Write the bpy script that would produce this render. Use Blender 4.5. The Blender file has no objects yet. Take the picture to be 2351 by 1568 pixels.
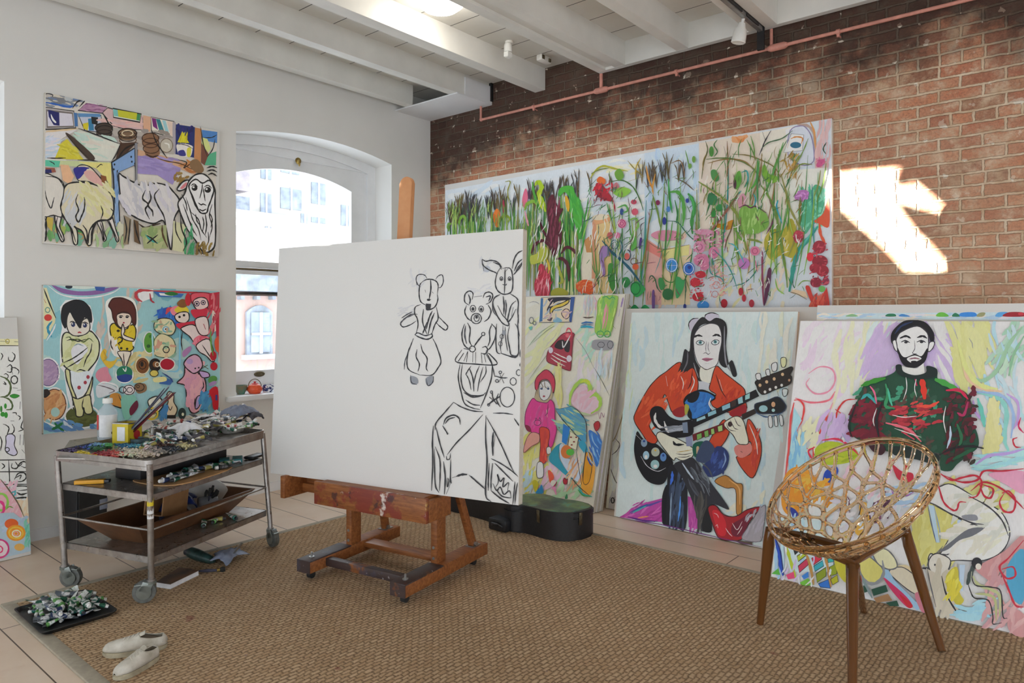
import bpy, bmesh, math, random
from mathutils import Vector, Matrix, Euler
from mathutils.geometry import tessellate_polygon
PI = math.pi
R = math.radians
SC = bpy.context.scene
COL = SC.collection
rnd = random.Random(7)

# ------------------------------------------------------------ camera (measured from vanishing points)
FPX, HX, HY, CAMH = 1610.6, 1175.5, 729.0, 1.5
TH = math.atan2(1915.5, FPX)
FD = Vector((math.sin(TH), math.cos(TH), 0)); RD = Vector((FD.y, -FD.x, 0))
_Z = CAMH * FPX / 322; _L = (988 - HX) / FPX * _Z
CAM = Vector((-(_Z * FD.x + _L * RD.x), -(_Z * FD.y + _L * RD.y), CAMH))
cd = bpy.data.cameras.new('camera'); co = bpy.data.objects.new('camera', cd); COL.objects.link(co)
co.location = CAM; co.rotation_euler = (PI / 2, 0, -TH)
cd.sensor_width = 36; cd.lens = FPX * 36 / 2351; cd.shift_y = -(784 - HY) / 2351; cd.clip_start = .05; cd.clip_end = 300
SC.camera = co

def pray(x, y):
    return FD + RD * ((x - HX) / FPX) + Vector((0, 0, -(y - HY) / FPX))
def onz(z, x, y):
    d = pray(x, y); return CAM + d * ((z - CAM.z) / d.z)
def ony(v, x, y):
    d = pray(x, y); return CAM + d * ((v - CAM.y) / d.y)
def onx(v, x, y):
    d = pray(x, y); return CAM + d * ((v - CAM.x) / d.x)

# ------------------------------------------------------------ mesh builder
class MB:
    def __init__(s):
        s.bm = bmesh.new()
    def box(s, x0, x1, y0, y1, z0, z1, M=None, bev=0):
        vs = [s.bm.verts.new(p) for p in [(x0,y0,z0),(x1,y0,z0),(x1,y1,z0),(x0,y1,z0),(x0,y0,z1),(x1,y0,z1),(x1,y1,z1),(x0,y1,z1)]]
        fs = [s.bm.faces.new([vs[i] for i in f]) for f in [(0,3,2,1),(4,5,6,7),(0,1,5,4),(1,2,6,5),(2,3,7,6),(3,0,4,7)]]
        if bev:
            es = list({e for f in fs for e in f.edges})
            r = bmesh.ops.bevel(s.bm, geom=es, offset=bev, segments=2, affect='EDGES', profile=.5)
            vs = list({v for f in r['faces'] for v in f.verts} | {v for v in vs if v.is_valid})
        if M is not None: bmesh.ops.transform(s.bm, matrix=M, verts=vs)
        return s
    def beam(s, p, q, w, h, up=(0,0,1), bev=.002, e0=0, e1=0):
        """bar from p to q, w wide (sideways) and h thick (along up)"""
        p, q = Vector(p), Vector(q); d = (q - p); L = d.length; d.normalize()
        u = Vector(up); sd = d.cross(u).normalized(); u = sd.cross(d).normalized()
        M = Matrix.Translation(p) @ Matrix((d, sd, u)).transposed().to_4x4()
        return s.box(-e0, L + e1, -w/2, w/2, -h/2, h/2, M, bev)
    def tube(s, pts, r, n=10, cap=True, closed=False, flat=1.0, up=None):
        pts = [Vector(p) for p in pts]; N = len(pts)
        rs = r if isinstance(r, (list, tuple)) else [r] * N
        rings = []; prev = None
        for i in range(N):
            a = pts[i-1] if (i > 0 or closed) else pts[i]
            b = pts[(i+1) % N] if (i < N-1 or closed) else pts[i]
            t = (b - a).normalized()
            if prev is None:
                ref = Vector(up) if up else (Vector((0,0,1)) if abs(t.z) < .9 else Vector((1,0,0)))
                u = (ref - t * ref.dot(t)).normalized()
            else:
                u = prev - t * prev.dot(t)
                u = u.normalized() if u.length > 1e-6 else t.orthogonal().normalized()
            prev = u; w = t.cross(u)
            rings.append([s.bm.verts.new(pts[i] + (u * math.cos(2*PI*k/n) * flat + w * math.sin(2*PI*k/n)) * rs[i]) for k in range(n)])
        m = N if closed else N - 1
        for i in range(m):
            A, B = rings[i], rings[(i+1) % N]
            for k in range(n):
                s.bm.faces.new((A[k], A[(k+1)%n], B[(k+1)%n], B[k]))
        if cap and not closed:
            s.bm.faces.new(rings[0][::-1]); s.bm.faces.new(rings[-1])
        return s
    def lathe(s, prof, n=24, M=None, sx=1, sy=1):
        rings = []; allv = []
        for r_, z in prof:
            if r_ < 1e-5:
                v = s.bm.verts.new((0,0,z)); rings.append([v]); allv.append(v)
            else:
                ring = [s.bm.verts.new((r_*math.cos(2*PI*k/n)*sx, r_*math.sin(2*PI*k/n)*sy, z)) for k in range(n)]
                rings.append(ring); allv += ring
        for A, B in zip(rings, rings[1:]):
            for k in range(n):
                if len(A) == 1 and len(B) == 1: continue
                if len(A) == 1: s.bm.faces.new((A[0], B[k], B[(k+1)%n]))
                elif len(B) == 1: s.bm.faces.new((A[k], A[(k+1)%n], B[0]))
                else: s.bm.faces.new((A[k], A[(k+1)%n], B[(k+1)%n], B[k]))
        if M is not None: bmesh.ops.transform(s.bm, matrix=M, verts=allv)
        return s
    def ball(s, c, rx, ry=None, rz=None, n=16, M=None):
        ry = ry or rx; rz = rz or rx
        T = Matrix.Translation(c) @ (M or Matrix()) @ Matrix.Diagonal((rx, ry, rz, 1)); m = max(4, n//2)
        top = s.bm.verts.new(T @ Vector((0,0,1))); bot = s.bm.verts.new(T @ Vector((0,0,-1)))
        G = [[s.bm.verts.new(T @ Vector((math.sin(PI*i/m)*math.cos(2*PI*k/n), math.sin(PI*i/m)*math.sin(2*PI*k/n), math.cos(PI*i/m)))) for k in range(n)] for i in range(1, m)]
        for k in range(n):
            j = (k+1) % n
            s.bm.faces.new((top, G[0][k], G[0][j])); s.bm.faces.new((bot, G[-1][j], G[-1][k]))
            for A, B in zip(G, G[1:]): s.bm.faces.new((A[k], B[k], B[j], A[j]))
        return s
    def prism(s, poly, z0, z1, M=None, bev=0):
        a = [s.bm.verts.new((x, y, z0)) for x, y in poly]; b = [s.bm.verts.new((x, y, z1)) for x, y in poly]
        n = len(poly)
        f0 = s.bm.faces.new(a[::-1]); f1 = s.bm.faces.new(b)
        for k in range(n): s.bm.faces.new((a[k], a[(k+1)%n], b[(k+1)%n], b[k]))
        vs = a + b
        if bev:
            es = [e for e in f1.edges] + [e for e in f0.edges]
            r = bmesh.ops.bevel(s.bm, geom=es, offset=bev, segments=2, affect='EDGES')
            vs = list({v for f in r['faces'] for v in f.verts} | {v for v in vs if v.is_valid})
        if M is not None: bmesh.ops.transform(s.bm, matrix=M, verts=vs)
        return s
    def quad(s, *ps):
        s.bm.faces.new([s.bm.verts.new(p) for p in ps]); return s
    def grid(s, fn, nu, nv, closed_u=False):
        V = [[s.bm.verts.new(fn(i/nu, j/nv)) for j in range(nv+1)] for i in range(nu + (0 if closed_u else 1))]
        for i in range(nu):
            A = V[i]; B = V[(i+1) % len(V)]
            for j in range(nv): s.bm.faces.new((A[j], B[j], B[j+1], A[j+1]))
        return s
    def off(s, loc):
        bmesh.ops.transform(s.bm, matrix=Matrix.Translation(-Vector(loc)), verts=s.bm.verts); return s
    def build(s, name, mat, parent=None, smooth=True, angle=35):
        bmesh.ops.recalc_face_normals(s.bm, faces=s.bm.faces)
        me = bpy.data.meshes.new(name); s.bm.to_mesh(me); s.bm.free()
        if smooth:
            me.polygons.foreach_set('use_smooth', [True] * len(me.polygons))
            me.set_sharp_from_angle(angle=R(angle))
        for m in (mat if isinstance(mat, (list, tuple)) else [mat]): me.materials.append(m)
        o = bpy.data.objects.new(name, me); COL.objects.link(o)
        if parent: o.parent = parent
        return o

def tag(o, label=None, cat=None, group=None, kind=None):
    if label: o['label'] = label
    if cat: o['category'] = cat
    if group: o['group'] = group
    if kind: o['kind'] = kind
    return o
def thing(name, label, cat, loc=(0,0,0), rz=0, group=None, rot=None):
    o = bpy.data.objects.new(name, None); COL.objects.link(o); o.empty_display_size = .05
    o.location = loc; o.rotation_euler = rot or (0, 0, rz)
    return tag(o, label, cat, group)
def struct(o):
    o['kind'] = 'structure'; return o
def copy_tree(o, parent=None):
    c = o.copy(); COL.objects.link(c)
    if parent: c.parent = parent
    for ch in [x for x in KIDS.get(o.name, [])]: copy_tree(ch, c)
    return c
KIDS = {}
def kids(o):
    KIDS[o.name] = [c for c in SC.objects if c.parent == o]
    for c in KIDS[o.name]: kids(c)

# ------------------------------------------------------------ materials
def lin(h):
    if isinstance(h, str):
        if len(h) == 3: h = ''.join(c * 2 for c in h)
        c = [int(h[i:i+2], 16) / 255 for i in (0, 2, 4)]
        return tuple(x/12.92 if x <= .04045 else ((x+.055)/1.055) ** 2.4 for x in c)
    return tuple(h)
class NT:
    def __init__(s, name):
        s.m = bpy.data.materials.new(name); s.m.use_nodes = True; s.t = s.m.node_tree; s.n = s.t.nodes
        s.b = s.n['Principled BSDF']; s.o = s.n['Material Output']
    def new(s, ty, **kw):
        nd = s.n.new(ty)
        for k, v in kw.items():
            if k.startswith('i_'):
                nd.inputs[k[2:].replace('_', ' ')].default_value = v
            else: setattr(nd, k, v)
        return nd
    def link(s, a, b): s.t.links.new(a, b)
    def coord(s, kind='Object', scale=(1,1,1), rot=(0,0,0), loc=(0,0,0)):
        c = s.new('ShaderNodeTexCoord'); m = s.new('ShaderNodeMapping')
        m.inputs['Scale'].default_value = scale; m.inputs['Rotation'].default_value = rot; m.inputs['Location'].default_value = loc
        s.link(c.outputs[kind], m.inputs[0]); return m.outputs[0]
    def noise(s, vec, scale, detail=4, rough=.55):
        n = s.new('ShaderNodeTexNoise'); n.inputs['Scale'].default_value = scale; n.inputs['Detail'].default_value = detail
        n.inputs['Roughness'].default_value = rough; s.link(vec, n.inputs['Vector']); return n.outputs['Fac']
    def ramp(s, fac, stops, interp='LINEAR'):
        r = s.new('ShaderNodeValToRGB'); e = r.color_ramp.elements; r.color_ramp.interpolation = interp
        while len(e) < len(stops): e.new(.5)
        for k, (p, c) in enumerate(stops):
            e[k].position = p; c = lin(c) if isinstance(c, str) else ((c, c, c) if isinstance(c, (int, float)) else c)
            e[k].color = (*c[:3], 1)
        s.link(fac, r.inputs[0]); return r.outputs[0]
    def mix(s, fac, a, b, mode='MIX'):
        m = s.new('ShaderNodeMix', data_type='RGBA', blend_type=mode)
        for sock, v in ((m.inputs[0], fac), (m.inputs[6], a), (m.inputs[7], b)):
            if isinstance(v, bpy.types.NodeSocket): s.link(v, sock)
            elif sock == m.inputs[0]: sock.default_value = v
            else: sock.default_value = (*(lin(v)[:3]), 1)
        return m.outputs[2]
    def math(s, op, a, b=0, clamp=False):
        m = s.new('ShaderNodeMath', operation=op, use_clamp=clamp)
        for k, v in ((0, a), (1, b)):
            if isinstance(v, bpy.types.NodeSocket): s.link(v, m.inputs[k])
            else: m.inputs[k].default_value = v
        return m.outputs[0]
    def bump(s, h, strength=.3, dist=.01, prev=None):
        b = s.new('ShaderNodeBump'); b.inputs['Strength'].default_value = strength; b.inputs['Distance'].default_value = dist
        s.link(h, b.inputs['Height'])
        if prev: s.link(prev, b.inputs['Normal'])
        s.link(b.outputs[0], s.b.inputs['Normal']); return b.outputs[0]
    def set(s, **kw):
        for k, v in kw.items():
            i = s.b.inputs[k.replace('_', ' ')]
            if isinstance(v, bpy.types.NodeSocket): s.link(v, i)
            elif isinstance(v, str): i.default_value = (*lin(v), 1)
            elif isinstance(v, tuple) and len(v) == 3: i.default_value = (*v, 1)
            else: i.default_value = v
        return s.m
def flat(name, col, rough=.5, metal=0, var=.12, sc=12, bump=.08, col2=None, **kw):
    """a plain material with soft procedural mottling"""
    t = NT(name); v = t.coord(); f = t.noise(v, sc, 5)
    c = lin(col); c2 = lin(col2) if col2 else tuple(x * (1 - var * 2) for x in c)
    hi = c if col2 else tuple(min(1, x * (1 + var)) for x in c)
    t.set(Base_Color=t.ramp(f, [(.3, c2), (.7, hi)]), Roughness=rough, Metallic=metal, **kw)
    if bump: t.bump(t.noise(v, sc * 6, 3), bump, .004)
    return t.m
# ------------------------------------------------------------ room materials
def m_wall():
    t = NT('white_plaster'); v = t.coord()
    t.set(Base_Color=t.ramp(t.noise(v, 1.3, 4), [(.3, (.74,.73,.70)), (.7, (.80,.79,.765))]), Roughness=.75)
    t.bump(t.noise(v, 60, 3), .06, .003); return t.m
def m_brick():
    t = NT('old_brick'); c = t.new('ShaderNodeTexCoord')
    sep = t.new('ShaderNodeSeparateXYZ'); t.link(c.outputs['Object'], sep.inputs[0])
    comb = t.new('ShaderNodeCombineXYZ'); t.link(sep.outputs[1], comb.inputs[0]); t.link(sep.outputs[2], comb.inputs[1])
    # irregular courses: distort the wall coordinates a little
    nz = t.new('ShaderNodeTexNoise'); nz.inputs['Scale'].default_value = 5; nz.inputs['Detail'].default_value = 3; t.link(comb.outputs[0], nz.inputs['Vector'])
    sub = t.new('ShaderNodeVectorMath', operation='SUBTRACT'); t.link(nz.outputs['Color'], sub.inputs[0]); sub.inputs[1].default_value = (.5,.5,.5)
    scl = t.new('ShaderNodeVectorMath', operation='SCALE'); t.link(sub.outputs[0], scl.inputs[0]); scl.inputs['Scale'].default_value = .020
    add = t.new('ShaderNodeVectorMath', operation='ADD'); t.link(comb.outputs[0], add.inputs[0]); t.link(scl.outputs[0], add.inputs[1])
    nf = t.new('ShaderNodeTexNoise'); nf.inputs['Scale'].default_value = 34; nf.inputs['Detail'].default_value = 4; nf.inputs['Roughness'].default_value = .65; t.link(comb.outputs[0], nf.inputs['Vector'])
    sb2 = t.new('ShaderNodeVectorMath', operation='SUBTRACT'); t.link(nf.outputs['Color'], sb2.inputs[0]); sb2.inputs[1].default_value = (.5,.5,.5)
    sc2 = t.new('ShaderNodeVectorMath', operation='SCALE'); t.link(sb2.outputs[0], sc2.inputs[0]); sc2.inputs['Scale'].default_value = .016
    ad2 = t.new('ShaderNodeVectorMath', operation='ADD'); t.link(add.outputs[0], ad2.inputs[0]); t.link(sc2.outputs[0], ad2.inputs[1])
    P = ad2.outputs[0]
    def brick(mort, smooth):
        b = t.new('ShaderNodeTexBrick'); t.link(P, b.inputs['Vector'])
        b.offset = .5; b.squash = .52; b.squash_frequency = 5; b.offset_frequency = 2
        b.inputs['Scale'].default_value = 1; b.inputs['Mortar Size'].default_value = mort; b.inputs['Mortar Smooth'].default_value = smooth
        b.inputs['Bias'].default_value = 0; b.inputs['Brick Width'].default_value = .235; b.inputs['Row Height'].default_value = .0775
        b.inputs['Color1'].default_value = (0,0,0,1); b.inputs['Color2'].default_value = (1,1,1,1); b.inputs['Mortar'].default_value = (.5,.5,.5,1)
        return b
    b = brick(.0105, .55)
    tone = t.ramp(b.outputs['Color'], [(0, '7c3f31'), (.2, 'b5644a'), (.4, 'd08560'), (.6, 'a15440'), (.8, 'd19472'), (1, '71402f')])
    n1 = t.noise(P, 26, 6, .7); n2 = t.noise(P, 1.6, 4, .6); n3 = t.noise(P, 9, 5, .65)
    tone = t.mix(t.ramp(n1, [(.35, 0), (.75, .6)]), tone, 'c79a7a')
    tone = t.mix(t.ramp(n3, [(.45, 0), (.62, .55)]), tone, 'c0876a')
    n4 = t.noise(P, 70, 5, .75)
    tone = t.mix(t.ramp(n4, [(.38, .45), (.55, 0)]), tone, '5c2c24')
    wash = t.math('MULTIPLY', t.ramp(t.noise(P, 2.2, 5, .7), [(.35, .15), (.7, .75)]), t.ramp(t.math('MULTIPLY', sep.outputs[2], .3), [(.45, 1), (.95, .25)]))
    tone = t.mix(wash, tone, 'd6b394')
    mort = t.mix(t.ramp(n3, [(.4, 0), (.65, 1)]), 'c6aa8c', 'e0ccb2')
    # smeared mortar over part of the bricks
    sm = t.ramp(t.noise(P, 5.5, 6, .72), [(.48, 0), (.62, .8)])
    col = t.mix(t.math('MAXIMUM', b.outputs['Fac'], t.math('MULTIPLY', sm, 1)), tone, mort)
    # pale plaster crumbs left in joints
    crumb = t.ramp(t.noise(P, 13, 3, .5), [(.655, 0), (.672, 1)], 'LINEAR')
    crumb = t.math('MULTIPLY', crumb, t.ramp(b.outputs['Fac'], [(.0, .35), (.3, 1)]))
    col = t.mix(crumb, col, 'e6dccb')
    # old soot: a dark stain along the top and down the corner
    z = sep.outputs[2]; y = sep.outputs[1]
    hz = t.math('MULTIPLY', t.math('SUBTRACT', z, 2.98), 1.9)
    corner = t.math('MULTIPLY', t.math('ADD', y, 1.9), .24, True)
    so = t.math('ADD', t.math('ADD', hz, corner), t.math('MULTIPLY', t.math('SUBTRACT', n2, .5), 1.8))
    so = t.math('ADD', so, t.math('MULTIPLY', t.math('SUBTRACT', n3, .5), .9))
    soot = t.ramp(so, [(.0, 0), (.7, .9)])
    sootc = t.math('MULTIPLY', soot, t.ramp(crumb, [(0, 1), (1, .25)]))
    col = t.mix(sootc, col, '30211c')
    t.set(Base_Color=col, Roughness=.9)
    h = t.math('SUBTRACT', t.math('MULTIPLY', n1, .35), b.outputs['Fac']); h = t.math('ADD', h, t.math('MULTIPLY', n3, .5))
    t.bump(h, .9, .009); return t.m
def m_boards():
    t = NT('painted_boards'); v = t.coord()
    w = t.new('ShaderNodeTexBrick'); t.link(t.coord(rot=(0,0,PI/2)), w.inputs['Vector'])
    w.inputs['Scale'].default_value = 1; w.inputs['Brick Width'].default_value = 40; w.inputs['Row Height'].default_value = .31
    w.inputs['Mortar Size'].default_value = .0042; w.inputs['Mortar Smooth'].default_value = .2
    base = t.ramp(t.noise(v, 2.5, 4), [(.3, (.66,.645,.60)), (.7, (.74,.725,.68))])
    t.set(Base_Color=t.mix(w.outputs['Fac'], base, (.06,.055,.05)), Roughness=.6)
    t.bump(t.math('SUBTRACT', 0, w.outputs['Fac']), .6, .006); return t.m
def m_floor():
    t = NT('pale_floor'); w = t.new('ShaderNodeTexBrick'); t.link(t.coord(rot=(0,0,PI/2), loc=(0,.125,0)), w.inputs['Vector'])
    w.inputs['Scale'].default_value = 1; w.inputs['Brick Width'].default_value = 2.3; w.inputs['Row Height'].default_value = .2535
    w.inputs['Mortar Size'].default_value = .0032; w.inputs['Mortar Smooth'].default_value = .1; w.offset = .37
    v = t.coord(); n = t.noise(v, 1.8, 5, .6)
    base = t.ramp(n, [(.3, 'd8bfa6'), (.55, 'e2cdb8'), (.8, 'ead9c8')])
    st = t.ramp(t.noise(v, 5, 4), [(.6, 0), (.75, .35)])
    base = t.mix(st, base, 'c79a78')
    t.set(Base_Color=t.mix(w.outputs['Fac'], base, '5e4c3e'), Roughness=.38)
    t.bump(t.math('SUBTRACT', 0, w.outputs['Fac']), .4, .003); return t.m
M = {}
M['wall'] = m_wall(); M['brick'] = m_brick(); M['boards'] = m_boards(); M['floor'] = m_floor()
M['paintwood'] = flat('white_painted_timber', (.72,.705,.66), .55, var=.05, sc=3, bump=.1)
M['trim'] = flat('white_gloss_trim', (.80,.81,.82), .4, var=.03, sc=5, bump=.03)
M['soffit'] = flat('smooth_white_board', (.75,.75,.76), .7, var=.03, sc=3, bump=.02)
M['plastic_w'] = flat('white_plastic', (.8,.79,.75), .4, var=.03, bump=.02)
M['pink_pipe'] = flat('pink_painted_steel', 'd08f80', .5, var=.1, sc=20)
M['steel_grey'] = flat('grey_steel', (.35,.35,.34), .4, .7)
M['black_plastic'] = flat('black_plastic', (.018,.018,.02), .45, var=.2)
M['brass'] = flat('brass', (.45,.32,.10), .3, .9, sc=40)
M['bronze'] = flat('dark_bronze', (.16,.13,.08), .4, .8, sc=60)
tm = NT('window_glass'); tm.set(Base_Color=(1,1,1), Roughness=0.0, IOR=1.45, Transmission_Weight=1.0)
_tr = tm.new('ShaderNodeBsdfTransparent'); _tr.inputs[0].default_value = (.97,.985,1,1)
_gl = tm.new('ShaderNodeBsdfGlossy'); _gl.inputs['Roughness'].default_value = .02
_mx = tm.new('ShaderNodeMixShader'); _mx.inputs[0].default_value = .05
tm.link(_tr.outputs[0], _mx.inputs[1]); tm.link(_gl.outputs[0], _mx.inputs[2]); tm.link(_mx.outputs[0], tm.o.inputs[0])
M['glass'] = tm.m

# ------------------------------------------------------------ shell
X0, Y0 = -9.6, -9.5            # the loft runs on behind the camera
ZB, ZC = 3.61, 3.81            # underside of the beams, underside of the ceiling boards
struct(MB().box(X0, .3, Y0, .45, -.2, 0).build('floor', M['floor'], smooth=False))
struct(MB().box(X0, .3, Y0, .3, ZC, ZC + .2).build('ceiling', M['boards'], smooth=False))
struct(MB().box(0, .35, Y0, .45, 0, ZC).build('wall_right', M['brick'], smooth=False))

def arch_wall(bm, xl, xr, zs, zc, zp, x_lo, x_hi, y0, y1, z_hi, spl=0):
    """wall strip x_lo..x_hi with an arched opening xl..xr"""
    n = 14
    def arc(l, r):
        pts = []
        for k in range(n + 1):
            t = k / n; x = l + (r - l) * t
            pts.append((x, zc + (zp - zc) * (1 - (2*t - 1) ** 2)))
        return pts
    fa = arc(xl, xr); ba = arc(xl - spl, xr)
    # front and back faces around the hole, then the reveal
    for y, A, flip in ((y0, fa, 0), (y1, ba, 1)):
        l, r = A[0][0], A[-1][0]
        bm.quad((x_lo, y, 0), (l, y, 0), (l, y, z_hi), (x_lo, y, z_hi))
        bm.quad((r, y, 0), (x_hi, y, 0), (x_hi, y, z_hi), (r, y, z_hi))
        bm.quad((l, y, 0), (r, y, 0), (r, y, zs), (l, y, zs))
        for (xa, za), (xb, zb) in zip(A, A[1:]):
            bm.quad((xa, y, za), (xb, y, zb), (xb, y, z_hi), (xa, y, z_hi))
    for (a, b), (c, d) in zip(zip(fa, fa[1:]), zip(ba, ba[1:])):
        bm.quad((a[0], y0, a[1]), (b[0], y0, b[1]), (d[0], y1, d[1]), (c[0], y1, c[1]))
    bm.quad((xl, y0, zs), (xr, y0, zs), (xr, y1, zs), (xl - spl, y1, zs))
    bm.quad((xl, y0, zs), (xl - spl, y1, zs), (xl - spl, y1, zc), (xl, y0, zc))
    bm.quad((xr, y0, zs), (xr, y0, zc), (xr, y1, zc), (xr, y1, zs))
    bm.quad((x_lo, y0, z_hi), (x_hi, y0, z_hi), (x_hi, y1, z_hi), (x_lo, y1, z_hi))
    for x in (x_lo, x_hi): bm.quad((x, y0, 0), (x, y1, 0), (x, y1, z_hi), (x, y0, z_hi))
w = MB()
arch_wall(w, -2.2, -.535, .84, 3.045, 3.145, -3.0, 0, 0, .3, ZC, .14)
arch_wall(w, -6.3, -3.805, .84, 3.045, 3.165, -7.0, -3.0, 0, .3, ZC, .0)
w.box(X0, -7.0, 0, .3, 0, ZC)
struct(w.build('wall_back', M['wall'], smooth=True, angle=25))

def window(name, xl, xr, left_spl=0):
    """arched double-hung sash window in the back wall"""
    yf = .255
    l, r = xl - left_spl, xr
    cx = (l + r) / 2
    def ring(bm, il, ir, iz0, izc, izp, ol, orr, oz0, ozc, ozp, ya, yb):
        n = 14
        def out(l_, r_, z0, zc, zp):
            p = [(l_, z0)] + [(l_ + (r_-l_)*k/n, zc + (zp-zc)*(1-(2*k/n-1)**2)) for k in range(n+1)] + [(r_, z0)]
            return p
        A = out(il, ir, iz0, izc, izp); B = out(ol, orr, oz0, ozc, ozp)
        for k in range(len(A)):
            a, b = A[k], A[(k+1) % len(A)]; c, d = B[k], B[(k+1) % len(B)]
            bm.quad((a[0],ya,a[1]), (b[0],ya,b[1]), (d[0],ya,d[1]), (c[0],ya,c[1]))
            bm.quad((a[0],ya,a[1]), (b[0],ya,b[1]), (b[0],yb,b[1]), (a[0],yb,a[1]))
            bm.quad((c[0],ya,c[1]), (d[0],ya,d[1]), (d[0],yb,d[1]), (c[0],yb,c[1]))
            bm.quad((a[0],yb,a[1]), (b[0],yb,b[1]), (d[0],yb,d[1]), (c[0],yb,c[1]))
    root = thing(name, None, None); struct(root)
    f = MB()
    ring(f, l+.10, r-.10, .90, 2.97, 3.06, l, r, .84, 3.045, 3.15, yf, yf+.05)      # box frame
    f.box(l+.09, r-.09, yf+.02, yf+.05, 2.985, 3.12)                              # fixed head panel
    f.box(l+.09, r-.09, yf+.010, yf+.03, 2.975, 2.993, bev=.003)                  # bead under it
    struct(f.build('window_frame', M['trim'], root, angle=25))
    s = MB(); ring(s, l+.28, r-.28, 2.0, 2.765, 2.875, l+.10, r-.10, 1.94, 2.975, 2.976, yf+.03, yf+.075)
    us = s.build('upper_sash', M['trim'], root, angle=25)
    g = MB().box(l+.27, r-.27, yf+.05, yf+.054, 1.99, 2.86).build('glass_pane', M['glass'], us, smooth=False)
    s = MB(); x0, x1 = l+.10, r-.10; gl, gr = l+.28, r-.28; ya, yb = yf+.012, yf+.03
    s.box(x0, gl, ya, yb, .86, 1.915); s.box(gr, x1, ya, yb, .86, 1.915)
    s.box(gl, gr, ya, yb, .86, 1.03); s.box(gl, gr, ya, yb, 1.88, 1.915)
    lsn = s.build('lower_sash', M['trim'], root, smooth=False)
    MB().box(gl, gr, ya+.008, ya+.011, 1.02, 1.89).build('glass_pane', M['glass'], lsn, smooth=False)
    MB().box(gl, gr, ya-.006, ya+.02, 1.917, 1.937, bev=.003).build('sash_shadow_strip', M['bronze'], root)  # dark strip standing in for the shadow line between the sashes
    return root, cx
w1, cx1 = window('window_1', -2.2, -.535, .14)
w2, cx2 = window('window_2', -6.3, -3.805)
b = MB(); b.ball((-1.447, .250, 2.955), .022, .014, .026); b.lathe([(0, 0), (.03, 0), (.03, .006), (0, .008)], 16, Matrix.Translation((-1.447, .256, 2.965)) @ Matrix.Rotation(R(90), 4, 'X'))
b.tube([(-1.447,.245,2.955), (-1.443,.235,2.93), (-1.45,.235,2.912)], .007, 8)
b.build('sash_latch', M['brass'], w1)
b = MB().lathe([(0, 0), (.052, 0), (.052, .006), (.044, .010), (0, .008)], 24, Matrix.Translation((-1.836, .266, .995)) @ Matrix.Rotation(R(90), 4, 'X'), 1, .46)
b.ball((-1.836, .256, .995), .026, .006, .008, 12)
b.build('sash_lift', M['bronze'], w1)
b = MB(); b.box(-2.288, -.45, -.06, .27, .806, .850, bev=.006)
struct(b.build('window_sill', M['trim'], w1))
b = MB(); b.box(-6.38, -3.73, -.06, .27, .806, .850, bev=.006)
struct(b.build('window_sill', M['trim'], w2))
b = MB(); b.box(X0, 0, -.014, 0, 0, .075, bev=.004); b.box(X0, 0, -.018, 0, 0, .012)
struct(b.build('baseboard_back', M['trim'], smooth=False))

# the loft's far walls (behind the camera): broad openings below a solid band
b = MB()
b.box(X0 - .3, X0, Y0, .3, 2.3, ZC)
for y in (-9.5, -6.4, -3.2, -.6): b.box(X0 - .3, X0, y, y + .5, 0, 2.3)
struct(b.build('wall_left', M['wall'], smooth=False))
b = MB(); b.box(X0, .3, Y0 - .3, Y0, 1.8, ZC)
for x in (-9.9, -6.6, -3.3, -.5): b.box(x, x + .5, Y0 - .3, Y0, 0, 1.8)
struct(b.build('wall_front', M['wall'], smooth=False))

# beams and the trimmer, one structure object each
BEAMS = [(-.25, -.15, -.47), (-.87, -.77, 0), (-1.545, -1.425, 0), (-3.02, -2.92, -.09), (-3.57, -3.50, -.09), (-3.71, -3.62, -.09),
         (-4.42, -4.32, -.09), (-5.1, -5.0, 0), (-5.8, -5.7, 0), (-6.5, -6.4, 0), (-7.2, -7.1, 0), (-7.9, -7.8, 0), (-8.6, -8.5, 0)]
for k, (ya, yb, xe) in enumerate(BEAMS):
    struct(MB().box(X0, xe, ya, yb, ZB, ZC + .01, bev=.003).build('ceiling_beam', M['paintwood'], smooth=False))
b = MB(); b.box(X0, -.09, -2.26, -2.17, ZB, ZC + .01, bev=.003); b.box(X0, -.09, -2.45, -2.35, ZB, ZC + .01, bev=.003); b.box(X0, -.09, -2.36, -2.25, ZB + .022, ZC)
struct(b.build('ceiling_beam', M['paintwood'], smooth=False))
b = MB(); b.box(-.09, -.035, -4.47, -2.17, ZB, ZC + .01, bev=.003)
struct(b.build('ceiling_beam', M['paintwood'], smooth=False))
b = MB(); b.box(-.49, 0, -.885, 0, ZB - .012, ZB, bev=.002); b.box(-.38, 0, -.885, -.868, ZB, ZC - .03, bev=.001)
struct(b.build('ceiling_soffit', M['soffit'], smooth=False))
struct(MB().box(-.03, 0, -.9, 0, ZB + .02, ZC).build('trim_1', M['black_plastic'], smooth=False))

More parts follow.
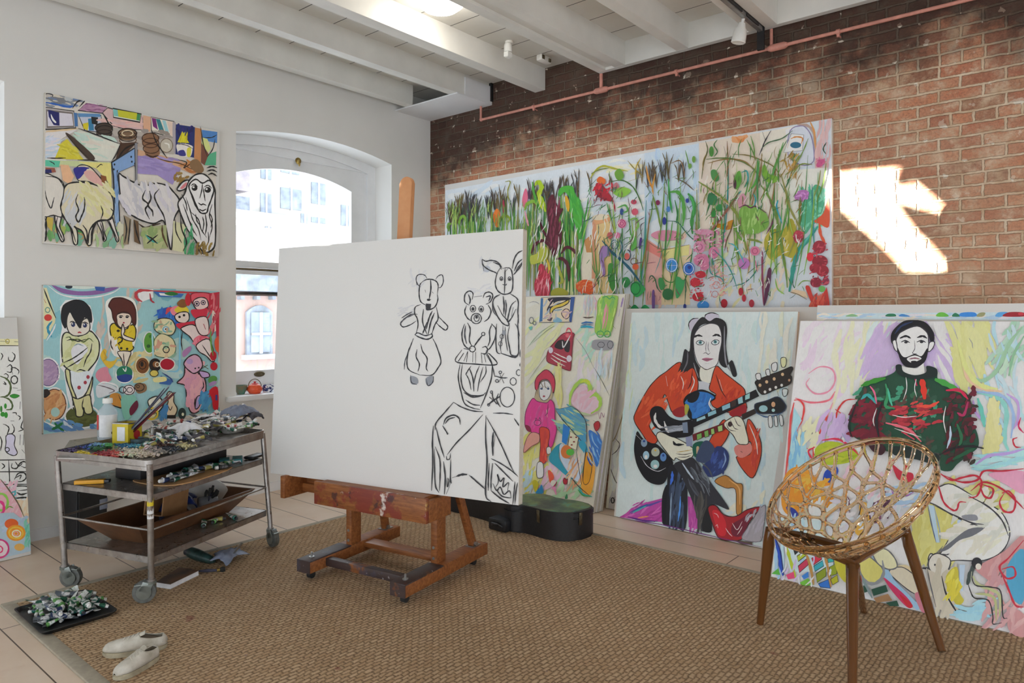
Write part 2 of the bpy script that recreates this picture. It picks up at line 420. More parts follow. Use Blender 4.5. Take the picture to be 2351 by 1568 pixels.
# ------------------------------------------------------------ ceiling fittings
t = thing('sprinkler_pipe', 'pink painted pipe running along the top of the brick wall', 'pipe')
p = MB(); p.tube([(-.055, -.785, 3.592), (-.055, -.785, 3.475), (-.055, -.80, 3.462), (-.055, -.82, 3.46), (-.055, -9.4, 3.462)], .0125, 12)
p.build('pipe', M['pink_pipe'], t)
for y in (-2.192, -3.70):
    f = MB(); f.tube([(-.055, y+.07, 3.46), (-.055, y+.05, 3.46), (-.055, y-.05, 3.46), (-.055, y-.07, 3.46)], [.016, .026, .026, .016], 12)
    if y > -3: f.tube([(-.055, y, 3.46), (-.055, y, 3.60)], .015, 12)
    else: f.tube([(-.055, y+.045, 3.46), (-.055, y+.045, 3.6)], .011, 10)
    f.build('pipe_tee', M['pink_pipe'], t)
for y in (-.787, ):
    MB().ball((-.055, -.79, 3.462), .02, n=12).build('pipe_elbow', M['pink_pipe'], t)
for y in (-1.45, -2.9, -4.112, -5.2):
    c = MB(); c.tube([(-.055, y-.012, 3.46), (-.055, y+.012, 3.46)], .019, 12); c.tube([(-.055, y, 3.445), (0, y, 3.44)], .006, 8)
    c.tube([(-.055, y, 3.45), (-.055, y, 3.425)], .010, 8); c.build('pipe_clip', M['pink_pipe'], t)
t = thing('track_light', 'grey and white light track with a spot head between two beams', 'track light')
c = MB(); c.box(-6, -.11, -3.612, -3.58, ZB - .03, ZB + .02, bev=.003); c.build('track', M['steel_grey'], t, smooth=False)
c = MB()
for x0, x1 in ((-.42, -.20), (-.75, -.50), (-1.2, -.85)): c.box(x0, x1, -3.62, -3.611, ZB - .022, ZB - .004)
c.box(-.11, -.09, -3.62, -3.57, ZB - .16, ZB + .01); c.build('track_slot', M['black_plastic'], t, smooth=False)
c = MB(); Mh = Matrix.Translation((-.40, -3.575, 3.555)) @ Matrix.Rotation(R(12), 4, 'X')
c.lathe([(0, 0), (.022, 0), (.03, -.03), (.045, -.05), (.05, -.13), (.045, -.135), (0, -.12)], 20, Mh)
c.tube([(-.40, -3.59, 3.6), (-.40, -3.575, 3.55)], .012, 8); c.build('spot_head', M['plastic_w'], t)
# alarm device, junction cover, ceiling lamp
t = thing('motion_sensor', 'small white rounded sensor on the ceiling boards', 'sensor', (-.70, -1.70, ZC))
c = MB(); c.lathe([(0,0), (.035,0), (.035,-.02), (.02,-.035), (0,-.035)], 16); c.build('mount', M['plastic_w'], t)
c = MB(); c.ball((0,0,0), .033, .033, .035); c.tube([(0,0,0), (0,0,-.05)], .033, 16); c.bm.transform(Matrix.Translation((-.04, -.02, -.055)))
c.build('sensor_body', M['plastic_w'], t)
c = MB().prism([(-.026,-.022),(.026,-.022),(.03,.02),(-.03,.02)], -.150, -.105, Matrix.Translation((-.04,-.02,0)), .004); c.build('lens', M['plastic_w'], t)
t = thing('junction_box', 'white ribbed cable box on ceiling boards beside third beam', 'junction box', (-.25, -1.72, ZC))
c = MB(); c.box(-.075, .075, -.035, .03, -.055, 0, bev=.012); c.build('housing', M['plastic_w'], t)
c = MB()
c.box(-.068, -.034, -.037, -.034, -.045, -.01); c.build('grille', M['bronze'], t, smooth=False)
c = MB(); c.box(.02, .05, -.045, -.03, -.05, -.02, bev=.004); c.build('knockout', M['bronze'], t, smooth=False)
lamp_m = NT('lamp_glow'); lamp_m.set(Base_Color=(1,1,1), Emission_Color=(1,.95,.86), Emission_Strength=14.0)
t = thing('ceiling_lamp', 'glowing round white ceiling lamp at the top edge of the photo', 'ceiling lamp', (-1.655, -1.86, ZC))
MB().lathe([(0, 0), (.19, 0), (.19, -.02), (.17, -.035), (0, -.035)], 32).build('lamp_base', M['plastic_w'], t)
MB().lathe([(.165, -.035), (.165, -.06), (.12, -.095), (.06, -.11), (0, -.113)], 32).build('lamp_shade', lamp_m.m, t)
# ------------------------------------------------------------ the street outside
M['cream_stone'] = flat('cream_stone', (.43,.415,.38), .8, var=.06, sc=.8)
M['pink_render'] = flat('salmon_render', (.42,.295,.255), .85, var=.05, sc=1.5)
M['grey_brick'] = flat('grey_weathered_cornice', (.25,.275,.32), .85, var=.25, sc=3)
M['dark_brick'] = flat('mauve_brick', (.33,.29,.31), .9, var=.12, sc=3)
M['win_dark'] = flat('dark_window_glass', (.24,.275,.33), .4, var=.2, sc=2)
M['far_white'] = flat('white_roof_wall', (.55,.55,.55), .8, var=.04, sc=1)
def ext_box(bm, Y, x0, y0, x1, y1, d, off=0):
    a, c = ony(Y, x0, y0), ony(Y, x1, y1)
    bm.box(min(a.x, c.x), max(a.x, c.x), Y - off, Y + d, min(a.z, c.z), max(a.z, c.z))
# tall cream building
t = thing('apartment_building', 'tall cream apartment block seen through the upper window sash', 'building', (0, 26, 0))
def extpart(name, mat, Y, rects, parent, off=0, d=.3):
    for r in rects:
        b = MB(); ext_box(b, Y, *r, d, off); b.bm.transform(Matrix.Translation((0, -26, 0)))
        o = b.build(name, mat, parent, smooth=False)
extpart('wall', M['cream_stone'], 26, [(572, 60, 990, 640)], t, 0, 8)
extpart('cornice', M['cream_stone'], 26, [(566, 492, 660, 499)], t, .6)
for r in [(598, 384, 622, 413), (597, 443, 622, 492), (644, 384, 686, 402), (643, 430, 691, 484), (714, 418, 746, 471), (690, 490, 706, 513), (714, 498, 746, 514), (608, 520, 622, 526), (782, 470, 806, 520)]:
    b = MB(); ext_box(b, 26, *r, .05, .06); b.bm.transform(Matrix.Translation((0, -26, 0))); wo = b.build('window', M['win_dark'], t, smooth=False)
    b = MB(); xm = (r[0] + r[2]) / 2; ext_box(b, 26, xm - 1.5, r[1], xm + 1.5, r[3], .02, .12); b.bm.transform(Matrix.Translation((0, -26, 0))); b.build('mullion', M['far_white'], wo, smooth=False)
t = thing('brick_tower', 'mauve brick building at the left edge of the window view', 'building', (0, 22, 0))
for nm, mt, r, off in [('wall', M['dark_brick'], (480, 300, 573, 440), 0), ('lower_wall', M['grey_brick'], (480, 440, 572, 484), .05), ('ledge', M['far_white'], (470, 482, 590, 490), .5)]:
    b = MB(); ext_box(b, 22, *r, 3, off); b.bm.transform(Matrix.Translation((0, -22, 0))); b.build(nm, mt, t, smooth=False)
t = thing('white_rooftop', 'bright white rooftop walls in front of the cream building', 'building', (0, 18, 0))
b = MB(); ext_box(b, 18, 440, 505, 960, 640, 3); b.bm.transform(Matrix.Translation((0, -18, 0))); b.build('parapet', M['far_white'], t, smooth=False)
b = MB(); ext_box(b, 18, 588, 494, 606, 508, 1, .1); b.bm.transform(Matrix.Translation((0, -18, 0))); b.build('chimney', M['far_white'], t, smooth=False)
# salmon town house
YH = 11.0
t = thing('town_house', 'salmon pink house with an arched window seen through the lower sash', 'building', (0, YH, 0))
def hp(name, mat, r, off=0, d=.3, par=None):
    b = MB(); ext_box(b, YH, *r, d, off); b.bm.transform(Matrix.Translation((0, -YH, 0))); return b.build(name, mat, par or t, smooth=False)
hp('wall', M['pink_render'], (430, 675, 1000, 1100), 0, 4)
hp('roof', M['grey_brick'], (430, 612, 1000, 682), .25, 4)
for x in (548, 584, 620, 656): hp('bracket', M['grey_brick'], (x-4, 680, x+4, 688), .2)
def archwin(x0, x1, ytop, ybot, rise):
    a, c = ony(YH, x0, ytop), ony(YH, x1, ybot)
    rz = rise
    poly = [(a.x, c.z), (c.x, c.z)] + [(c.x + (a.x-c.x)*k/10, a.z + rz*(1-(2*k/10-1)**2)) for k in range(11)]
    b = MB(); b.prism([(x, z) for x, z in poly], .02, .10, Matrix.Rotation(R(90), 4, 'X')); w_ = b.build('window', M['grey_brick'], t, smooth=False)
    cx = (a.x + c.x) / 2; sx = (c.x - a.x) * .36
    b = MB(); b.box(cx-sx, cx+sx, -.14, -.11, c.z+.08, a.z); b.build('pane', M['win_dark'], w_, smooth=False)
    b = MB(); b.box(cx-.03, cx+.03, -.185, -.12, c.z+.05, a.z); b.box(cx-sx, cx+sx, -.18, -.12, (a.z+c.z)/2-.03, (a.z+c.z)/2+.03); b.build('glazing_bar', M['far_white'], w_, smooth=False)
archwin(562, 621, 717, 814, .18); archwin(690, 750, 722, 826, .18)
hp('sill', M['far_white'], (554, 815, 628, 822), .18)
# added unseen slab, its hole cut to shape the sun patch on the brick
YG = 4.0
SUNV = Vector((4.11, -4.4, -.24)).normalized()
cr = lambda x, y: (1900 + x / 4.612, 380 + y / 4.612)
gp = [(1838, 396), (1880, 392)] + [cr(*p) for p in [(100,80),(800,15),(760,110),(745,190),(860,215),(920,150),(990,195),(1120,305),(1250,415),(1315,525),(1000,445),(860,405),(760,390),(810,480),(960,680),(1130,850),(1240,980),(1325,1060),(1300,1110),(850,1115),(700,950),(540,800),(300,590),(100,390)]] + [(1900, 452), (1870, 420)]
hole = []
for x, y in gp:
    P = onx(0, x, y); q = P - SUNV * ((YG - P.y) / -SUNV.y); hole.append((q.x, q.z))
outer = [(-22, -1), (-2.9, -1), (-2.9, 9), (-22, 9)]
tri = tessellate_polygon([[Vector((x, z, 0)) for x, z in outer], [Vector((x, z, 0)) for x, z in hole]])
allp = outer + hole
b = MB(); V0 = [b.bm.verts.new((x, YG, z)) for x, z in allp]; V1 = [b.bm.verts.new((x, YG + .03, z)) for x, z in allp]
for f in tri:
    b.bm.faces.new([V0[i] for i in f]); b.bm.faces.new([V1[i] for i in f[::-1]])
for s_, n_ in ((0, 4), (4, len(hole))):
    for k in range(n_): b.bm.faces.new((V0[s_+k], V0[s_+(k+1) % n_], V1[s_+(k+1) % n_], V1[s_+k]))
o = b.build('added_sun_blocker', M['far_white'], smooth=False); struct(o)
# ------------------------------------------------------------ rug
def m_sisal():
    t = NT('sisal_weave'); v = t.coord()
    # rows of knots: two sine fields offset row by row, plus fibre noise
    sep = t.new('ShaderNodeSeparateXYZ'); nzv = t.new('ShaderNodeTexNoise'); nzv.inputs['Scale'].default_value = 16; nzv.inputs['Detail'].default_value = 2
    t.link(v, nzv.inputs['Vector'])
    sub = t.new('ShaderNodeVectorMath', operation='SUBTRACT'); t.link(nzv.outputs['Color'], sub.inputs[0]); sub.inputs[1].default_value = (.5,.5,.5)
    sc_ = t.new('ShaderNodeVectorMath', operation='SCALE'); t.link(sub.outputs[0], sc_.inputs[0]); sc_.inputs['Scale'].default_value = .026
    ad = t.new('ShaderNodeVectorMath', operation='ADD'); t.link(v, ad.inputs[0]); t.link(sc_.outputs[0], ad.inputs[1])
    b = t.new('ShaderNodeTexBrick'); t.link(ad.outputs[0], b.inputs['Vector']); b.inputs['Scale'].default_value = 1
    b.inputs['Brick Width'].default_value = .043; b.inputs['Row Height'].default_value = .0225; b.inputs['Mortar Size'].default_value = .0098; b.inputs['Mortar Smooth'].default_value = 1
    b.inputs['Color1'].default_value = (0,0,0,1); b.inputs['Color2'].default_value = (1,1,1,1)
    fine = t.noise(v, 260, 3, .6); mid = t.noise(v, 45, 3, .6); big = t.noise(v, 1.3, 4)
    knot = t.mix(b.outputs['Color'], 'd4ab7d', 'f0d2a8')
    knot = t.mix(t.ramp(fine, [(.3, .0), (.8, .5)]), knot, 'f0d9b6')
    pit = t.math('ADD', t.math('MULTIPLY', b.outputs['Fac'], .75), t.math('MULTIPLY', t.math('SUBTRACT', t.noise(v, 120, 4, .75), .5), 1.5))
    col = t.mix(t.ramp(pit, [(.35, 0), (.72, .55), (1, .92)]), knot, '5e3f28')
    col = t.mix(t.ramp(mid, [(.5, 0), (.8, .25)]), col, '9a7450')
    col = t.mix(t.ramp(big, [(.42, 0), (.75, .18)]), col, '9c7a5c')
    # old paint drips trodden into the weave
    for sc0, lo, c, am in ((7.3, .735, '8e2f33', .5), (11.1, .77, 'c9a6a0', .6), (14.7, .79, '6a5a8a', .5)):
        sp = t.noise(t.coord(loc=(sc0, sc0 * 2, 0)), sc0, 2, .5)
        col = t.mix(t.ramp(sp, [(lo, 0), (lo + .03, am)]), col, c)
    t.set(Base_Color=col, Roughness=.95)
    h = t.math('ADD', t.math('MULTIPLY', pit, -1), t.math('MULTIPLY', fine, .35))
    t.bump(h, 1.0, .009); return t.m
M['sisal'] = m_sisal()
M['tape'] = flat('grey_cotton_binding', 'a89f8e', .9, var=.08, sc=30)
rt = thing('sisal_rug', 'large woven tan sisal rug with grey cloth edge under the easel and chair', 'rug')
XR0, XR1, YR1 = -4.105, -1.11, -1.125
MB().box(XR0 + .055, XR1 - .035, Y0 + .3, YR1 - .045, .001, .014).build('weave', M['sisal'], rt, smooth=False)
b = MB(); b.box(XR0, XR0 + .06, Y0 + .3, YR1 - .0505, .0, .015, bev=.004); b.box(XR0, XR1, YR1 - .05, YR1, .0, .015, bev=.004); b.box(XR1 - .04, XR1, Y0 + .3, YR1 - .0505, .0, .015, bev=.004)
b.build('border', M['tape'], rt)
RZ = .015

# ------------------------------------------------------------ easel
def m_easelwood(paint=None, name='beech_wood'):
    t = NT(name); v = t.coord(scale=(1,1,1)); g = t.noise(t.coord(scale=(9, 1.2, 9)), 7, 5, .6)
    col = t.ramp(g, [(.3, '70401f'), (.55, '93592e'), (.8, 'ab7140')])
    if paint:
        for k, (c, sc_, lo, am) in enumerate(paint):
            n = t.noise(t.coord(loc=(k*3.1, k*1.7, k)), sc_, 5, .65)
            col = t.mix(t.ramp(n, [(lo, 0), (lo + .05, am)]), col, c)
    t.set(Base_Color=col, Roughness=.5); t.bump(g, .15, .003); return t.m
M['ewood'] = m_easelwood(); M['mastwood'] = flat('pale_varnished_mast', 'dba070', .45, sc=5, col2='c88450')
M['ewood_red'] = m_easelwood([('7c2a26', 5, .50, .8), ('3b2326', 9, .60, .8), ('d9cdc4', 6, .585, .9), ('c6a15c', 15, .68, .8)], 'painted_easel_tray')
M['ewood_dark'] = m_easelwood([('302c30', 4, .42, .9), ('46414c', 9, .55, .7), ('b9b3b4', 22, .64, .9), ('7c2a26', 8, .64, .8)], 'stained_easel_foot')
M['steel'] = flat('steel', (.42,.42,.41), .32, .85, var=.1, sc=30)
M['rubber'] = flat('black_rubber', (.02,.02,.02), .7, var=.2)
EO, EY = Vector((-2.85, -2.38, 0)), R(9.8)
ez = thing('studio_easel', 'large paint-splashed wooden studio easel standing on the sisal rug', 'easel', (EO.x, EO.y, RZ), EY)
for s, y in ((1, .335), (-1, -.345)):
    b = MB(); b.box(.0, .79, y - .05, y + .05, .045, .115, bev=.005)
    ru = b.build('base_runner', M['ewood'], ez)
    b = MB(); b.box(-.004, .33, y - .051, y + .051, .108, .1165, bev=.003); b.box(-.004, .0, y - .05, y + .05, .046, .112); b.build('paint_crust', M['ewood_dark'], ru)
    b = MB(); b.box(-.003, .02, y - .035, y + .035, .05, .10, bev=.003)
    for x in (.055, .70):
        c = MB(); c.tube([(x, y, .045), (x, y, .03)], .018, 12); c.tube([(x, y - .014, .021), (x, y + .014, .021)], .0215, 16); c.build('caster', M['rubber'], ez)
    b.bm.free()
    c = MB(); c.tube([(.06, y, -.01 + .012), (.06, y, .145)], .006, 8); c.lathe([(0, 0), (.016, 0), (.016, .006), (0, .006)], 12, Matrix.Translation((.06, y, .115))); c.build('levelling_screw', M['steel'], ez)
    # uprights carrying the tray
    b = MB(); b.box(.335, .425, y - .022 * s - .022, y - .022 * s + .022, .10, .50, bev=.008); up = b.build('upright', M['ewood'], ez)
    for dz in (.14, .20):
        c = MB(); c.lathe([(0, 0), (.009, 0), (.008, .004), (0, .005)], 10, Matrix.Translation((.335, y - .022*s, dz)) @ Matrix.Rotation(R(-90), 4, 'Y'))
        c.build('bolt', M['steel'], up)
    # raking rear struts
    b = MB(); b.beam((.70, y, .11), (.46, y * .72, .95), .05, .03, (0, 1, 0), .003); b.build('rear_strut', M['ewood'], ez)
    b = MB(); b.box(.66, .74, y - .03, y + .03, .113, .120); b.tube([(.70, y - .03, .128), (.70, y + .03, .128)], .012, 10); b.build('hinge', M['steel'], ez)
b = MB(); b.box(.12, .165, -.30, .29, .055, .10, bev=.004); b.build('front_rail', M['ewood_dark'], ez)
b = MB(); b.box(.44, .53, -.30, .29, .075, .105, bev=.004); b.build('rear_rail', M['ewood'], ez)
b = MB(); b.box(.345, .40, -.31, .31, .33, .40, bev=.004); b.build('cross_rail', M['ewood'], ez)
# tray: thick box front with side cheeks and sliding left arm
b = MB(); b.box(.135, .16, -.425, .395, .395, .528, bev=.004); b.build('tray_front', M['ewood_red'], ez)
b = MB(); b.box(.16, .36, -.425, -.39, .395, .512, bev=.004); b.box(.16, .36, .36, .395, .395, .512, bev=.004); b.box(.16, .36, -.39, .36, .395, .415)
b.build('tray_box', M['ewood'], ez)
b = MB(); b.box(.30, .36, .395, .70, .40, .45, bev=.003); b.box(.155, .36, .665, .70, .385, .52, bev=.004); b.box(.335, .36, .395, .70, .45, .52); b.build('sliding_arm', M['ewood'], ez)
b = MB(); b.box(.16, .30, -.39, .36, .505, .527); b.build('canvas_ledge', M['ewood'], ez)
# mast behind the canvas with rounded head
mp = [(-.047, 0), (.047, 0), (.047, 1.86)] + [(.047 * math.cos(R(a)), 1.86 + .042 * math.sin(R(a))) for a in range(15, 180, 15)] + [(-.047, 1.86)]
b = MB(); b.prism(mp, -.016, .016, Matrix.Translation((.40, .02, .44)) @ Matrix.Rotation(R(4), 4, 'Y') @ Matrix(((0,0,1,0),(-1,0,0,0),(0,1,0,0),(0,0,0,1))), .004)
b.build('mast', M['mastwood'], ez)
for y in (-.12, .16):
    b = MB(); b.beam((.42, y, .40), (.51, y, 1.6), .045, .03, (1, 0, 0), .003); b.build('mast_guide', M['ewood'], ez)
# ------------------------------------------------------------ painting engine: strokes of paint on a canvas
def m_paint():
    t = NT('oil_paint'); a = t.new('ShaderNodeVertexColor'); a.layer_name = 'Col'
    n = t.noise(t.coord(scale=(26, 7, 7)), 4.5, 6, .7); n2 = t.noise(t.coord(scale=(1, 1, 1)), 9, 4, .6)
    f = t.math('ADD', t.math('MULTIPLY', n, .26), t.math('MULTIPLY', n2, .16))
    f = t.math('ADD', f, .80)
    mu = t.new('ShaderNodeVectorMath', operation='SCALE'); t.link(a.outputs[0], mu.inputs[0]); t.link(f, mu.inputs['Scale'])
    t.set(Base_Color=mu.outputs[0], Roughness=.55); t.bump(n, .12, .002); return t.m
M['paint'] = m_paint()
M['canvas'] = flat('primed_canvas', (.80,.79,.77), .75, var=.02, sc=300, bump=.12)
M['canvas_edge'] = flat('raw_canvas_edge', (.66,.62,.53), .85, var=.05, sc=60)
M['stretcher'] = flat('pine_stretcher', 'c9a878', .7, var=.1, sc=15)

def canv_axes(yaw, lean, roll=0):
    u = Vector((math.cos(yaw), math.sin(yaw), 0)); n = Vector((math.sin(yaw), -math.cos(yaw), 0))
    v = Vector((0,0,1)) * math.cos(lean) - n * math.sin(lean)
    u2 = u * math.cos(roll) + v * math.sin(roll); v2 = -u * math.sin(roll) + v * math.cos(roll)
    return u2, v2, u2.cross(v2)      # right, up, out towards the viewer
def make_canvas(name, label, BL, yaw, lean, roll, W, H, D=.035, cat='painting', face=None, group=None):
    u, v, n = canv_axes(yaw, lean, roll)
    root = thing(name, label, cat, (0,0,0), 0, group)
    root.matrix_world = Matrix.Translation(BL) @ Matrix((u, v, n)).transposed().to_4x4()
    # local: x right, y up, z towards viewer; the painted face is z = 0
    b = MB(); b.box(0, W, 0, H, -.006, 0, bev=.0015); b.build('canvas_face', face or M['canvas'], root)
    b = MB()
    for x0, x1, y0, y1 in ((0, .004, 0, H), (W-.004, W, 0, H), (0, W, 0, .004), (0, W, H-.004, H)):
        b.box(x0, x1, y0, y1, -D, -.003)
    b.build('canvas_edge', M['canvas_edge'], root, smooth=False)
    b = MB()
    for x0, x1, y0, y1 in ((.004, .06, .004, H-.004), (W-.06, W-.004, .004, H-.004), (.06, W-.06, .004, .06), (.06, W-.06, H-.06, H-.004), (W/2-.03, W/2+.03, .06, H-.06)):
        b.box(x0, x1, y0, y1, -D, -.010)
    b.build('stretcher_bar', M['stretcher'], root, smooth=False)
    root['_W'] = W; root['_H'] = H
    return root
def cr_spline(P, closed=False, k=6):
    n = len(P)
    if n < 3: return list(P)
    out = []
    rng = range(n) if closed else range(n - 1)
    for i in rng:
        if closed: p0, p1, p2, p3 = P[(i-1) % n], P[i], P[(i+1) % n], P[(i+2) % n]
        else:
            p1, p2 = P[i], P[i+1]; p0 = P[i-1] if i else (2*p1[0]-p2[0], 2*p1[1]-p2[1]); p3 = P[i+2] if i+2 < n else (2*p2[0]-p1[0], 2*p2[1]-p1[1])
        for j in range(k):
            t = j / k; t2 = t*t; t3 = t2*t
            out.append(tuple(.5*((2*p1[a]) + (-p0[a]+p2[a])*t + (2*p0[a]-5*p1[a]+4*p2[a]-p3[a])*t2 + (-p0[a]+3*p1[a]-3*p2[a]+p3[a])*t3) for a in (0, 1)))
    if not closed: out.append(P[-1])
    return out
class Art:
    """collects flat strokes in photo pixels, laid one over another as thin paint"""
    def __init__(s, root, gain=1.25, seed=3, step=2.5e-5, lw=1.0):
        s.root = root; s.inv = root.matrix_world.inverted(); s.lay = 0; s.V = []; s.F = []; s.C = []; s.g = gain
        s.lw = lw; s.W = root['_W']; s.H = root['_H']; s.step = step; s.r = random.Random(seed)
        s.o = s.inv @ CAM; s.R3 = s.inv.to_3x3(); s.ox = s.oy = 0; s.sc = 1
    def uv(s, x, y):
        d = s.R3 @ pray(s.ox + x / s.sc, s.oy + y / s.sc); t = -s.o.z / d.z
        return (min(max(s.o.x + d.x*t, .0008), s.W - .0008), min(max(s.o.y + d.y*t, .0008), s.H - .0008))
    def col(s, h):
        c = lin(h); return tuple(min(.93, x * s.g) for x in c) + (1,)
    def add(s, pts, tris, c):
        z = .00012 + s.lay * s.step; s.lay += 1; b = len(s.V)
        s.V += [(p[0], p[1], z) for p in pts]; s.F += [tuple(b + i for i in t) for t in tris]; s.C += [c] * len(tris)
    def poly(s, P, h):
        q = [s.uv(*p) for p in P]
        tr = tessellate_polygon([[Vector((a, b, 0)) for a, b in q]])
        s.add(q, tr, s.col(h))
    def line(s, P, w, h, taper=True, closed=False):
        n = len(P)
        if n < 2: return
        L = []
        for i in range(n):
            a = P[i-1] if (i or closed) else P[i]; b = P[(i+1) % n] if (i < n-1 or closed) else P[i]
            dx, dy = b[0]-a[0], b[1]-a[1]; l = math.hypot(dx, dy) or 1
            t = i / (n - 1); k = w / 2 * ((.35 + .65 * min(1, 4*t, 4*(1-t))) if taper and not closed else 1)
            k *= 1 + .18 * math.sin(i * 1.7 + P[0][0])
            L.append((P[i], (-dy/l*k, dx/l*k)))
        pts = []
        for (p, o) in L: pts += [s.uv(p[0]+o[0], p[1]+o[1]), s.uv(p[0]-o[0], p[1]-o[1])]
        m = n if closed else n - 1; tris = []
        for i in range(m):
            j = (i+1) % n; tris.append((2*i, 2*i+1, 2*j+1, 2*j))
        s.add(pts, tris, s.col(h))
    def run(s, txt):
        for ln in txt.strip().splitlines():
            ln = ln.split('#')[0].strip()
            if not ln: continue
            tk = ln.split(); c = tk[0]
            if c == '@': s.ox, s.oy, s.sc = map(float, tk[1:4]); continue
            if c in 'FP':
                v = list(map(float, tk[2:])); P = list(zip(v[::2], v[1::2]))
                s.poly(cr_spline(P, True, 4) if c == 'F' else P, tk[1])
            elif c in ('G', 'Q'):      # filled + outlined: G fill line w pts (smooth) / Q straight
                w = float(tk[3]) * s.lw; v = list(map(float, tk[4:])); P = list(zip(v[::2], v[1::2]))
                if c == 'G': P = cr_spline(P, True, 4)
                s.poly(P, tk[1]); s.line(P, w, tk[2], closed=True)
            elif c in 'LK':
                w = float(tk[2]) * (s.lw if float(tk[2]) < 11 else 1); v = list(map(float, tk[3:])); P = list(zip(v[::2], v[1::2]))
                s.line(cr_spline(P, False, 5) if c == 'L' else P, w, tk[1])
            elif c in 'EO':
                if c == 'E': cx, cy, rx, ry = map(float, tk[2:6]); rot = float(tk[6]) if len(tk) > 6 else 0
                else: w = float(tk[2]); cx, cy, rx, ry = map(float, tk[3:7]); rot = float(tk[7]) if len(tk) > 7 else 0
                ca, sa = math.cos(R(rot)), math.sin(R(rot)); P = []
                for k in range(22):
                    a = 2*PI*k/22; X, Y = rx*math.cos(a), ry*math.sin(a); P.append((cx + X*ca - Y*sa, cy + X*sa + Y*ca))
                s.poly(P, tk[1]) if c == 'E' else s.line(P, w, tk[1], closed=True)
            elif c == 'B':   # B cols w n len ang jit x0 y0 x1 y1
                cols = [lin(h_) for h_ in tk[1].split(',')]; mean = [sum(c_[i] for c_ in cols) / len(cols) for i in range(3)]
                kk = .42 if float(tk[2]) >= 12 else .2
                cols = [tuple(c_[i] + (mean[i] - c_[i]) * kk for i in range(3)) for c_ in cols]
                w, n, le, an, ji, x0, y0, x1, y1 = map(float, tk[2:11])
                for k in range(int(n)):
                    x = s.r.uniform(x0, x1); y = s.r.uniform(y0, y1); a = R(an + s.r.uniform(-ji, ji)); l = le * s.r.uniform(.5, 1.2); cu = s.r.uniform(-.25, .25) * l
                    dx, dy = math.cos(a)*l/2, -math.sin(a)*l/2
                    s.line(cr_spline([(x-dx, y-dy), (x - dy/l*cu, y + dx/l*cu), (x+dx, y+dy)], False, 4), w * s.r.uniform(.6, 1.3), s.r.choice(cols))
    def done(s, name='painted_image'):
        me = bpy.data.meshes.new(name); me.from_pydata(s.V, [], s.F)
        ca = me.color_attributes.new('Col', 'FLOAT_COLOR', 'CORNER')
        dat = []
        for p, c in zip(me.polygons, s.C): dat += list(c) * p.loop_total
        if len(dat) == len(ca.data) * 4: ca.data.foreach_set('color', dat)
        me.materials.append(M['paint'])
        # all strokes face the viewer
        for p in me.polygons:
            if p.normal.z < 0: p.flip()
        o = bpy.data.objects.new(name, me); COL.objects.link(o); o.parent = s.root
        del s.root['_W']; del s.root['_H']
        return o

PB = make_canvas
cv_sheep = PB('painting', 'hung painting of white sheep below shelves of blue, yellow and pink objects', (-3.592, -.036, 2.000), 0, 0, R(-.6), 1.222, 1.022, .032)
cv_dolls = PB('painting', 'hung painting of doll figurines on turquoise, below the sheep painting', (-3.594, -.036, .712), 0, 0, 0, 1.238, 1.008, .032)
cv_garden = PB('painting', 'long horizontal garden painting of corn stalks and flowers on brick wall', (-.040, -.262, 1.46), R(-90), 0, 0, 3.805, 1.42, .036)
cv_draw = PB('easel_canvas', 'large white canvas on the easel with charcoal drawing of toy animals', (-2.804, -1.532, .53), R(-78.24), R(3.49), R(.68), 1.745, 1.411, .045, 'canvas')
cv_guit = PB('painting', 'leaning painting of a long-haired guitarist in a red shirt', (-.639, -2.682, .004), R(-91.02), R(9.42), 0, 1.272, 1.557, .03)
cv_man = PB('painting', 'leaning painting of bearded man in dark patterned sweater behind the chair', (-1.149, -4.045, .004), R(-89.64), R(19.5), 0, 1.36, 1.565, .04)
cv_girl = PB('painting', 'leaning painting of girl in pink with toys behind guitar case', (-.668, -1.42, .004), R(-91), R(15.6), 0, 1.10, 1.75, .036)
# ------------------------------------------------------------ materials for the trolley and clutter
def m_steel(name, c1, c2, rough=.32):
    t = NT(name); v = t.coord(); n = t.noise(v, 14, 5, .65)
    t.set(Base_Color=t.ramp(n, [(.3, c1), (.7, c2)]), Metallic=.85, Roughness=t.ramp(t.noise(v, 30, 4), [(.3, rough - .08), (.7, rough + .15)]))
    t.bump(n, .06, .002); return t.m
M['trolley'] = m_steel('worn_stainless', (.27,.245,.225), (.46,.43,.41))
M['caster_grey'] = flat('grey_caster_metal', (.22,.24,.22), .35, .6, var=.15)
M['caster_wheel'] = flat('grey_rubber_wheel', (.13,.135,.125), .5, var=.2, sc=40)
M['label_w'] = flat('white_paper_label', (.78,.78,.80), .6, var=.06, sc=30)
M['red'] = flat('red_print', (.55,.03,.03), .5, var=.1)
M['yellow'] = flat('yellow_print', (.72,.55,.02), .45, var=.1)
M['orange'] = flat('amber_orange', (.75,.36,.02), .5, var=.08)
M['teal'] = flat('teal_card', (.02,.22,.24), .5, var=.15)
M['card'] = flat('brown_cardboard', (.30,.15,.06), .8, var=.08, sc=20)
M['board'] = flat('palette_board', (.50,.28,.12), .6, var=.15, sc=9)
M['trough'] = flat('dark_trough_wood', (.16,.07,.03), .5, var=.2, sc=8)
M['blue_bag'] = flat('blue_plastic_bag', (.01,.025,.14), .35, var=.4, sc=14)
M['cloth_d'] = flat('dark_paint_rag', (.035,.035,.045), .9, sc=25, col2=(.13,.12,.14))
M['cloth_w'] = flat('white_rag', (.80,.80,.84), .85, var=.05, sc=9)
M['cloth_b'] = flat('blue_grey_cloth', (.30,.34,.44), .9, sc=16, col2=(.16,.18,.26))
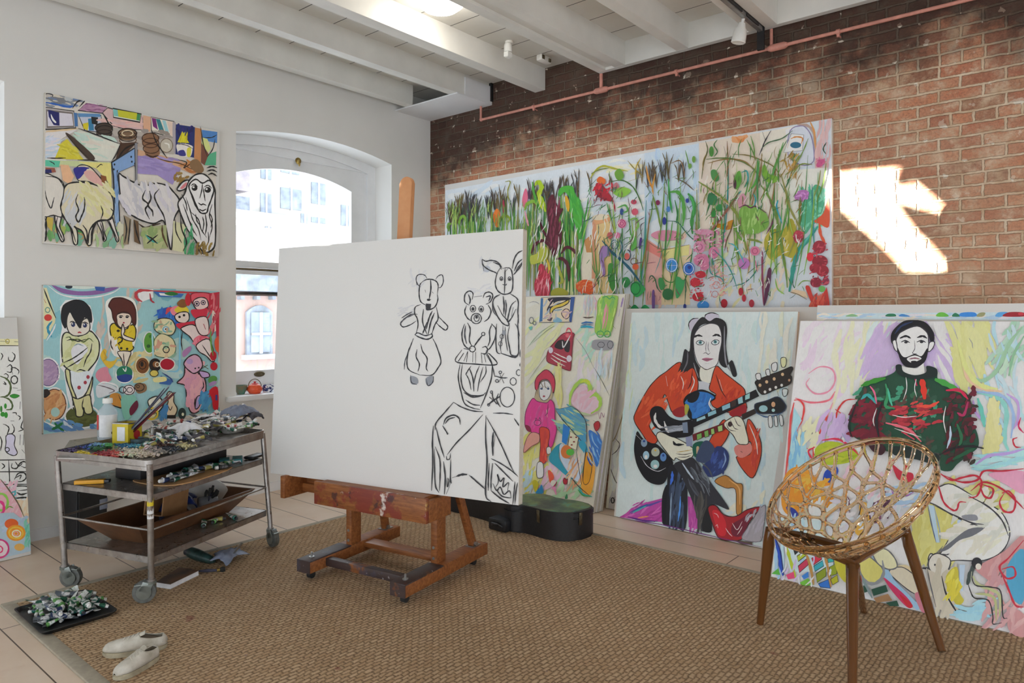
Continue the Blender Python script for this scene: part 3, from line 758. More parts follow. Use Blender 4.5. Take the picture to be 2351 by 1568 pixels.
M['black_bristle'] = flat('black_bristle', (.02,.018,.016), .8, var=.3, sc=40)
M['handle_dark'] = flat('dark_brush_handle', (.05,.05,.08), .3, var=.2)
M['handle_grey'] = flat('grey_brush_handle', (.26,.28,.32), .3, var=.2)
M['handle_red'] = flat('maroon_brush_handle', (.14,.015,.02), .3, var=.2)
def m_clear(name, tint, fac=.18, rough=.1):
    t = NT(name); tr = t.new('ShaderNodeBsdfTransparent'); tr.inputs[0].default_value = (*tint, 1)
    gl = t.new('ShaderNodeBsdfPrincipled'); gl.inputs['Base Color'].default_value = (*tint, 1); gl.inputs['Roughness'].default_value = rough
    n = t.noise(t.coord(), 6, 3); mx = t.new('ShaderNodeMixShader'); t.link(t.ramp(n, [(.2, fac * .7), (.8, fac * 1.3)]), mx.inputs[0])
    t.link(tr.outputs[0], mx.inputs[1]); t.link(gl.outputs[0], mx.inputs[2]); t.link(mx.outputs[0], t.o.inputs[0]); return t.m
M['bottle_glass'] = m_clear('clear_bottle', (.9,.93,.95), .25)
M['poly'] = m_clear('milky_plastic', (.80,.79,.76), .62, .35)
M['jar'] = m_clear('smoky_jar', (.55,.57,.60), .5)

# ------------------------------------------------------------ trolley
LG = {'N': (onz(.125, 347, 1333), onz(.745, 344, 1066)), 'L': (onz(.115, 149, 1300), onz(.735, 131, 1046)), 'R': (onz(.125, 621, 1214), onz(.745, 603, 994))}
LG['B'] = tuple(LG['L'][i] + LG['R'][i] - LG['N'][i] for i in (0, 1))
TC = sum((LG[k][0] for k in LG), Vector()) / 4; TC.z = 0
def legat(k, z):
    a, b = LG[k]; return a + (b - a) * ((z - a.z) / (b.z - a.z))
def tpoly(z, grow=0, rr=0):
    P = [legat(k, z) for k in 'NRBL']; c = sum(P, Vector()) / 4
    P = [p + (p - c).normalized() * grow for p in P]
    if not rr: return [(p.x, p.y) for p in P]
    out = []
    for i, p in enumerate(P):
        a = (P[i-1] - p).normalized(); b_ = (P[(i+1) % 4] - p).normalized()
        for t in (0, .33, .67, 1):
            q = p + a * rr * (1-t) ** 1.6 + b_ * rr * t ** 1.6; out.append((q.x, q.y))
    return out
tr = thing('steel_trolley', 'stainless steel three-shelf trolley on casters heaped with paint tubes', 'trolley', TC)
def inside(x, y, P):
    c = False
    for (x0, y0), (x1, y1) in zip(P, P[1:] + P[:1]):
        if (y0 > y) != (y1 > y) and x < (x1-x0)*(y-y0)/(y1-y0) + x0: c = not c
    return c
def shell_shelf(z0, z1, zt, grow, rr, name):
    """flat shelf with a turned-down edge z0..z1 and upstand to zt"""
    b = MB(); P = tpoly(z1, grow, rr); Q = tpoly(z1, grow - .006, rr)
    b.prism(P, z1 - .004, z1)
    n = len(P)
    for za, zb in ((z0, z1), (z1, zt)):
        if zb <= za: continue
        A = [b.bm.verts.new((*p, za)) for p in P]; B = [b.bm.verts.new((*p, zb)) for p in P]
        C = [b.bm.verts.new((*p, za)) for p in Q]; D_ = [b.bm.verts.new((*p, zb)) for p in Q]
        for k in range(n):
            j = (k+1) % n
            b.bm.faces.new((A[k], A[j], B[j], B[k])); b.bm.faces.new((C[k], D_[k], D_[j], C[j]))
            b.bm.faces.new((B[k], B[j], D_[j], D_[k])); b.bm.faces.new((A[k], C[k], C[j], A[j]))
    return b.off(TC).build(name, M['trolley'], tr, angle=30)
shell_shelf(.712, .735, .765, .022, .035, 'top_tray')
shell_shelf(.545, .580, .580, -.012, .01, 'middle_shelf')
shell_shelf(.212, .248, .248, -.012, .01, 'bottom_shelf')
b = MB()
rl = [legat(k, .395) for k in 'NRBL']
for i in range(4): MBr = MB(); MBr.tube([rl[i], rl[(i+1) % 4]], .006, 8); MBr.off(TC).build('guard_rail', M['trolley'], tr)
b.bm.free()
for k, od in (('N', -RD * .030 - FD*.01), ('L', RD * .035), ('R', RD * .022 - FD*.02), ('B', RD * .03)):
    a, t_ = LG[k]
    b = MB(); b.tube([a, t_], .0155, 14); b.tube([a + Vector((0,0,-.002)), a + Vector((0,0,.010))], .021, 14)
    if k == 'N':
        pass
    lo = b.off(TC).build('leg', M['trolley'], tr)
    if k == 'N':
        for zz, mm, sc_ in ((.545, 'yellow', 1.0), (.50, 'label_w', .8), (.47, 'label_w', .6)):
            s_ = MB(); q = legat('N', zz); s_.tube([q + Vector((0,0,-.018*sc_)), q + Vector((0,0,.020*sc_))], [.0160, .0162], 10); s_.off(TC).build('paint_drip', M[mm], lo)
    w = Vector((a.x, a.y, .058 + (RZ if k in 'NR' else 0))) + od
    wz = w.z; ax = Vector((-od.y, od.x, 0)).normalized(); axd = ax * .015
    b = MB(); b.tube([w - axd, w + axd], .056, 28); b.tube([w - axd*.4, w + axd*.4], .0575, 28); ca = b.off(TC).build('caster_wheel', M['caster_wheel'], tr)
    b = MB()
    for sg in (-1, 1):
        b.tube([w + ax*sg*.019, w + ax*sg*.023], .036, 20); b.beam(w + ax*sg*.021, Vector((a.x, a.y, a.z - .004)) + ax*sg*.021 + od*.35, .004, .052, up=tuple(od.normalized()))
    b.tube([Vector((a.x, a.y, a.z - .014)), Vector((a.x, a.y, a.z))], .026, 16)
    b.off(TC).build('caster_fork', M['caster_grey'], tr)
    b = MB(); dn = od.normalized(); pz = Vector((a.x, a.y, a.z - .012))
    b.beam(pz, pz + dn * .078 + Vector((0,0,-.004)), .034, .008); b.beam(pz + dn * .055 + Vector((0,0,-.006)), pz + dn * .075 + Vector((0,0,-.018)), .026, .010)
    b.off(TC).build('brake_pedal', M['caster_grey'], tr)

# ------------------------------------------------------------ paint tubes
TUBE_COLS = [((.72,.73,.72), (.01,.09,.05)), ((.70,.71,.73), (.02,.16,.12)), ((.76,.77,.79), (.10,.12,.15)), ((.62,.64,.62), (.10,.28,.07)), ((.74,.74,.75), (.03,.05,.14)), ((.68,.68,.66), (.30,.04,.03)), ((.70,.68,.60), (.45,.38,.10)), ((.12,.12,.13), (.02,.02,.02))]
def m_tube(k, base, band):
    t = NT('paint_tube_label'); v = t.coord(); sep = t.new('ShaderNodeSeparateXYZ'); t.link(v, sep.inputs[0])
    n = t.noise(v, 35, 4, .7)
    x = t.math('ADD', t.math('MULTIPLY', sep.outputs[0], 9), t.math('MULTIPLY', n, .35))
    bandf = t.ramp(x, [(.30, 1), (.34, 0), (.62, 0), (.66, 1), (.80, 1), (.84, 0)] if k % 2 else [(.12, 0), (.16, 1), (.5, 1), (.54, 0), (.95, 0), (1, 1)])
    c = t.mix(bandf, base, band); c = t.mix(t.ramp(t.noise(v, 60, 3), [(.56, 0), (.62, .75)]), c, band)
    t.set(Base_Color=c, Roughness=.38, Metallic=.15); t.bump(n, .35, .004); return t.m
TM = [m_tube(k, *c) for k, c in enumerate(TUBE_COLS)]
M['cap_w'] = flat('white_tube_cap', (.78,.77,.74), .4, var=.05); M['cap_k'] = flat('dark_tube_cap', (.03,.03,.035), .4, var=.1)
def tube_mesh(seed, L=.11, r=.016, curl=.3):
    """squeezed metal tube: round shoulder at x=0, flat crimped tail at x=L, bent along the way"""
    q = random.Random(seed); b = MB(); n = 12; m = 9; ph = q.uniform(0, 6); rings = []
    bend = q.uniform(-curl, curl); lift = q.uniform(0, .02) * (curl > .1)
    for i in range(m + 1):
        t = i / m; fl = min(1, t * 1.25); sq = q.uniform(.75, 1) if 0 < i < m else 1
        ry = r * (1 + .22 * fl); rz = r * (1 - .93 * fl ** 1.2) * sq + .0006
        cx = L * t; cy = math.sin(t * 2.2 + ph) * .004 + bend * .05 * t * t; cz = r + lift * t * t + math.sin(t * 5 + ph) * .003 * t
        tw = math.sin(ph * 3) * .9 * t * (curl > .1)
        ring = []
        for k in range(n):
            a = 2*PI*k/n; y = math.cos(a)*ry; z = math.sin(a)*rz
            ring.append(b.bm.verts.new((cx, cy + y*math.cos(tw) - z*math.sin(tw), max(.001, cz + y*math.sin(tw)*.6 + z*math.cos(tw)))))
        rings.append(ring)
    sh = [b.bm.verts.new((-.006, math.cos(2*PI*k/n)*r*.45, r + math.sin(2*PI*k/n)*r*.45)) for k in range(n)]
    rings.insert(0, sh)
    for A, B in zip(rings, rings[1:]):
        for k in range(n): b.bm.faces.new((A[k], A[(k+1)%n], B[(k+1)%n], B[k]))
    b.bm.faces.new(sh[::-1]); b.bm.faces.new(rings[-1])
    return b
PROTO = []
def tube_proto(k, L=.11, r=.016, curl=.3):
    o = tag(tube_mesh(k * 7 + 1, L, r, curl).build('paint_tube', TM[k % len(TM)]), cat='paint tube')
    c = MB(); c.tube([(-.026, 0, r), (-.022, 0, r), (-.006, 0, r)], [r*.5, r*.62, r*.66], 10); c.build('cap', M['cap_w'] if k % 3 else M['cap_k'], o)
    kids(o); return o
for k in range(16): PROTO.append(tube_proto(k, L=.105 + .012 * (k % 4), r=.017 + .0022 * (k % 3)))
USED = set()
def put_tube(k, loc, rz, label, group, tilt=0, roll=0, scale=1):
    p = PROTO[k % 16]
    if p.name in USED: o = copy_tree(p)
    else: o = p; USED.add(p.name)
    o.location = loc; o.rotation_euler = (roll, tilt, rz); o.scale = (scale,) * 3
    return tag(o, label, 'paint tube', group)

# black tray on the floor with spent tubes
TQ = [onz(.02, 84, 1466), onz(.02, 264, 1412), onz(.02, 216, 1356), onz(.02, 30, 1400)]
tc = sum(TQ, Vector()) / 4; ux = (TQ[1] - TQ[0]).normalized(); ang = math.atan2(ux.y, ux.x)
t = thing('tube_tray', 'black plastic tray on the rug corner full of green and white paint tubes', 'tray', (tc.x, tc.y, RZ), ang)
sx, sy = (TQ[1]-TQ[0]).length / 2 * .97, ((TQ[3]-TQ[0]).length + (TQ[2]-TQ[1]).length) / 4 * .95
def rrect(sx, sy, r, n=4):
    return [(cx + r*math.cos(R(a)), cy + r*math.sin(R(a))) for cx, cy, a0 in ((sx-r, sy-r, 0), (-sx+r, sy-r, 90), (-sx+r, -sy+r, 180), (sx-r, -sy+r, 270)) for a in [a0 + 90*k/n for k in range(n+1)]]
def tray_mesh(sx, sy, r, h, th=.004, flare=.012):
    b = MB(); rings = [[b.bm.verts.new((*p, z)) for p in rrect(sx + e, sy + e, r)] for e, z in ((-flare, 0), (0, h), (.006, h), (.006, h-.003), (th*0, h-.004), (-flare-.001, .004))]
    n = len(rings[0])
    for A, B in ((rings[0], rings[3]), (rings[3], rings[2]), (rings[2], rings[1]), (rings[1], rings[5])):
        for k in range(n): b.bm.faces.new((A[k], A[(k+1)%n], B[(k+1)%n], B[k]))
    b.bm.faces.new(rings[0][::-1]); b.bm.faces.new(rings[5])
    for v in rings[4]: b.bm.verts.remove(v)
    return b
tray_mesh(sx, sy, .03, .022).build('tray_body', M['black_plastic'], t)
q = random.Random(5)
ca, sa = math.cos(ang), math.sin(ang)
for k in range(72):
    lay = k // 24; x = q.uniform(-.76, .80) * sx * (1 - .08*lay); y = q.uniform(-.70, .74) * sy * (1 - .1*lay)
    an = q.uniform(0, 6.28); sc_ = q.uniform(.55, .8); hx, hy = x*ca - y*sa - math.cos(an)*.05*sc_, x*sa + y*ca - math.sin(an)*.05*sc_
    put_tube([0,1,2,3,8,9,10,11,4,0,1][k % 11] + (k % 2) * 8, (tc.x + hx, tc.y + hy, RZ + .006 + lay * .018 + q.uniform(0, .006)), an,
             'squeezed paint tube lying in the heap on the black floor tray', 'spent paint tubes in the floor tray', q.uniform(-.4, .1), q.uniform(-.5, .5), sc_)

# heap on the trolley's top tray
def top(x, y, z=.74): return onz(z, x, y)
q = random.Random(11)
hp = [(330, 1010), (350, 985), (375, 1000), (400, 1005), (430, 1003), (460, 995), (520, 985), (545, 975)]
for k in range(112):
    fx = q.random(); x = 335 + 250 * fx; ymid = 1004 - 46 * fx; y = q.uniform(ymid - 22, 1040 - 60 * fx); lay = k // 40
    z = .738 + lay * .026 + q.uniform(0, .006)
    P = top(x, y, z)
    an = q.uniform(0, 6.28); put_tube(k * 3 + 2 + (k % 5), P - Vector((math.cos(an), math.sin(an), 0)) * .038, an, 'used paint tube lying in the heap on the trolley top tray', 'paint tubes heaped on the trolley', q.uniform(-.3, .1), q.uniform(-.4, .4), q.uniform(.55, .85))
for (x, y) in ((372, 1110), (400, 1108), (418, 1099), (440, 1092), (452, 1083), (470, 1080), (425, 1085), (488, 1077), (392, 1100), (515, 1070), (503, 1080)):
    P = onz(.586, x, y); put_tube(int(x), P, q.uniform(-.3, .9), 'white paint tube on wooden palette board, trolley middle shelf', 'paint tubes on the middle shelf board', 0, q.uniform(-.2, .2), .9)
for i, (x, y) in enumerate(((468, 1212), (490, 1203), (510, 1196), (540, 1194))):
    P = onz(.249, x, y); put_tube(i * 3, P, q.uniform(0, 3), 'small paint tube lying on the edge of the bottom trolley shelf', 'paint tubes on the bottom shelf', 0, 0, .85)

# dabs of oil paint on the tray palette
PC = [('5b4a8a', 156, 1030, 24, 9), ('3b2247', 150, 1034, 22, 8), ('2a2a6a', 205, 1016, 24, 6), ('3f62b8', 196, 1023, 26, 6), ('7fb4d8', 222, 1020, 24, 5), ('17652f', 222, 1028, 16, 5), ('57b060', 248, 1022, 12, 5),
      ('e3cf3a', 185, 1041, 20, 6), ('e8b93a', 205, 1047, 22, 5), ('c07a2c', 168, 1045, 14, 4), ('9c1f33', 245, 1042, 26, 7), ('d34a44', 262, 1043, 26, 8), ('e58a8a', 232, 1050, 24, 3), ('1f6fa0', 290, 1022, 24, 5), ('57b5c9', 300, 1024, 18, 4),
      ('e6e0cf', 310, 1036, 30, 9), ('e8d7c2', 330, 1042, 34, 7), ('dfe8c8', 290, 1044, 24, 5), ('c9b8b4', 352, 1034, 24, 8), ('2a3444', 388, 1030, 26, 6), ('8e8a86', 372, 1036, 26, 5), ('e9dca8', 425, 1022, 20, 6), ('6a4438', 380, 1018, 30, 6)]
mats = []; mi = []; b = MB(); q = random.Random(2)
for i, (h, cx, cy, rx, ry) in enumerate(PC):
    mats.append(flat('wet_oil_paint', h, .35, var=.25, sc=60, bump=.3))
    TP = tpoly(.76, .0)
    for k in range(int(rx * ry / 1.0) + 40):
        x = cx + q.gauss(0, .48) * rx; y = cy + q.gauss(0, .48) * ry
        y = min(y, 1052 - max(0, x - 330) * .16)
        P = top(x, y, .745 + .016 * q.random())
        if not inside(P.x, P.y, TP): continue
        n0 = len(mi)
        s_ = q.uniform(.003, .0075)
        b.ball(P, s_, s_ * q.uniform(.5, 1.9), s_ * q.uniform(.35, .9), 5, Euler((q.uniform(-.7, .7), q.uniform(-.7, .7), q.uniform(0, 3))).to_matrix().to_4x4()); mi += [i] * (len(b.bm.faces) - n0)
o = b.build('oil_paint', mats); o.data.polygons.foreach_set('material_index', mi); tag(o, 'mounds of bright oil paint dabs on the near end of the trolley top', 'paint', kind='stuff')
b = MB(); Pq = [top(132, 1050, .744), top(345, 1056, .744), top(420, 1016, .744), top(236, 1000, .744), top(160, 1010, .744)]
b.prism([(p.x, p.y) for p in Pq], .736, .742); o = b.build('glass_palette', M['trolley'], smooth=False); tag(o, 'flat palette under the dabs of paint on the trolley', 'palette')

def lathe_thing(name, label, cat, loc, parts, rz=0, group=None):
    t = thing(name, label, cat, loc, rz, group)
    for pn, prof, mt in parts: MB().lathe(prof, 28).build(pn, mt, t)
    return t
P = top(247, 1012, .742)
t = lathe_thing('solvent_bottle', 'clear plastic solvent bottle with white cap standing on the trolley', 'bottle', P, [
    ('bottle_body', [(0, .001), (.050, .001), (.056, .010), (.056, .165), (.050, .19), (.032, .212), (.024, .225), (.024, .238), (.021, .238), (.021, .225), (.030, .209), (.048, .187), (.053, .165), (.053, .012), (0, .006)], M['bottle_glass']),
    ('bottle_cap', [(.0, .262), (.026, .262), (.028, .255), (.028, .232), (.0245, .232), (.0245, .258), (0, .258)], M['plastic_w'])])
b = MB(); vd = math.atan2((CAM-P).y, (CAM-P).x)
def lab(bm, a0, a1, r, z0, z1, n=10):
    for k in range(n):
        a, c = vd + R(a0 + (a1-a0)*k/n), vd + R(a0 + (a1-a0)*(k+1)/n)
        bm.quad((r*math.cos(a), r*math.sin(a), z0), (r*math.cos(c), r*math.sin(c), z0), (r*math.cos(c), r*math.sin(c), z1), (r*math.cos(a), r*math.sin(a), z1))
lab(b, -52, 60, .0568, .03, .165); lo = b.build('bottle_label', M['label_w'], t)
b = MB(); lab(b, -86, -56, .0572, .075, .165); b.build('red_band', M['red'], lo)
b = MB(); lab(b, 20, 34, .0574, .048, .062); b.build('barcode', M['cap_k'], lo)
for z in (.07, .085, .10, .115, .13, .145):
    pass
P = top(292, 1017, .742)
t = thing('yellow_tin', 'square yellow printed tin holding a bundle of paintbrushes', 'tin', P, R(28))
b = MB(); w_ = .056; h_ = .128
b.box(-w_, w_, -w_, w_, 0, .004); 
for x0, x1, y0, y1 in ((-w_, w_, -w_, -w_+.002), (-w_, w_, w_-.002, w_), (-w_, -w_+.002, -w_, w_), (w_-.002, w_, -w_, w_)): b.box(x0, x1, y0, y1, 0, h_)
b.build('tin_body', M['yellow'], t, smooth=False)
b = MB()
for x0, x1, y0, y1 in ((-w_-.002, w_+.002, -w_-.002, -w_+.003), (-w_-.002, w_+.002, w_-.003, w_+.002), (-w_-.002, -w_+.003, -w_, w_), (w_-.003, w_+.002, -w_, w_)): b.box(x0, x1, y0, y1, h_-.006, h_+.001)
b.build('tin_rim', M['steel'], t, smooth=False)
b = MB(); b.box(-.0583, -.0573, -.034, .02, .022, .105); b.build('paper_label', M['label_w'], t, smooth=False)
b = MB(); b.lathe([(0, 0), (.026, 0), (.026, .0015), (0, .0015)], 16, Matrix.Translation((.012, -.0572, .052)) @ Matrix.Rotation(R(90), 4, 'X')); b.build('red_picture', M['red'], t)
q = random.Random(4)
base = P + Vector((0, 0, .006)); upd = onz(1.02, 365, 905)
for k in range(14):
    bz = base + Vector((q.uniform(-.04, .04), q.uniform(-.04, .04), 0)); lean = RD * q.uniform(.25, .34) + Vector((0, 0, .30)) + FD * q.uniform(-.05, .03)
    # keep the brush inside the tin at rim height
    d = lean.normalized(); bz = P + Vector((0,0,.01)) - RD * .03 + FD * q.uniform(-.03, .03) + RD * q.uniform(-.012, .012); L = q.uniform(.38, .47)
    t = thing('paintbrush', 'long-handled paintbrush leaning in the yellow tin on the trolley', 'paintbrush', bz, 0, 'brushes in the yellow tin', rot=d.to_track_quat('Z', 'Y').to_euler())
    MB().lathe([(0, .0), (.004, .0), (.0055, .12), (.0038, L-.02), (.002, L), (0, L)], 8).build('handle', M[('handle_dark', 'handle_grey', 'handle_red')[k % 3]], t)
P = top(321, 1019, .742)
t = lathe_thing('flat_tin', 'low round grey-teal tin of paint in front of the yellow tin', 'tin', P, [
    ('tin_body', [(0, 0), (.048, 0), (.05, .004), (.05, .034), (.052, .036), (.048, .036), (.047, .008), (0, .006)], flat('teal_grey_tin', (.10,.16,.18), .45, .3, var=.3, sc=20)),
    ('paint_inside', [(0, .026), (.047, .026), (.047, .022), (0, .022)], M['cloth_d'])])
P = top(349, 1012, .742)
t = lathe_thing('paint_marker', 'upright silver tube standing near the centre of the trolley', 'paint tube', P, [('marker_body', [(0, 0), (.012, 0), (.012, .075), (.006, .085), (.006, .095), (0, .095)], M['steel'])])

# rags and bags: crumpled grids
def crumple(name, label, cat, mat, c, sx, sy, hz, seed, n=22, rz=0, sharp=1.0, drop=0):
    q = random.Random(seed); ph = [(q.uniform(0, 6.3), q.uniform(2, 9), q.uniform(-9, 9), q.uniform(.3, 1)) for _ in range(9)]
    b = MB(); cs, sn = math.cos(rz), math.sin(rz)
    def fn(u, v):
        X, Y = 2*u-1, 2*v-1; r = math.hypot(X, Y); edge = 1 + .16*math.sin(math.atan2(Y, X)*5 + ph[0][0]) + .08*math.sin(math.atan2(Y, X)*11 + ph[1][0])
        h = sum(abs(math.sin(X*a_ + Y*b_ + p)) ** .7 * w for p, a_, b_, w in ph) / 5.2
        dome = max(0, 1 - r*r*.55)
        z = hz * (dome * (.45 + .55*h*sharp)) + .003
        x = X * sx * edge; y = Y * sy * edge
        return (x*cs - y*sn, x*sn + y*cs, max(.002, z - drop * max(0, r - .8)))
    b.grid(fn, n, n)
    o = b.build(name, mat, angle=60); o.location = c
    sm = o.modifiers.new('thickness', 'SOLIDIFY'); sm.thickness = .0025
    return tag(o, label, cat)
crumple('white_rag', 'crumpled white paper rag on the trolley heap', 'rag', M['cloth_w'], top(428, 992, .775), .085, .10, .06, 3)
crumple('white_rag', 'second white rag behind the first, near the dolls painting', 'rag', M['cloth_w'], top(478, 966, .775), .075, .08, .045, 8)
crumple('dark_rag', 'dark blue-grey paint rag at the far right end of the trolley', 'rag', M['cloth_b'], top(550, 957, .785), .10, .12, .085, 5)
crumple('dark_rag', 'blackened paint rag in the middle of the trolley heap', 'rag', M['cloth_d'], top(502, 985, .77), .06, .07, .05, 6)
crumple('dark_rag', 'dark paint rag near the front edge of the trolley heap', 'rag', M['cloth_d'], top(455, 1012, .765), .05, .07, .04, 26)
crumple('dark_rag', 'black cloth at the far corner of trolley top', 'rag', M['cloth_d'], top(585, 962, .775), .05, .06, .05, 16)
P = top(545, 990, .742)
t = thing('plastic_tub', 'shallow translucent plastic tub at the right end of the trolley', 'tub', P, R(17)); tray_mesh(.12, .055, .03, .045, flare=.015).build('tub_wall', M['poly'], t)
# middle shelf
P = onz(.582, 207, 1110)
t = thing('orange_box', 'long flat orange box on the trolley middle shelf', 'box', P, R(-38)); b = MB(); b.box(-.075, .075, -.02, .02, 0, .022, bev=.003); b.build('box_body', M['orange'], t)
b = MB(); b.box(.075, .10, -.018, .018, .002, .02, bev=.003); b.build('dark_end', M['cap_k'], t)
pp = [onz(.583, *p) for p in ((335, 1112), (370, 1116), (420, 1112), (480, 1095), (533, 1074), (500, 1064), (420, 1072), (345, 1092), (305, 1104))]
b = MB(); b.prism([(p.x, p.y) for p in cr_spline([(a.x, a.y) for a in pp], True, 3) and [Vector((*c, 0)) for c in cr_spline([(a.x, a.y) for a in pp], True, 3)]], .5815, .588)
tag(b.build('wooden_palette', M['board'], smooth=False), 'kidney shaped wooden palette board on the middle shelf', 'palette')
for nm, x, y, l in (('teal box with a white slot on the middle shelf', 515, 1059, .045), ('larger teal box behind the slotted one on the middle shelf', 545, 1056, .06)):
    P = onz(.583, x, y + 4); t = thing('teal_box', nm, 'box', P, R(60)); b = MB(); b.box(-l, l, -.03, .03, 0, .028, bev=.002); b.build('box_body', M['teal'], t, smooth=False)
    b = MB(); b.box(-l - .001, -l, -.022, .022, .008, .018); b.build('white_label', M['label_w'], t, smooth=False)
P = onz(.583, 585, 1050); t = tag(MB().box(-.07, .07, -.035, .035, 0, .018, Matrix.Rotation(R(25), 4, 'Z'), .006).build('black_case', M['cap_k']), 'flat black case at the right end of the middle shelf', 'case'); t.location = P
P = onz(.583, 400, 1062); P = (legat('L', .58) + legat('R', .58)) / 2
t = tag(MB().box(-.34, .30, -.10, .10, 0, .11, Matrix.Rotation(R(17.5), 4, 'Z'), .006).build('black_box', M['black_plastic']), 'long black box in shadow at the back of middle shelf', 'box'); t.location = (P.x + .05, P.y + .02, .582)

# bottom shelf: long wooden trough with its load
c0 = (legat('N', .25) + legat('B', .25)) / 2; tang = math.atan2((LG['R'][0]-LG['N'][0]).y, (LG['R'][0]-LG['N'][0]).x)
t = thing('wooden_trough', 'long slant-sided wooden trough on the bottom trolley shelf', 'trough', (c0.x, c0.y, .249), tang)
b = MB(); lx, ly, hx, hy, h = .33, .12, .46, .22, .13
B0 = [(-lx,-ly,0),(lx,-ly,0),(lx,ly,0),(-lx,ly,0)]; T0 = [(-hx,-hy,h),(hx,-hy,h),(hx,hy,h),(-hx,hy,h)]; T1 = [(x*.965,y*.93,h) for x,y,_ in T0]; B1 = [(x*.96,y*.9,.012) for x,y,_ in B0]
for A, Bq in ((B0, T0), (T0, T1), (T1, B1)):
    for k in range(4): b.quad(A[k], A[(k+1)%4], Bq[(k+1)%4], Bq[k])
b.quad(*B0[::-1]); b.quad(*B1); bmesh.ops.remove_doubles(b.bm, verts=b.bm.verts, dist=1e-5)
b.build('trough_body', M['trough'], t, smooth=False)
def inT(x, y, z): 
    return Vector((c0.x + x*math.cos(tang) - y*math.sin(tang), c0.y + x*math.sin(tang) + y*math.cos(tang), .249 + z))
t = thing('cardboard_box', 'brown cardboard box propped in the wooden trough', 'box', inT(-.08, -.08, .09), tang + R(4), rot=(0, R(8), tang + R(4)))
b = MB(); b.box(-.10, .10, -.004, .004, 0, .15); b.box(-.10, .10, .12, .128, 0, .15); b.box(-.10, .10, 0, .125, 0, .006); b.box(.094, .10, 0, .12, 0, .15); b.build('box_body', M['card'], t, smooth=False)
o = crumple('blue_bag', 'dark blue plastic bag stuffed in the trough', 'bag', M['blue_bag'], inT(.06, .06, .06), .12, .11, .15, 21)
P = inT(.17, -.02, .075); t = thing('glass_jar', 'smoky glass jar lying in the trough', 'jar', P, tang, rot=(R(90), 0, tang + R(50)))
MB().lathe([(0, 0), (.045, 0), (.05, .01), (.05, .10), (.04, .115), (.037, .115), (.046, .10), (.046, .012), (0, .005)], 24).build('jar_wall', M['jar'], t)
t = thing('lid_disc', 'round translucent plastic lid standing behind the brushes in trough', 'lid', inT(.30, .03, .10), tang, rot=(R(68), R(0), tang + R(-28)))
MB().lathe([(0, .0), (.135, .0), (.142, -.006), (.143, -.016), (.139, -.016), (.137, -.005), (0, .003)], 40, None, 1, .78).build('lid_disc_face', M['poly'], t)
q = random.Random(9)
for k in range(9):
    p0 = inT(.20 + q.uniform(0, .05), -.03 + q.uniform(-.05, .05), .05 + q.uniform(0, .03)); d = (FD * q.uniform(-.2, .2) + RD * q.uniform(.1, .5) + Vector((0, 0, q.uniform(.25, .8)))).normalized()
    t = thing('old_brush', 'blackened old paintbrush bundled in the wooden trough', 'paintbrush', p0, 0, 'old brushes in the trough', rot=d.to_track_quat('Z', 'Y').to_euler())
    L = q.uniform(.09, .14); MB().lathe([(0, 0), (.004, 0), (.005, L*.6), (0, L*.62)], 8).build('handle', M['handle_dark'], t)
    MB().lathe([(0, L*.6), (.006, L*.6), (.010, L*.8), (.007, L), (0, L)], 8).build('bristles', M['black_bristle'], t)

# black loudspeaker box behind the trolley
P = onz(0, 188, 1232)
t = thing('speaker_box', 'black speaker box on the floor behind the trolley left leg', 'speaker', (-3.395, -.21, 0), R(14))
b = MB(); b.box(-.105, .105, -.07, .10, 0, .345, bev=.004); b.build('cabinet', M['black_plastic'], t, smooth=False)
b = MB(); b.box(-.095, .095, -.078, -.069, .012, .333, bev=.003); b.build('front_grille', M['rubber'], t, smooth=False)
b = MB(); b.box(.045, .100, -.0805, -.0785, .19, .26); b.build('sticker', M['cloth_b'], t, smooth=False)
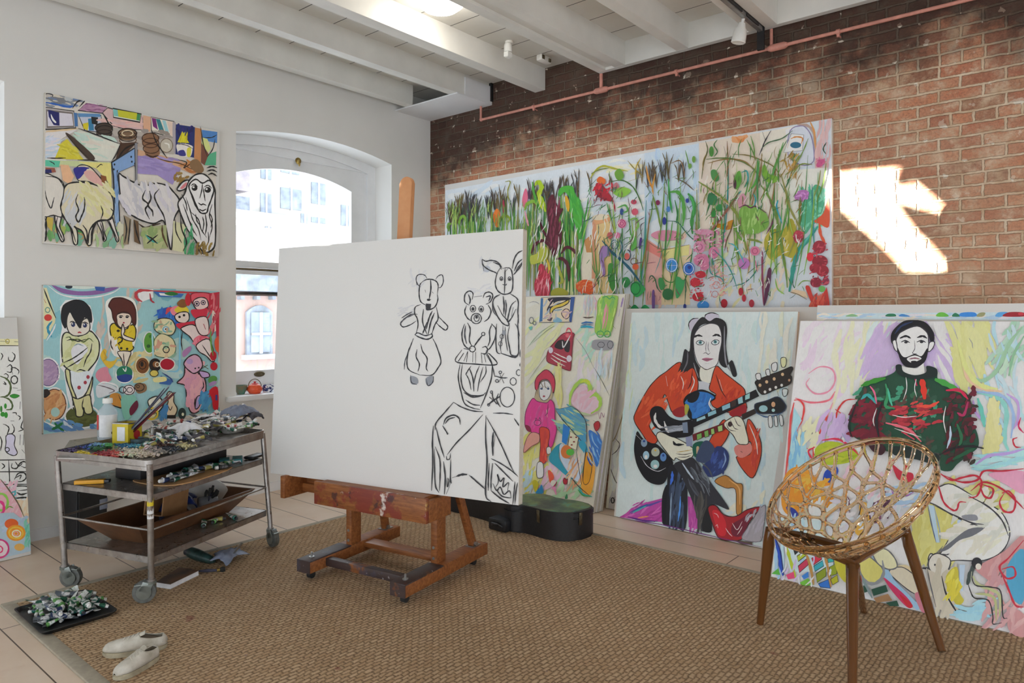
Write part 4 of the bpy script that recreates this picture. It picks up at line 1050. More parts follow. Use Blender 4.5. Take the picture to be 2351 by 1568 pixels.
# ------------------------------------------------------------ floor clutter
M['shoe_w'] = flat('worn_white_leather', 'd6d1c6', .6, sc=18, col2='aaa394', bump=.1)
M['shoe_sole'] = flat('cream_rubber_sole', 'c0b69c', .65, sc=16, col2='8a806a')
M['shoe_in'] = flat('shoe_lining', '6a5f52', .9, var=.2)
M['lace'] = flat('flat_white_lace', 'c4bfb4', .8, var=.06)
def sneaker(label, heel, toe):
    heel, toe = Vector(heel), Vector(toe); d = toe - heel; L = d.length; rz = math.atan2(d.y, d.x)
    t = thing('sneaker', label, 'shoe', (heel.x, heel.y, RZ), rz, 'pair of worn sneakers')
    wf = lambda u: L * (.128 + .058 * math.sin(min(1, u) * PI * .80 - .15)) * max(.22, math.sqrt(max(0, 1 - (max(0, u - .74) / .265) ** 2))) * max(.45, math.sqrt(max(0, 1 - (max(0, .12 - u) / .13) ** 2)))
    off = lambda u: L * .02 * math.sin(u * PI)
    b = MB(); n = 26
    outl = [(L*u/n, off(u/n) + wf(u/n)) for u in range(n+1)] + [(L*u/n, off(u/n) - wf(u/n)) for u in range(n, -1, -1)]
    b.prism(outl, 0, .021, bev=.004); b.build('sole', M['shoe_sole'], t)
    # upper: sections from heel to toe; open between u=.04 and .42
    def ht(u): return .070 - .010*math.sin(min(1, u/.4)*PI) + .010*u/.42 if u < .42 else (.080 - .030 * ((u - .42) / .5) ** .8 if u < .9 else .050 - .020 * ((u - .9) / .1) ** 2)
    def fn(u, v):
        h = ht(u) * min(1, .62 + .38 * u / .07); w = wf(u) * .94; a = PI * v
        op = 1 if (.0 <= u < .42) else 0
        # collar: stop short of the top when open
        if .05 < u < .42:
            k = .62
            s_ = (v - .5) * 2; sg = 1 if s_ >= 0 else -1; m = abs(s_)
            m = 1 - (1 - m) * k; s_ = sg * m if m > 0 else 0
            aa = PI * (.5 + s_/2)
            # near the opening keep the two rims apart
            yy = math.cos(aa) * w
            yy = math.copysign(max(abs(yy), w * .50), yy if abs(yy) > 1e-6 else -s_)
            return (L * u, off(u) + yy, .022 + (h - .022) * math.sin(aa) ** .6)
        return (L * u, off(u) + math.copysign(abs(math.cos(a)) ** .8, math.cos(a)) * w, .022 + (h - .022) * math.sin(a) ** .75)
    b = MB(); n = 30; V = [[b.bm.verts.new(fn(i/n, j/16)) for j in range(17)] for i in range(n+1)]
    for i in range(n):
        for j in range(16):
            if .05 < i/n < .42 and j in (7, 8): continue
            b.bm.faces.new((V[i][j], V[i+1][j], V[i+1][j+1], V[i][j+1]))
    o = b.build('upper', M['shoe_w'], t, angle=60); sm = o.modifiers.new('thickness', 'SOLIDIFY'); sm.thickness = .003
    b = MB(); b.grid(lambda u, v: (L*(.05 + .4*u), off(.2) + (v-.5) * L * .20, .036 + .03*u), 4, 4); b.build('insole', M['shoe_in'], t)
    b = MB(); b.grid(lambda u, v: (L*(.34 + .14*u), off(.4) + (v-.5)*L*.16, .088 - .014*u - .01*(2*v-1)**2), 4, 4); b.build('tongue', M['shoe_w'], t)
    for k in range(4):
        u = .44 + .07*k; zz = ht(u) + .002
        b = MB(); b.tube([(L*u, off(u) - wf(u)*.42, zz - .006), (L*(u+.01), off(u), zz + .001), (L*(u+.03), off(u) + wf(u)*.42, zz - .007)], .0032, 6, flat=.5); b.build('lace', M['lace'], t)
    return t
sneaker('worn white sneaker nearer the trolley, lying behind its partner', onz(0.0, 384, 1492), onz(.0, 236, 1512))
sneaker('worn white sneaker with tied laces nearer the bottom edge of the photo', onz(0.0, 362, 1518), onz(.0, 262, 1572))

def book(label, pts, z0, h):
    P = [onz(z0 + h, *p) for p in pts]; c = sum(P, Vector()) / 4
    t = thing('book', label, 'book', (c.x, c.y, z0))
    poly = [(p.x - c.x, p.y - c.y) for p in P]
    sh = lambda k: [(x*k, y*k) for x, y in poly]
    b = MB(); b.prism(sh(.975), .0025, h - .0025); b.build('pages', M['label_w'], t, smooth=False)
    b = MB(); b.prism(poly, 0, .0025); b.build('back_cover', M['label_w'], t, smooth=False)
    cov = flat('printed_cover', (.20,.10,.05), .4, sc=7, col2=(.015,.015,.02)); b = MB(); b.prism(poly, h - .0025, h); b.build('front_cover', cov, t, smooth=False)
book('white-edged book with dark cover on the rug beside the trolley caster', [(358, 1336), (391, 1341), (457, 1309), (412, 1302)], RZ, .028)
t = thing('paint_tube', 'large dark green paint tube lying on rug edge beside the pale blue rag', 'paint tube', onz(RZ, 440, 1268), 0)
a, c_ = onz(.055, 438, 1268), onz(.035, 492, 1288)
b = MB(); b.off((0,0,0)); b.tube([a, a + (c_-a)*.25, a + (c_-a)*.6, a + (c_-a)*.9, c_], [.032, .034, .030, .022, .012], 14); b.off(t.location).build('tube_body', flat('dark_green_tube', (.02,.05,.045), .4, var=.4, sc=30), t)
b = MB(); b.tube([a - (c_-a).normalized()*.035, a], .026, 14); b.off(t.location).build('cap', M['cap_k'], t)
b = MB(); b.tube([c_ + (a-c_)*.22 , c_ + (a-c_)*.10], [.0235, .019], 14); b.off(t.location).build('gold_band', M['brass'], t)
crumple('cloth_bundle', 'pale blue-grey crumpled rag bundle on the rug by the trolley', 'rag', M['cloth_b'], onz(RZ + .01, 524, 1282), .10, .075, .055, 31, rz=R(20))
t = thing('palette_knife', 'palette knife stuck in the pale blue rag bundle', 'palette knife', onz(.055, 536, 1272), 0)
b = MB(); p0 = onz(.06, 536, 1272); p1 = onz(.13, 556, 1246); b.beam(p0, p1, .014, .003, (0, 1, 0)); b.off(t.location).build('blade', M['steel'], t)
t = thing('flat_brush', 'dark bristled brush lying on the rug between book and rag', 'paintbrush', onz(RZ, 470, 1310), 0)
p0, p1, p2 = onz(RZ + .012, 456, 1311), onz(RZ + .012, 498, 1309), onz(RZ + .012, 517, 1306)
b = MB(); b.tube([p0, (p0+p1)/2, p1], [.006, .010, .007], 10); b.off(t.location).build('handle', M['handle_dark'], t)
b = MB(); b.tube([p1, p1 + (p2-p1)*.35], .010, 10); b.off(t.location).build('ferrule', M['brass'], t)
b = MB(); b.tube([p1 + (p2-p1)*.35, p1 + (p2-p1)*.7, p2], [.011, .017, .013], 10); b.off(t.location).build('bristles', M['black_bristle'], t)

# ------------------------------------------------------------ guitar case
cr = lambda x, y: (1140 + x/8.71, 1080 + y/8.71)
near = [onz(.205, *cr(*p)) for p in [(1925,705),(1850,770),(1600,835),(1300,845),(1000,810),(700,735),(480,690),(240,672)]]
far = [onz(.205, *cr(*p)) for p in [(300,500),(545,470),(830,465),(1000,478),(1250,562),(1480,585),(1700,625)]]
neck = [onz(.16, *cr(*p)) for p in [(0, 655)]]
nl = Vector((-1.32, -2.16, 0)); 
P = [(p.x, p.y) for p in near] + [(-1.375, -2.03), (-1.36, -1.46), (-1.27, -1.42), (-1.17, -1.46), (-1.22, -2.03)] + [(p.x, p.y) for p in far]
gc = thing('guitar_case', 'black guitar case with paint-stained green lid lying on the rug', 'guitar case', (-1.25, -2.45, RZ))
cp = cr_spline(P, True, 4)
def scalep(k, c=(-1.25, -2.45)): 
    return [(c[0] + (x-c[0])*k, c[1] + (y-c[1])*k) for x, y in cp]
M['case_k'] = flat('black_vinyl', (.014,.014,.016), .42, var=.2, sc=60, bump=.2)
tt = NT('stained_lid'); v = tt.coord(); n = tt.noise(v, 4, 5, .6); n2 = tt.noise(v, 7, 5, .7)
c = tt.ramp(n, [(.30, '2b2c34'), (.44, '3e5a4c'), (.58, '6d8a55'), (.75, '4b4650')]); c = tt.mix(tt.ramp(n2, [(.55, 0), (.62, .7)]), c, '4f9a86'); tt.set(Base_Color=c, Roughness=.45); M['case_lid'] = tt.m
o_ = gc.location
b = MB(); b.prism([(x - o_.x, y - o_.y) for x, y in cp], 0, .150, bev=.008); b.build('case_body', M['case_k'], gc)
b = MB(); b.prism([(x - o_.x, y - o_.y) for x, y in scalep(1.012)], .146, .190, bev=.010); li = b.build('case_lid', M['case_k'], gc)
b = MB(); b.prism([(x - o_.x, y - o_.y) for x, y in scalep(.955)], .188, .1915, bev=.001); b.build('painted_top', M['case_lid'], li)
def lp(i, r=1.0): return cp[i % len(cp)]
for px_, py_ in ((1550, 930), (930, 900)):
    w_ = onz(.15, *cr(px_, py_)); k = min(range(len(cp)), key=lambda i: (Vector((*cp[i], 0)) - Vector((w_.x, w_.y, 0))).length)
    a = Vector((*cp[k], 0)); tg = (Vector((*cp[(k+1) % len(cp)], 0)) - a).normalized(); nn = Vector((tg.y, -tg.x, 0)); 
    if nn.dot(a - o_) < 0: nn = -nn
    b = MB(); b.beam(Vector((a.x, a.y, .10)) + nn*.004, Vector((a.x, a.y, .185)) + nn*.008, .026, .006, tuple(nn)); b.beam(Vector((a.x, a.y, .13)) + nn*.010, Vector((a.x, a.y, .165)) + nn*.012, .016, .006, tuple(nn)); b.off((o_.x, o_.y, 0)).build('latch', M['bronze'], gc)
b = MB(); hx, hy = onz(.10, *cr(330, 900)).xy
b.box(-1.52, -1.40, -2.36, -2.20, .002, .085, bev=.012); b.off((o_.x, o_.y, 0)).build('neck_pocket', M['case_k'], gc)
b = MB(); b.tube([Vector((-1.52, -2.33, .04)), Vector((-1.545, -2.31, .06)), Vector((-1.545, -2.26, .06)), Vector((-1.52, -2.24, .04))], .008, 8); b.off((o_.x, o_.y, 0)).build('handle', M['case_k'], gc)

# ------------------------------------------------------------ amber plastic armchair
def m_amber(name, dens):
    t = NT(name); t.set(Base_Color=dens, Roughness=.04, IOR=1.42, Transmission_Weight=(1.0 if dens[0] > .5 else .45)); return t.m
M['amber'] = m_amber('amber_plastic', (.93,.70,.44)); M['amber_d'] = m_amber('deep_amber_plastic', (.22,.085,.025))
CC = CAM + (Vector((-2.152, -4.721, .802)) - CAM) * 1.12; CA, CB, CT, CY = .336, .396, R(30.5), R(151.97)
cf = Vector((math.cos(CY), math.sin(CY), 0)); cs_ = Vector((-math.sin(CY), math.cos(CY), 0)); cg = cf * math.cos(CT) - Vector((0,0,1)) * math.sin(CT)
seat_c = Vector((CC.x, CC.y, .435)) + cf * .06
ch = thing('lattice_armchair', 'transparent amber plastic armchair with branching lattice shell at the right', 'chair', (CC.x, CC.y, RZ))
def rim(t): return CC + cs_ * (CA * math.cos(t)) + cg * (CB * math.sin(t))
def shell(t, s):
    """point on the bowl: s=0 rim, s=1 seat centre"""
    r = rim(t); k = s
    q = r.lerp(seat_c, k)
    sag = math.sin(k * PI * .9) * .13; q.z = r.z + (seat_c.z - r.z) * (k ** .62 if r.z > seat_c.z else k)
    q.z = max(q.z, seat_c.z - .0)
    return q
b = MB(); b.tube([rim(2*PI*k/64) for k in range(64)], .0125, 10, closed=True, flat=1.5, up=(0,0,1)); b.off(ch.location).build('rim', M['amber'], ch)
# branching lattice: joints on rings down the bowl, each tied to its two nearest neighbours below
b = MB(); q = random.Random(12)
RG = [(0, 34, 0), (.11, 22, .3), (.24, 20, .5), (.38, 15, .5), (.54, 12, .5), (.70, 9, .4), (.85, 6, .3), (1.0, 3, 0)]
rings = []
for s_, n_, j_ in RG:
    o_a = q.uniform(0, 1); rings.append([(2*PI*(k + o_a + q.uniform(-j_, j_)*.6)/n_, min(1, max(0, s_ + (q.uniform(-.035, .035) if j_ else 0)))) for k in range(n_)])
def adist(a, c): d = abs((a - c) % (2*PI)); return min(d, 2*PI - d)
seen = set()
def strand(A0, A1, r0, r1):
    (a0, s0), (a1, s1) = A0, A1; d = (a1 - a0 + PI) % (2*PI) - PI; pts = []
    for i in range(7):
        u = i / 6; e = u*u*(3 - 2*u); pts.append(shell(a0 + d*e, s0 + (s1 - s0)*u))
    nrm = (CC + Vector((0,0,.25)) - pts[3])
    b.tube(pts, [(r0 + (r1-r0)*i/6) * (1 - .22*math.sin(i/6*PI)) for i in range(7)], 8, flat=.55, up=tuple(nrm))
for i in range(len(rings) - 1):
    up_, lo_ = rings[i], rings[i+1]; r0 = .0125 + .0008*i; r1 = r0 + .0014
    for P0 in up_:
        near = sorted(lo_, key=lambda Q: adist(P0[0], Q[0])); strand(P0, near[0], r0, r1)
        if i and q.random() < .62: strand(P0, near[1], r0*.9, r1*.9)
    for Q in lo_:
        near = sorted(up_, key=lambda P0: adist(P0[0], Q[0]))[:2]; strand(near[1], Q, r0*.9, r1)
    if i > 1:
        for a_, c_ in zip(up_, up_[1:]):
            if q.random() < .3: strand(a_, c_, r0*.9, r0*.9)
for rg in rings[1:]:
    for (a_, s_) in rg: b.ball(shell(a_, s_), .0125, n=8)
lat = b.off(ch.location).build('lattice_shell', M['amber'], ch)
md = lat.modifiers.new('fuse', 'REMESH'); md.mode = 'VOXEL'; md.voxel_size = .0042; md.use_smooth_shade = True
md = lat.modifiers.new('soften', 'SMOOTH'); md.factor = .5; md.iterations = 4
# under-seat ring and legs
feet = {'front_left': onz(RZ, 1745, 1432), 'front_right': onz(RZ, 1957, 1596), 'back_right': onz(RZ, 2163, 1496), 'back_left': onz(RZ, 1983, 1404)}
tops = {'front_left': onz(.47, 1768, 1222), 'front_right': onz(.445, 1957, 1268), 'back_right': onz(.455, 2078, 1222), 'back_left': onz(.40, 1958, 1300)}
cen = sum(tops.values(), Vector()) / 4
ring = []
order = ['front_left', 'front_right', 'back_right', 'back_left']
for i in range(4):
    a, c_ = tops[order[i]], tops[order[(i+1) % 4]]
    for k in range(6):
        u = k / 6; p = a.lerp(c_, u); p = p + (p - cen) * .16 * math.sin(u * PI); p.z = a.z + (c_.z - a.z)*u + .012 + .012*math.sin(u*PI); ring.append(p)
b = MB(); b.tube(ring, .015, 10, closed=True, flat=1.6, up=(0,0,1)); b.off(ch.location).build('seat_ring', M['amber_d'], ch)
for k in order:
    a, f = tops[k], feet[k]; outd = (f - a); outd.z = 0
    pts = [a + (cen - a) * .22 + Vector((0,0,.02)), a + Vector((0,0,.004)), a.lerp(f, .12), a.lerp(f, .5), f]
    b = MB(); b.tube(pts, [.014, .030, .027, .023, .0165], 14); b.off(ch.location).build('leg', M['amber_d'], ch)

# ------------------------------------------------------------ window sill objects
P = ony(.05, 585, 903); P.z = .85
M['teapot'] = flat('glossy_orange_red_enamel', (.80,.10,.03), .2, var=.06, sc=10, bump=0)
t = thing('teapot', 'shiny orange-red teapot on the window sill', 'teapot', P, math.atan2(RD.y, RD.x))
MB().lathe([(0, 0), (.038, 0), (.048, .006), (.062, .03), (.060, .055), (.046, .074), (.03, .080), (0, .082)], 28).build('pot_body', M['teapot'], t)
MB().lathe([(.030, .079), (.026, .086), (.012, .092), (.008, .096), (.011, .103), (0, .108)], 20).build('lid', M['red'], t)
MB().tube([(-.045, 0, .028), (-.075, 0, .042), (-.098, 0, .066)], [.017, .011, .007], 12).build('spout', M['teapot'], t)
MB().tube([(.055*math.cos(R(a)), 0, .062 + .062*math.sin(R(a))) for a in range(0, 181, 15)], .0035, 8).build('handle', M['bronze'], t)
P2 = ony(.10, 553, 898); P2.z = .85
t = thing('green_cup', 'green and brown painted cup at the left edge of the window sill', 'cup', P2)
MB().lathe([(0, 0), (.03, 0), (.05, .05), (.055, .075), (.05, .075), (.045, .05), (.02, .008), (0, .008)], 24).build('cup_body', flat('teal_glaze', (.02,.28,.24), .3, sc=12, col2=(.30,.16,.06)), t)
P3 = ony(.07, 614, 899); P3.z = .85
tb = NT('blue_white_glaze'); tb.set(Base_Color=tb.ramp(tb.noise(tb.coord(), 42, 2), [(.47, 'e6e8ee'), (.5, '2c3a74')]), Roughness=.2)
t = thing('patterned_jar', 'small blue and white patterned jar on sill beside the teapot', 'jar', P3)
MB().lathe([(0, 0), (.036, 0), (.044, .02), (.042, .05), (.036, .066), (.032, .066), (.038, .048), (.036, .01), (0, .008)], 24).build('jar_body', tb.m, t)
b = MB(); b.tube([(.042, 0, .055), (.062, 0, .045), (.060, 0, .025), (.043, 0, .018)], .004, 8); b.build('jar_handle', tb.m, t)

# ------------------------------------------------------------ further canvases
BLK = onz(.004, 1391, 1166)
cv_blank = PB('painting', 'white-margined canvas standing behind the guitarist painting', (BLK.x, BLK.y, .004), R(-91), R(9.6), 0, 1.60, 1.59, .03)
cv_back = PB('painting', 'canvas with blue and green paint along its top, behind the bearded man painting', (-.80, -4.11, .004), R(-90), R(10.5), 0, 1.42, 1.60, .03)
cv_g2 = PB('painting', 'second canvas in the stack directly behind the girl painting', (-.62, -1.40, .004), R(-91), R(14.6), 0, 1.13, 1.745, .034)
cv_g3 = PB('painting', 'third canvas of the stack, thin edge behind the girl painting', (-.575, -1.38, .004), R(-91), R(13.6), 0, 1.155, 1.74, .030)
# patterned canvas leaning at the far left
PL = ony(-.33, 73, 1276)
cv_pat = PB('painting', 'tall black line patterned canvas with flowers at the far left edge', (PL.x - 1.2, PL.y - .02, .003), R(1.5), R(10), 0, 1.2, 1.52, .03)
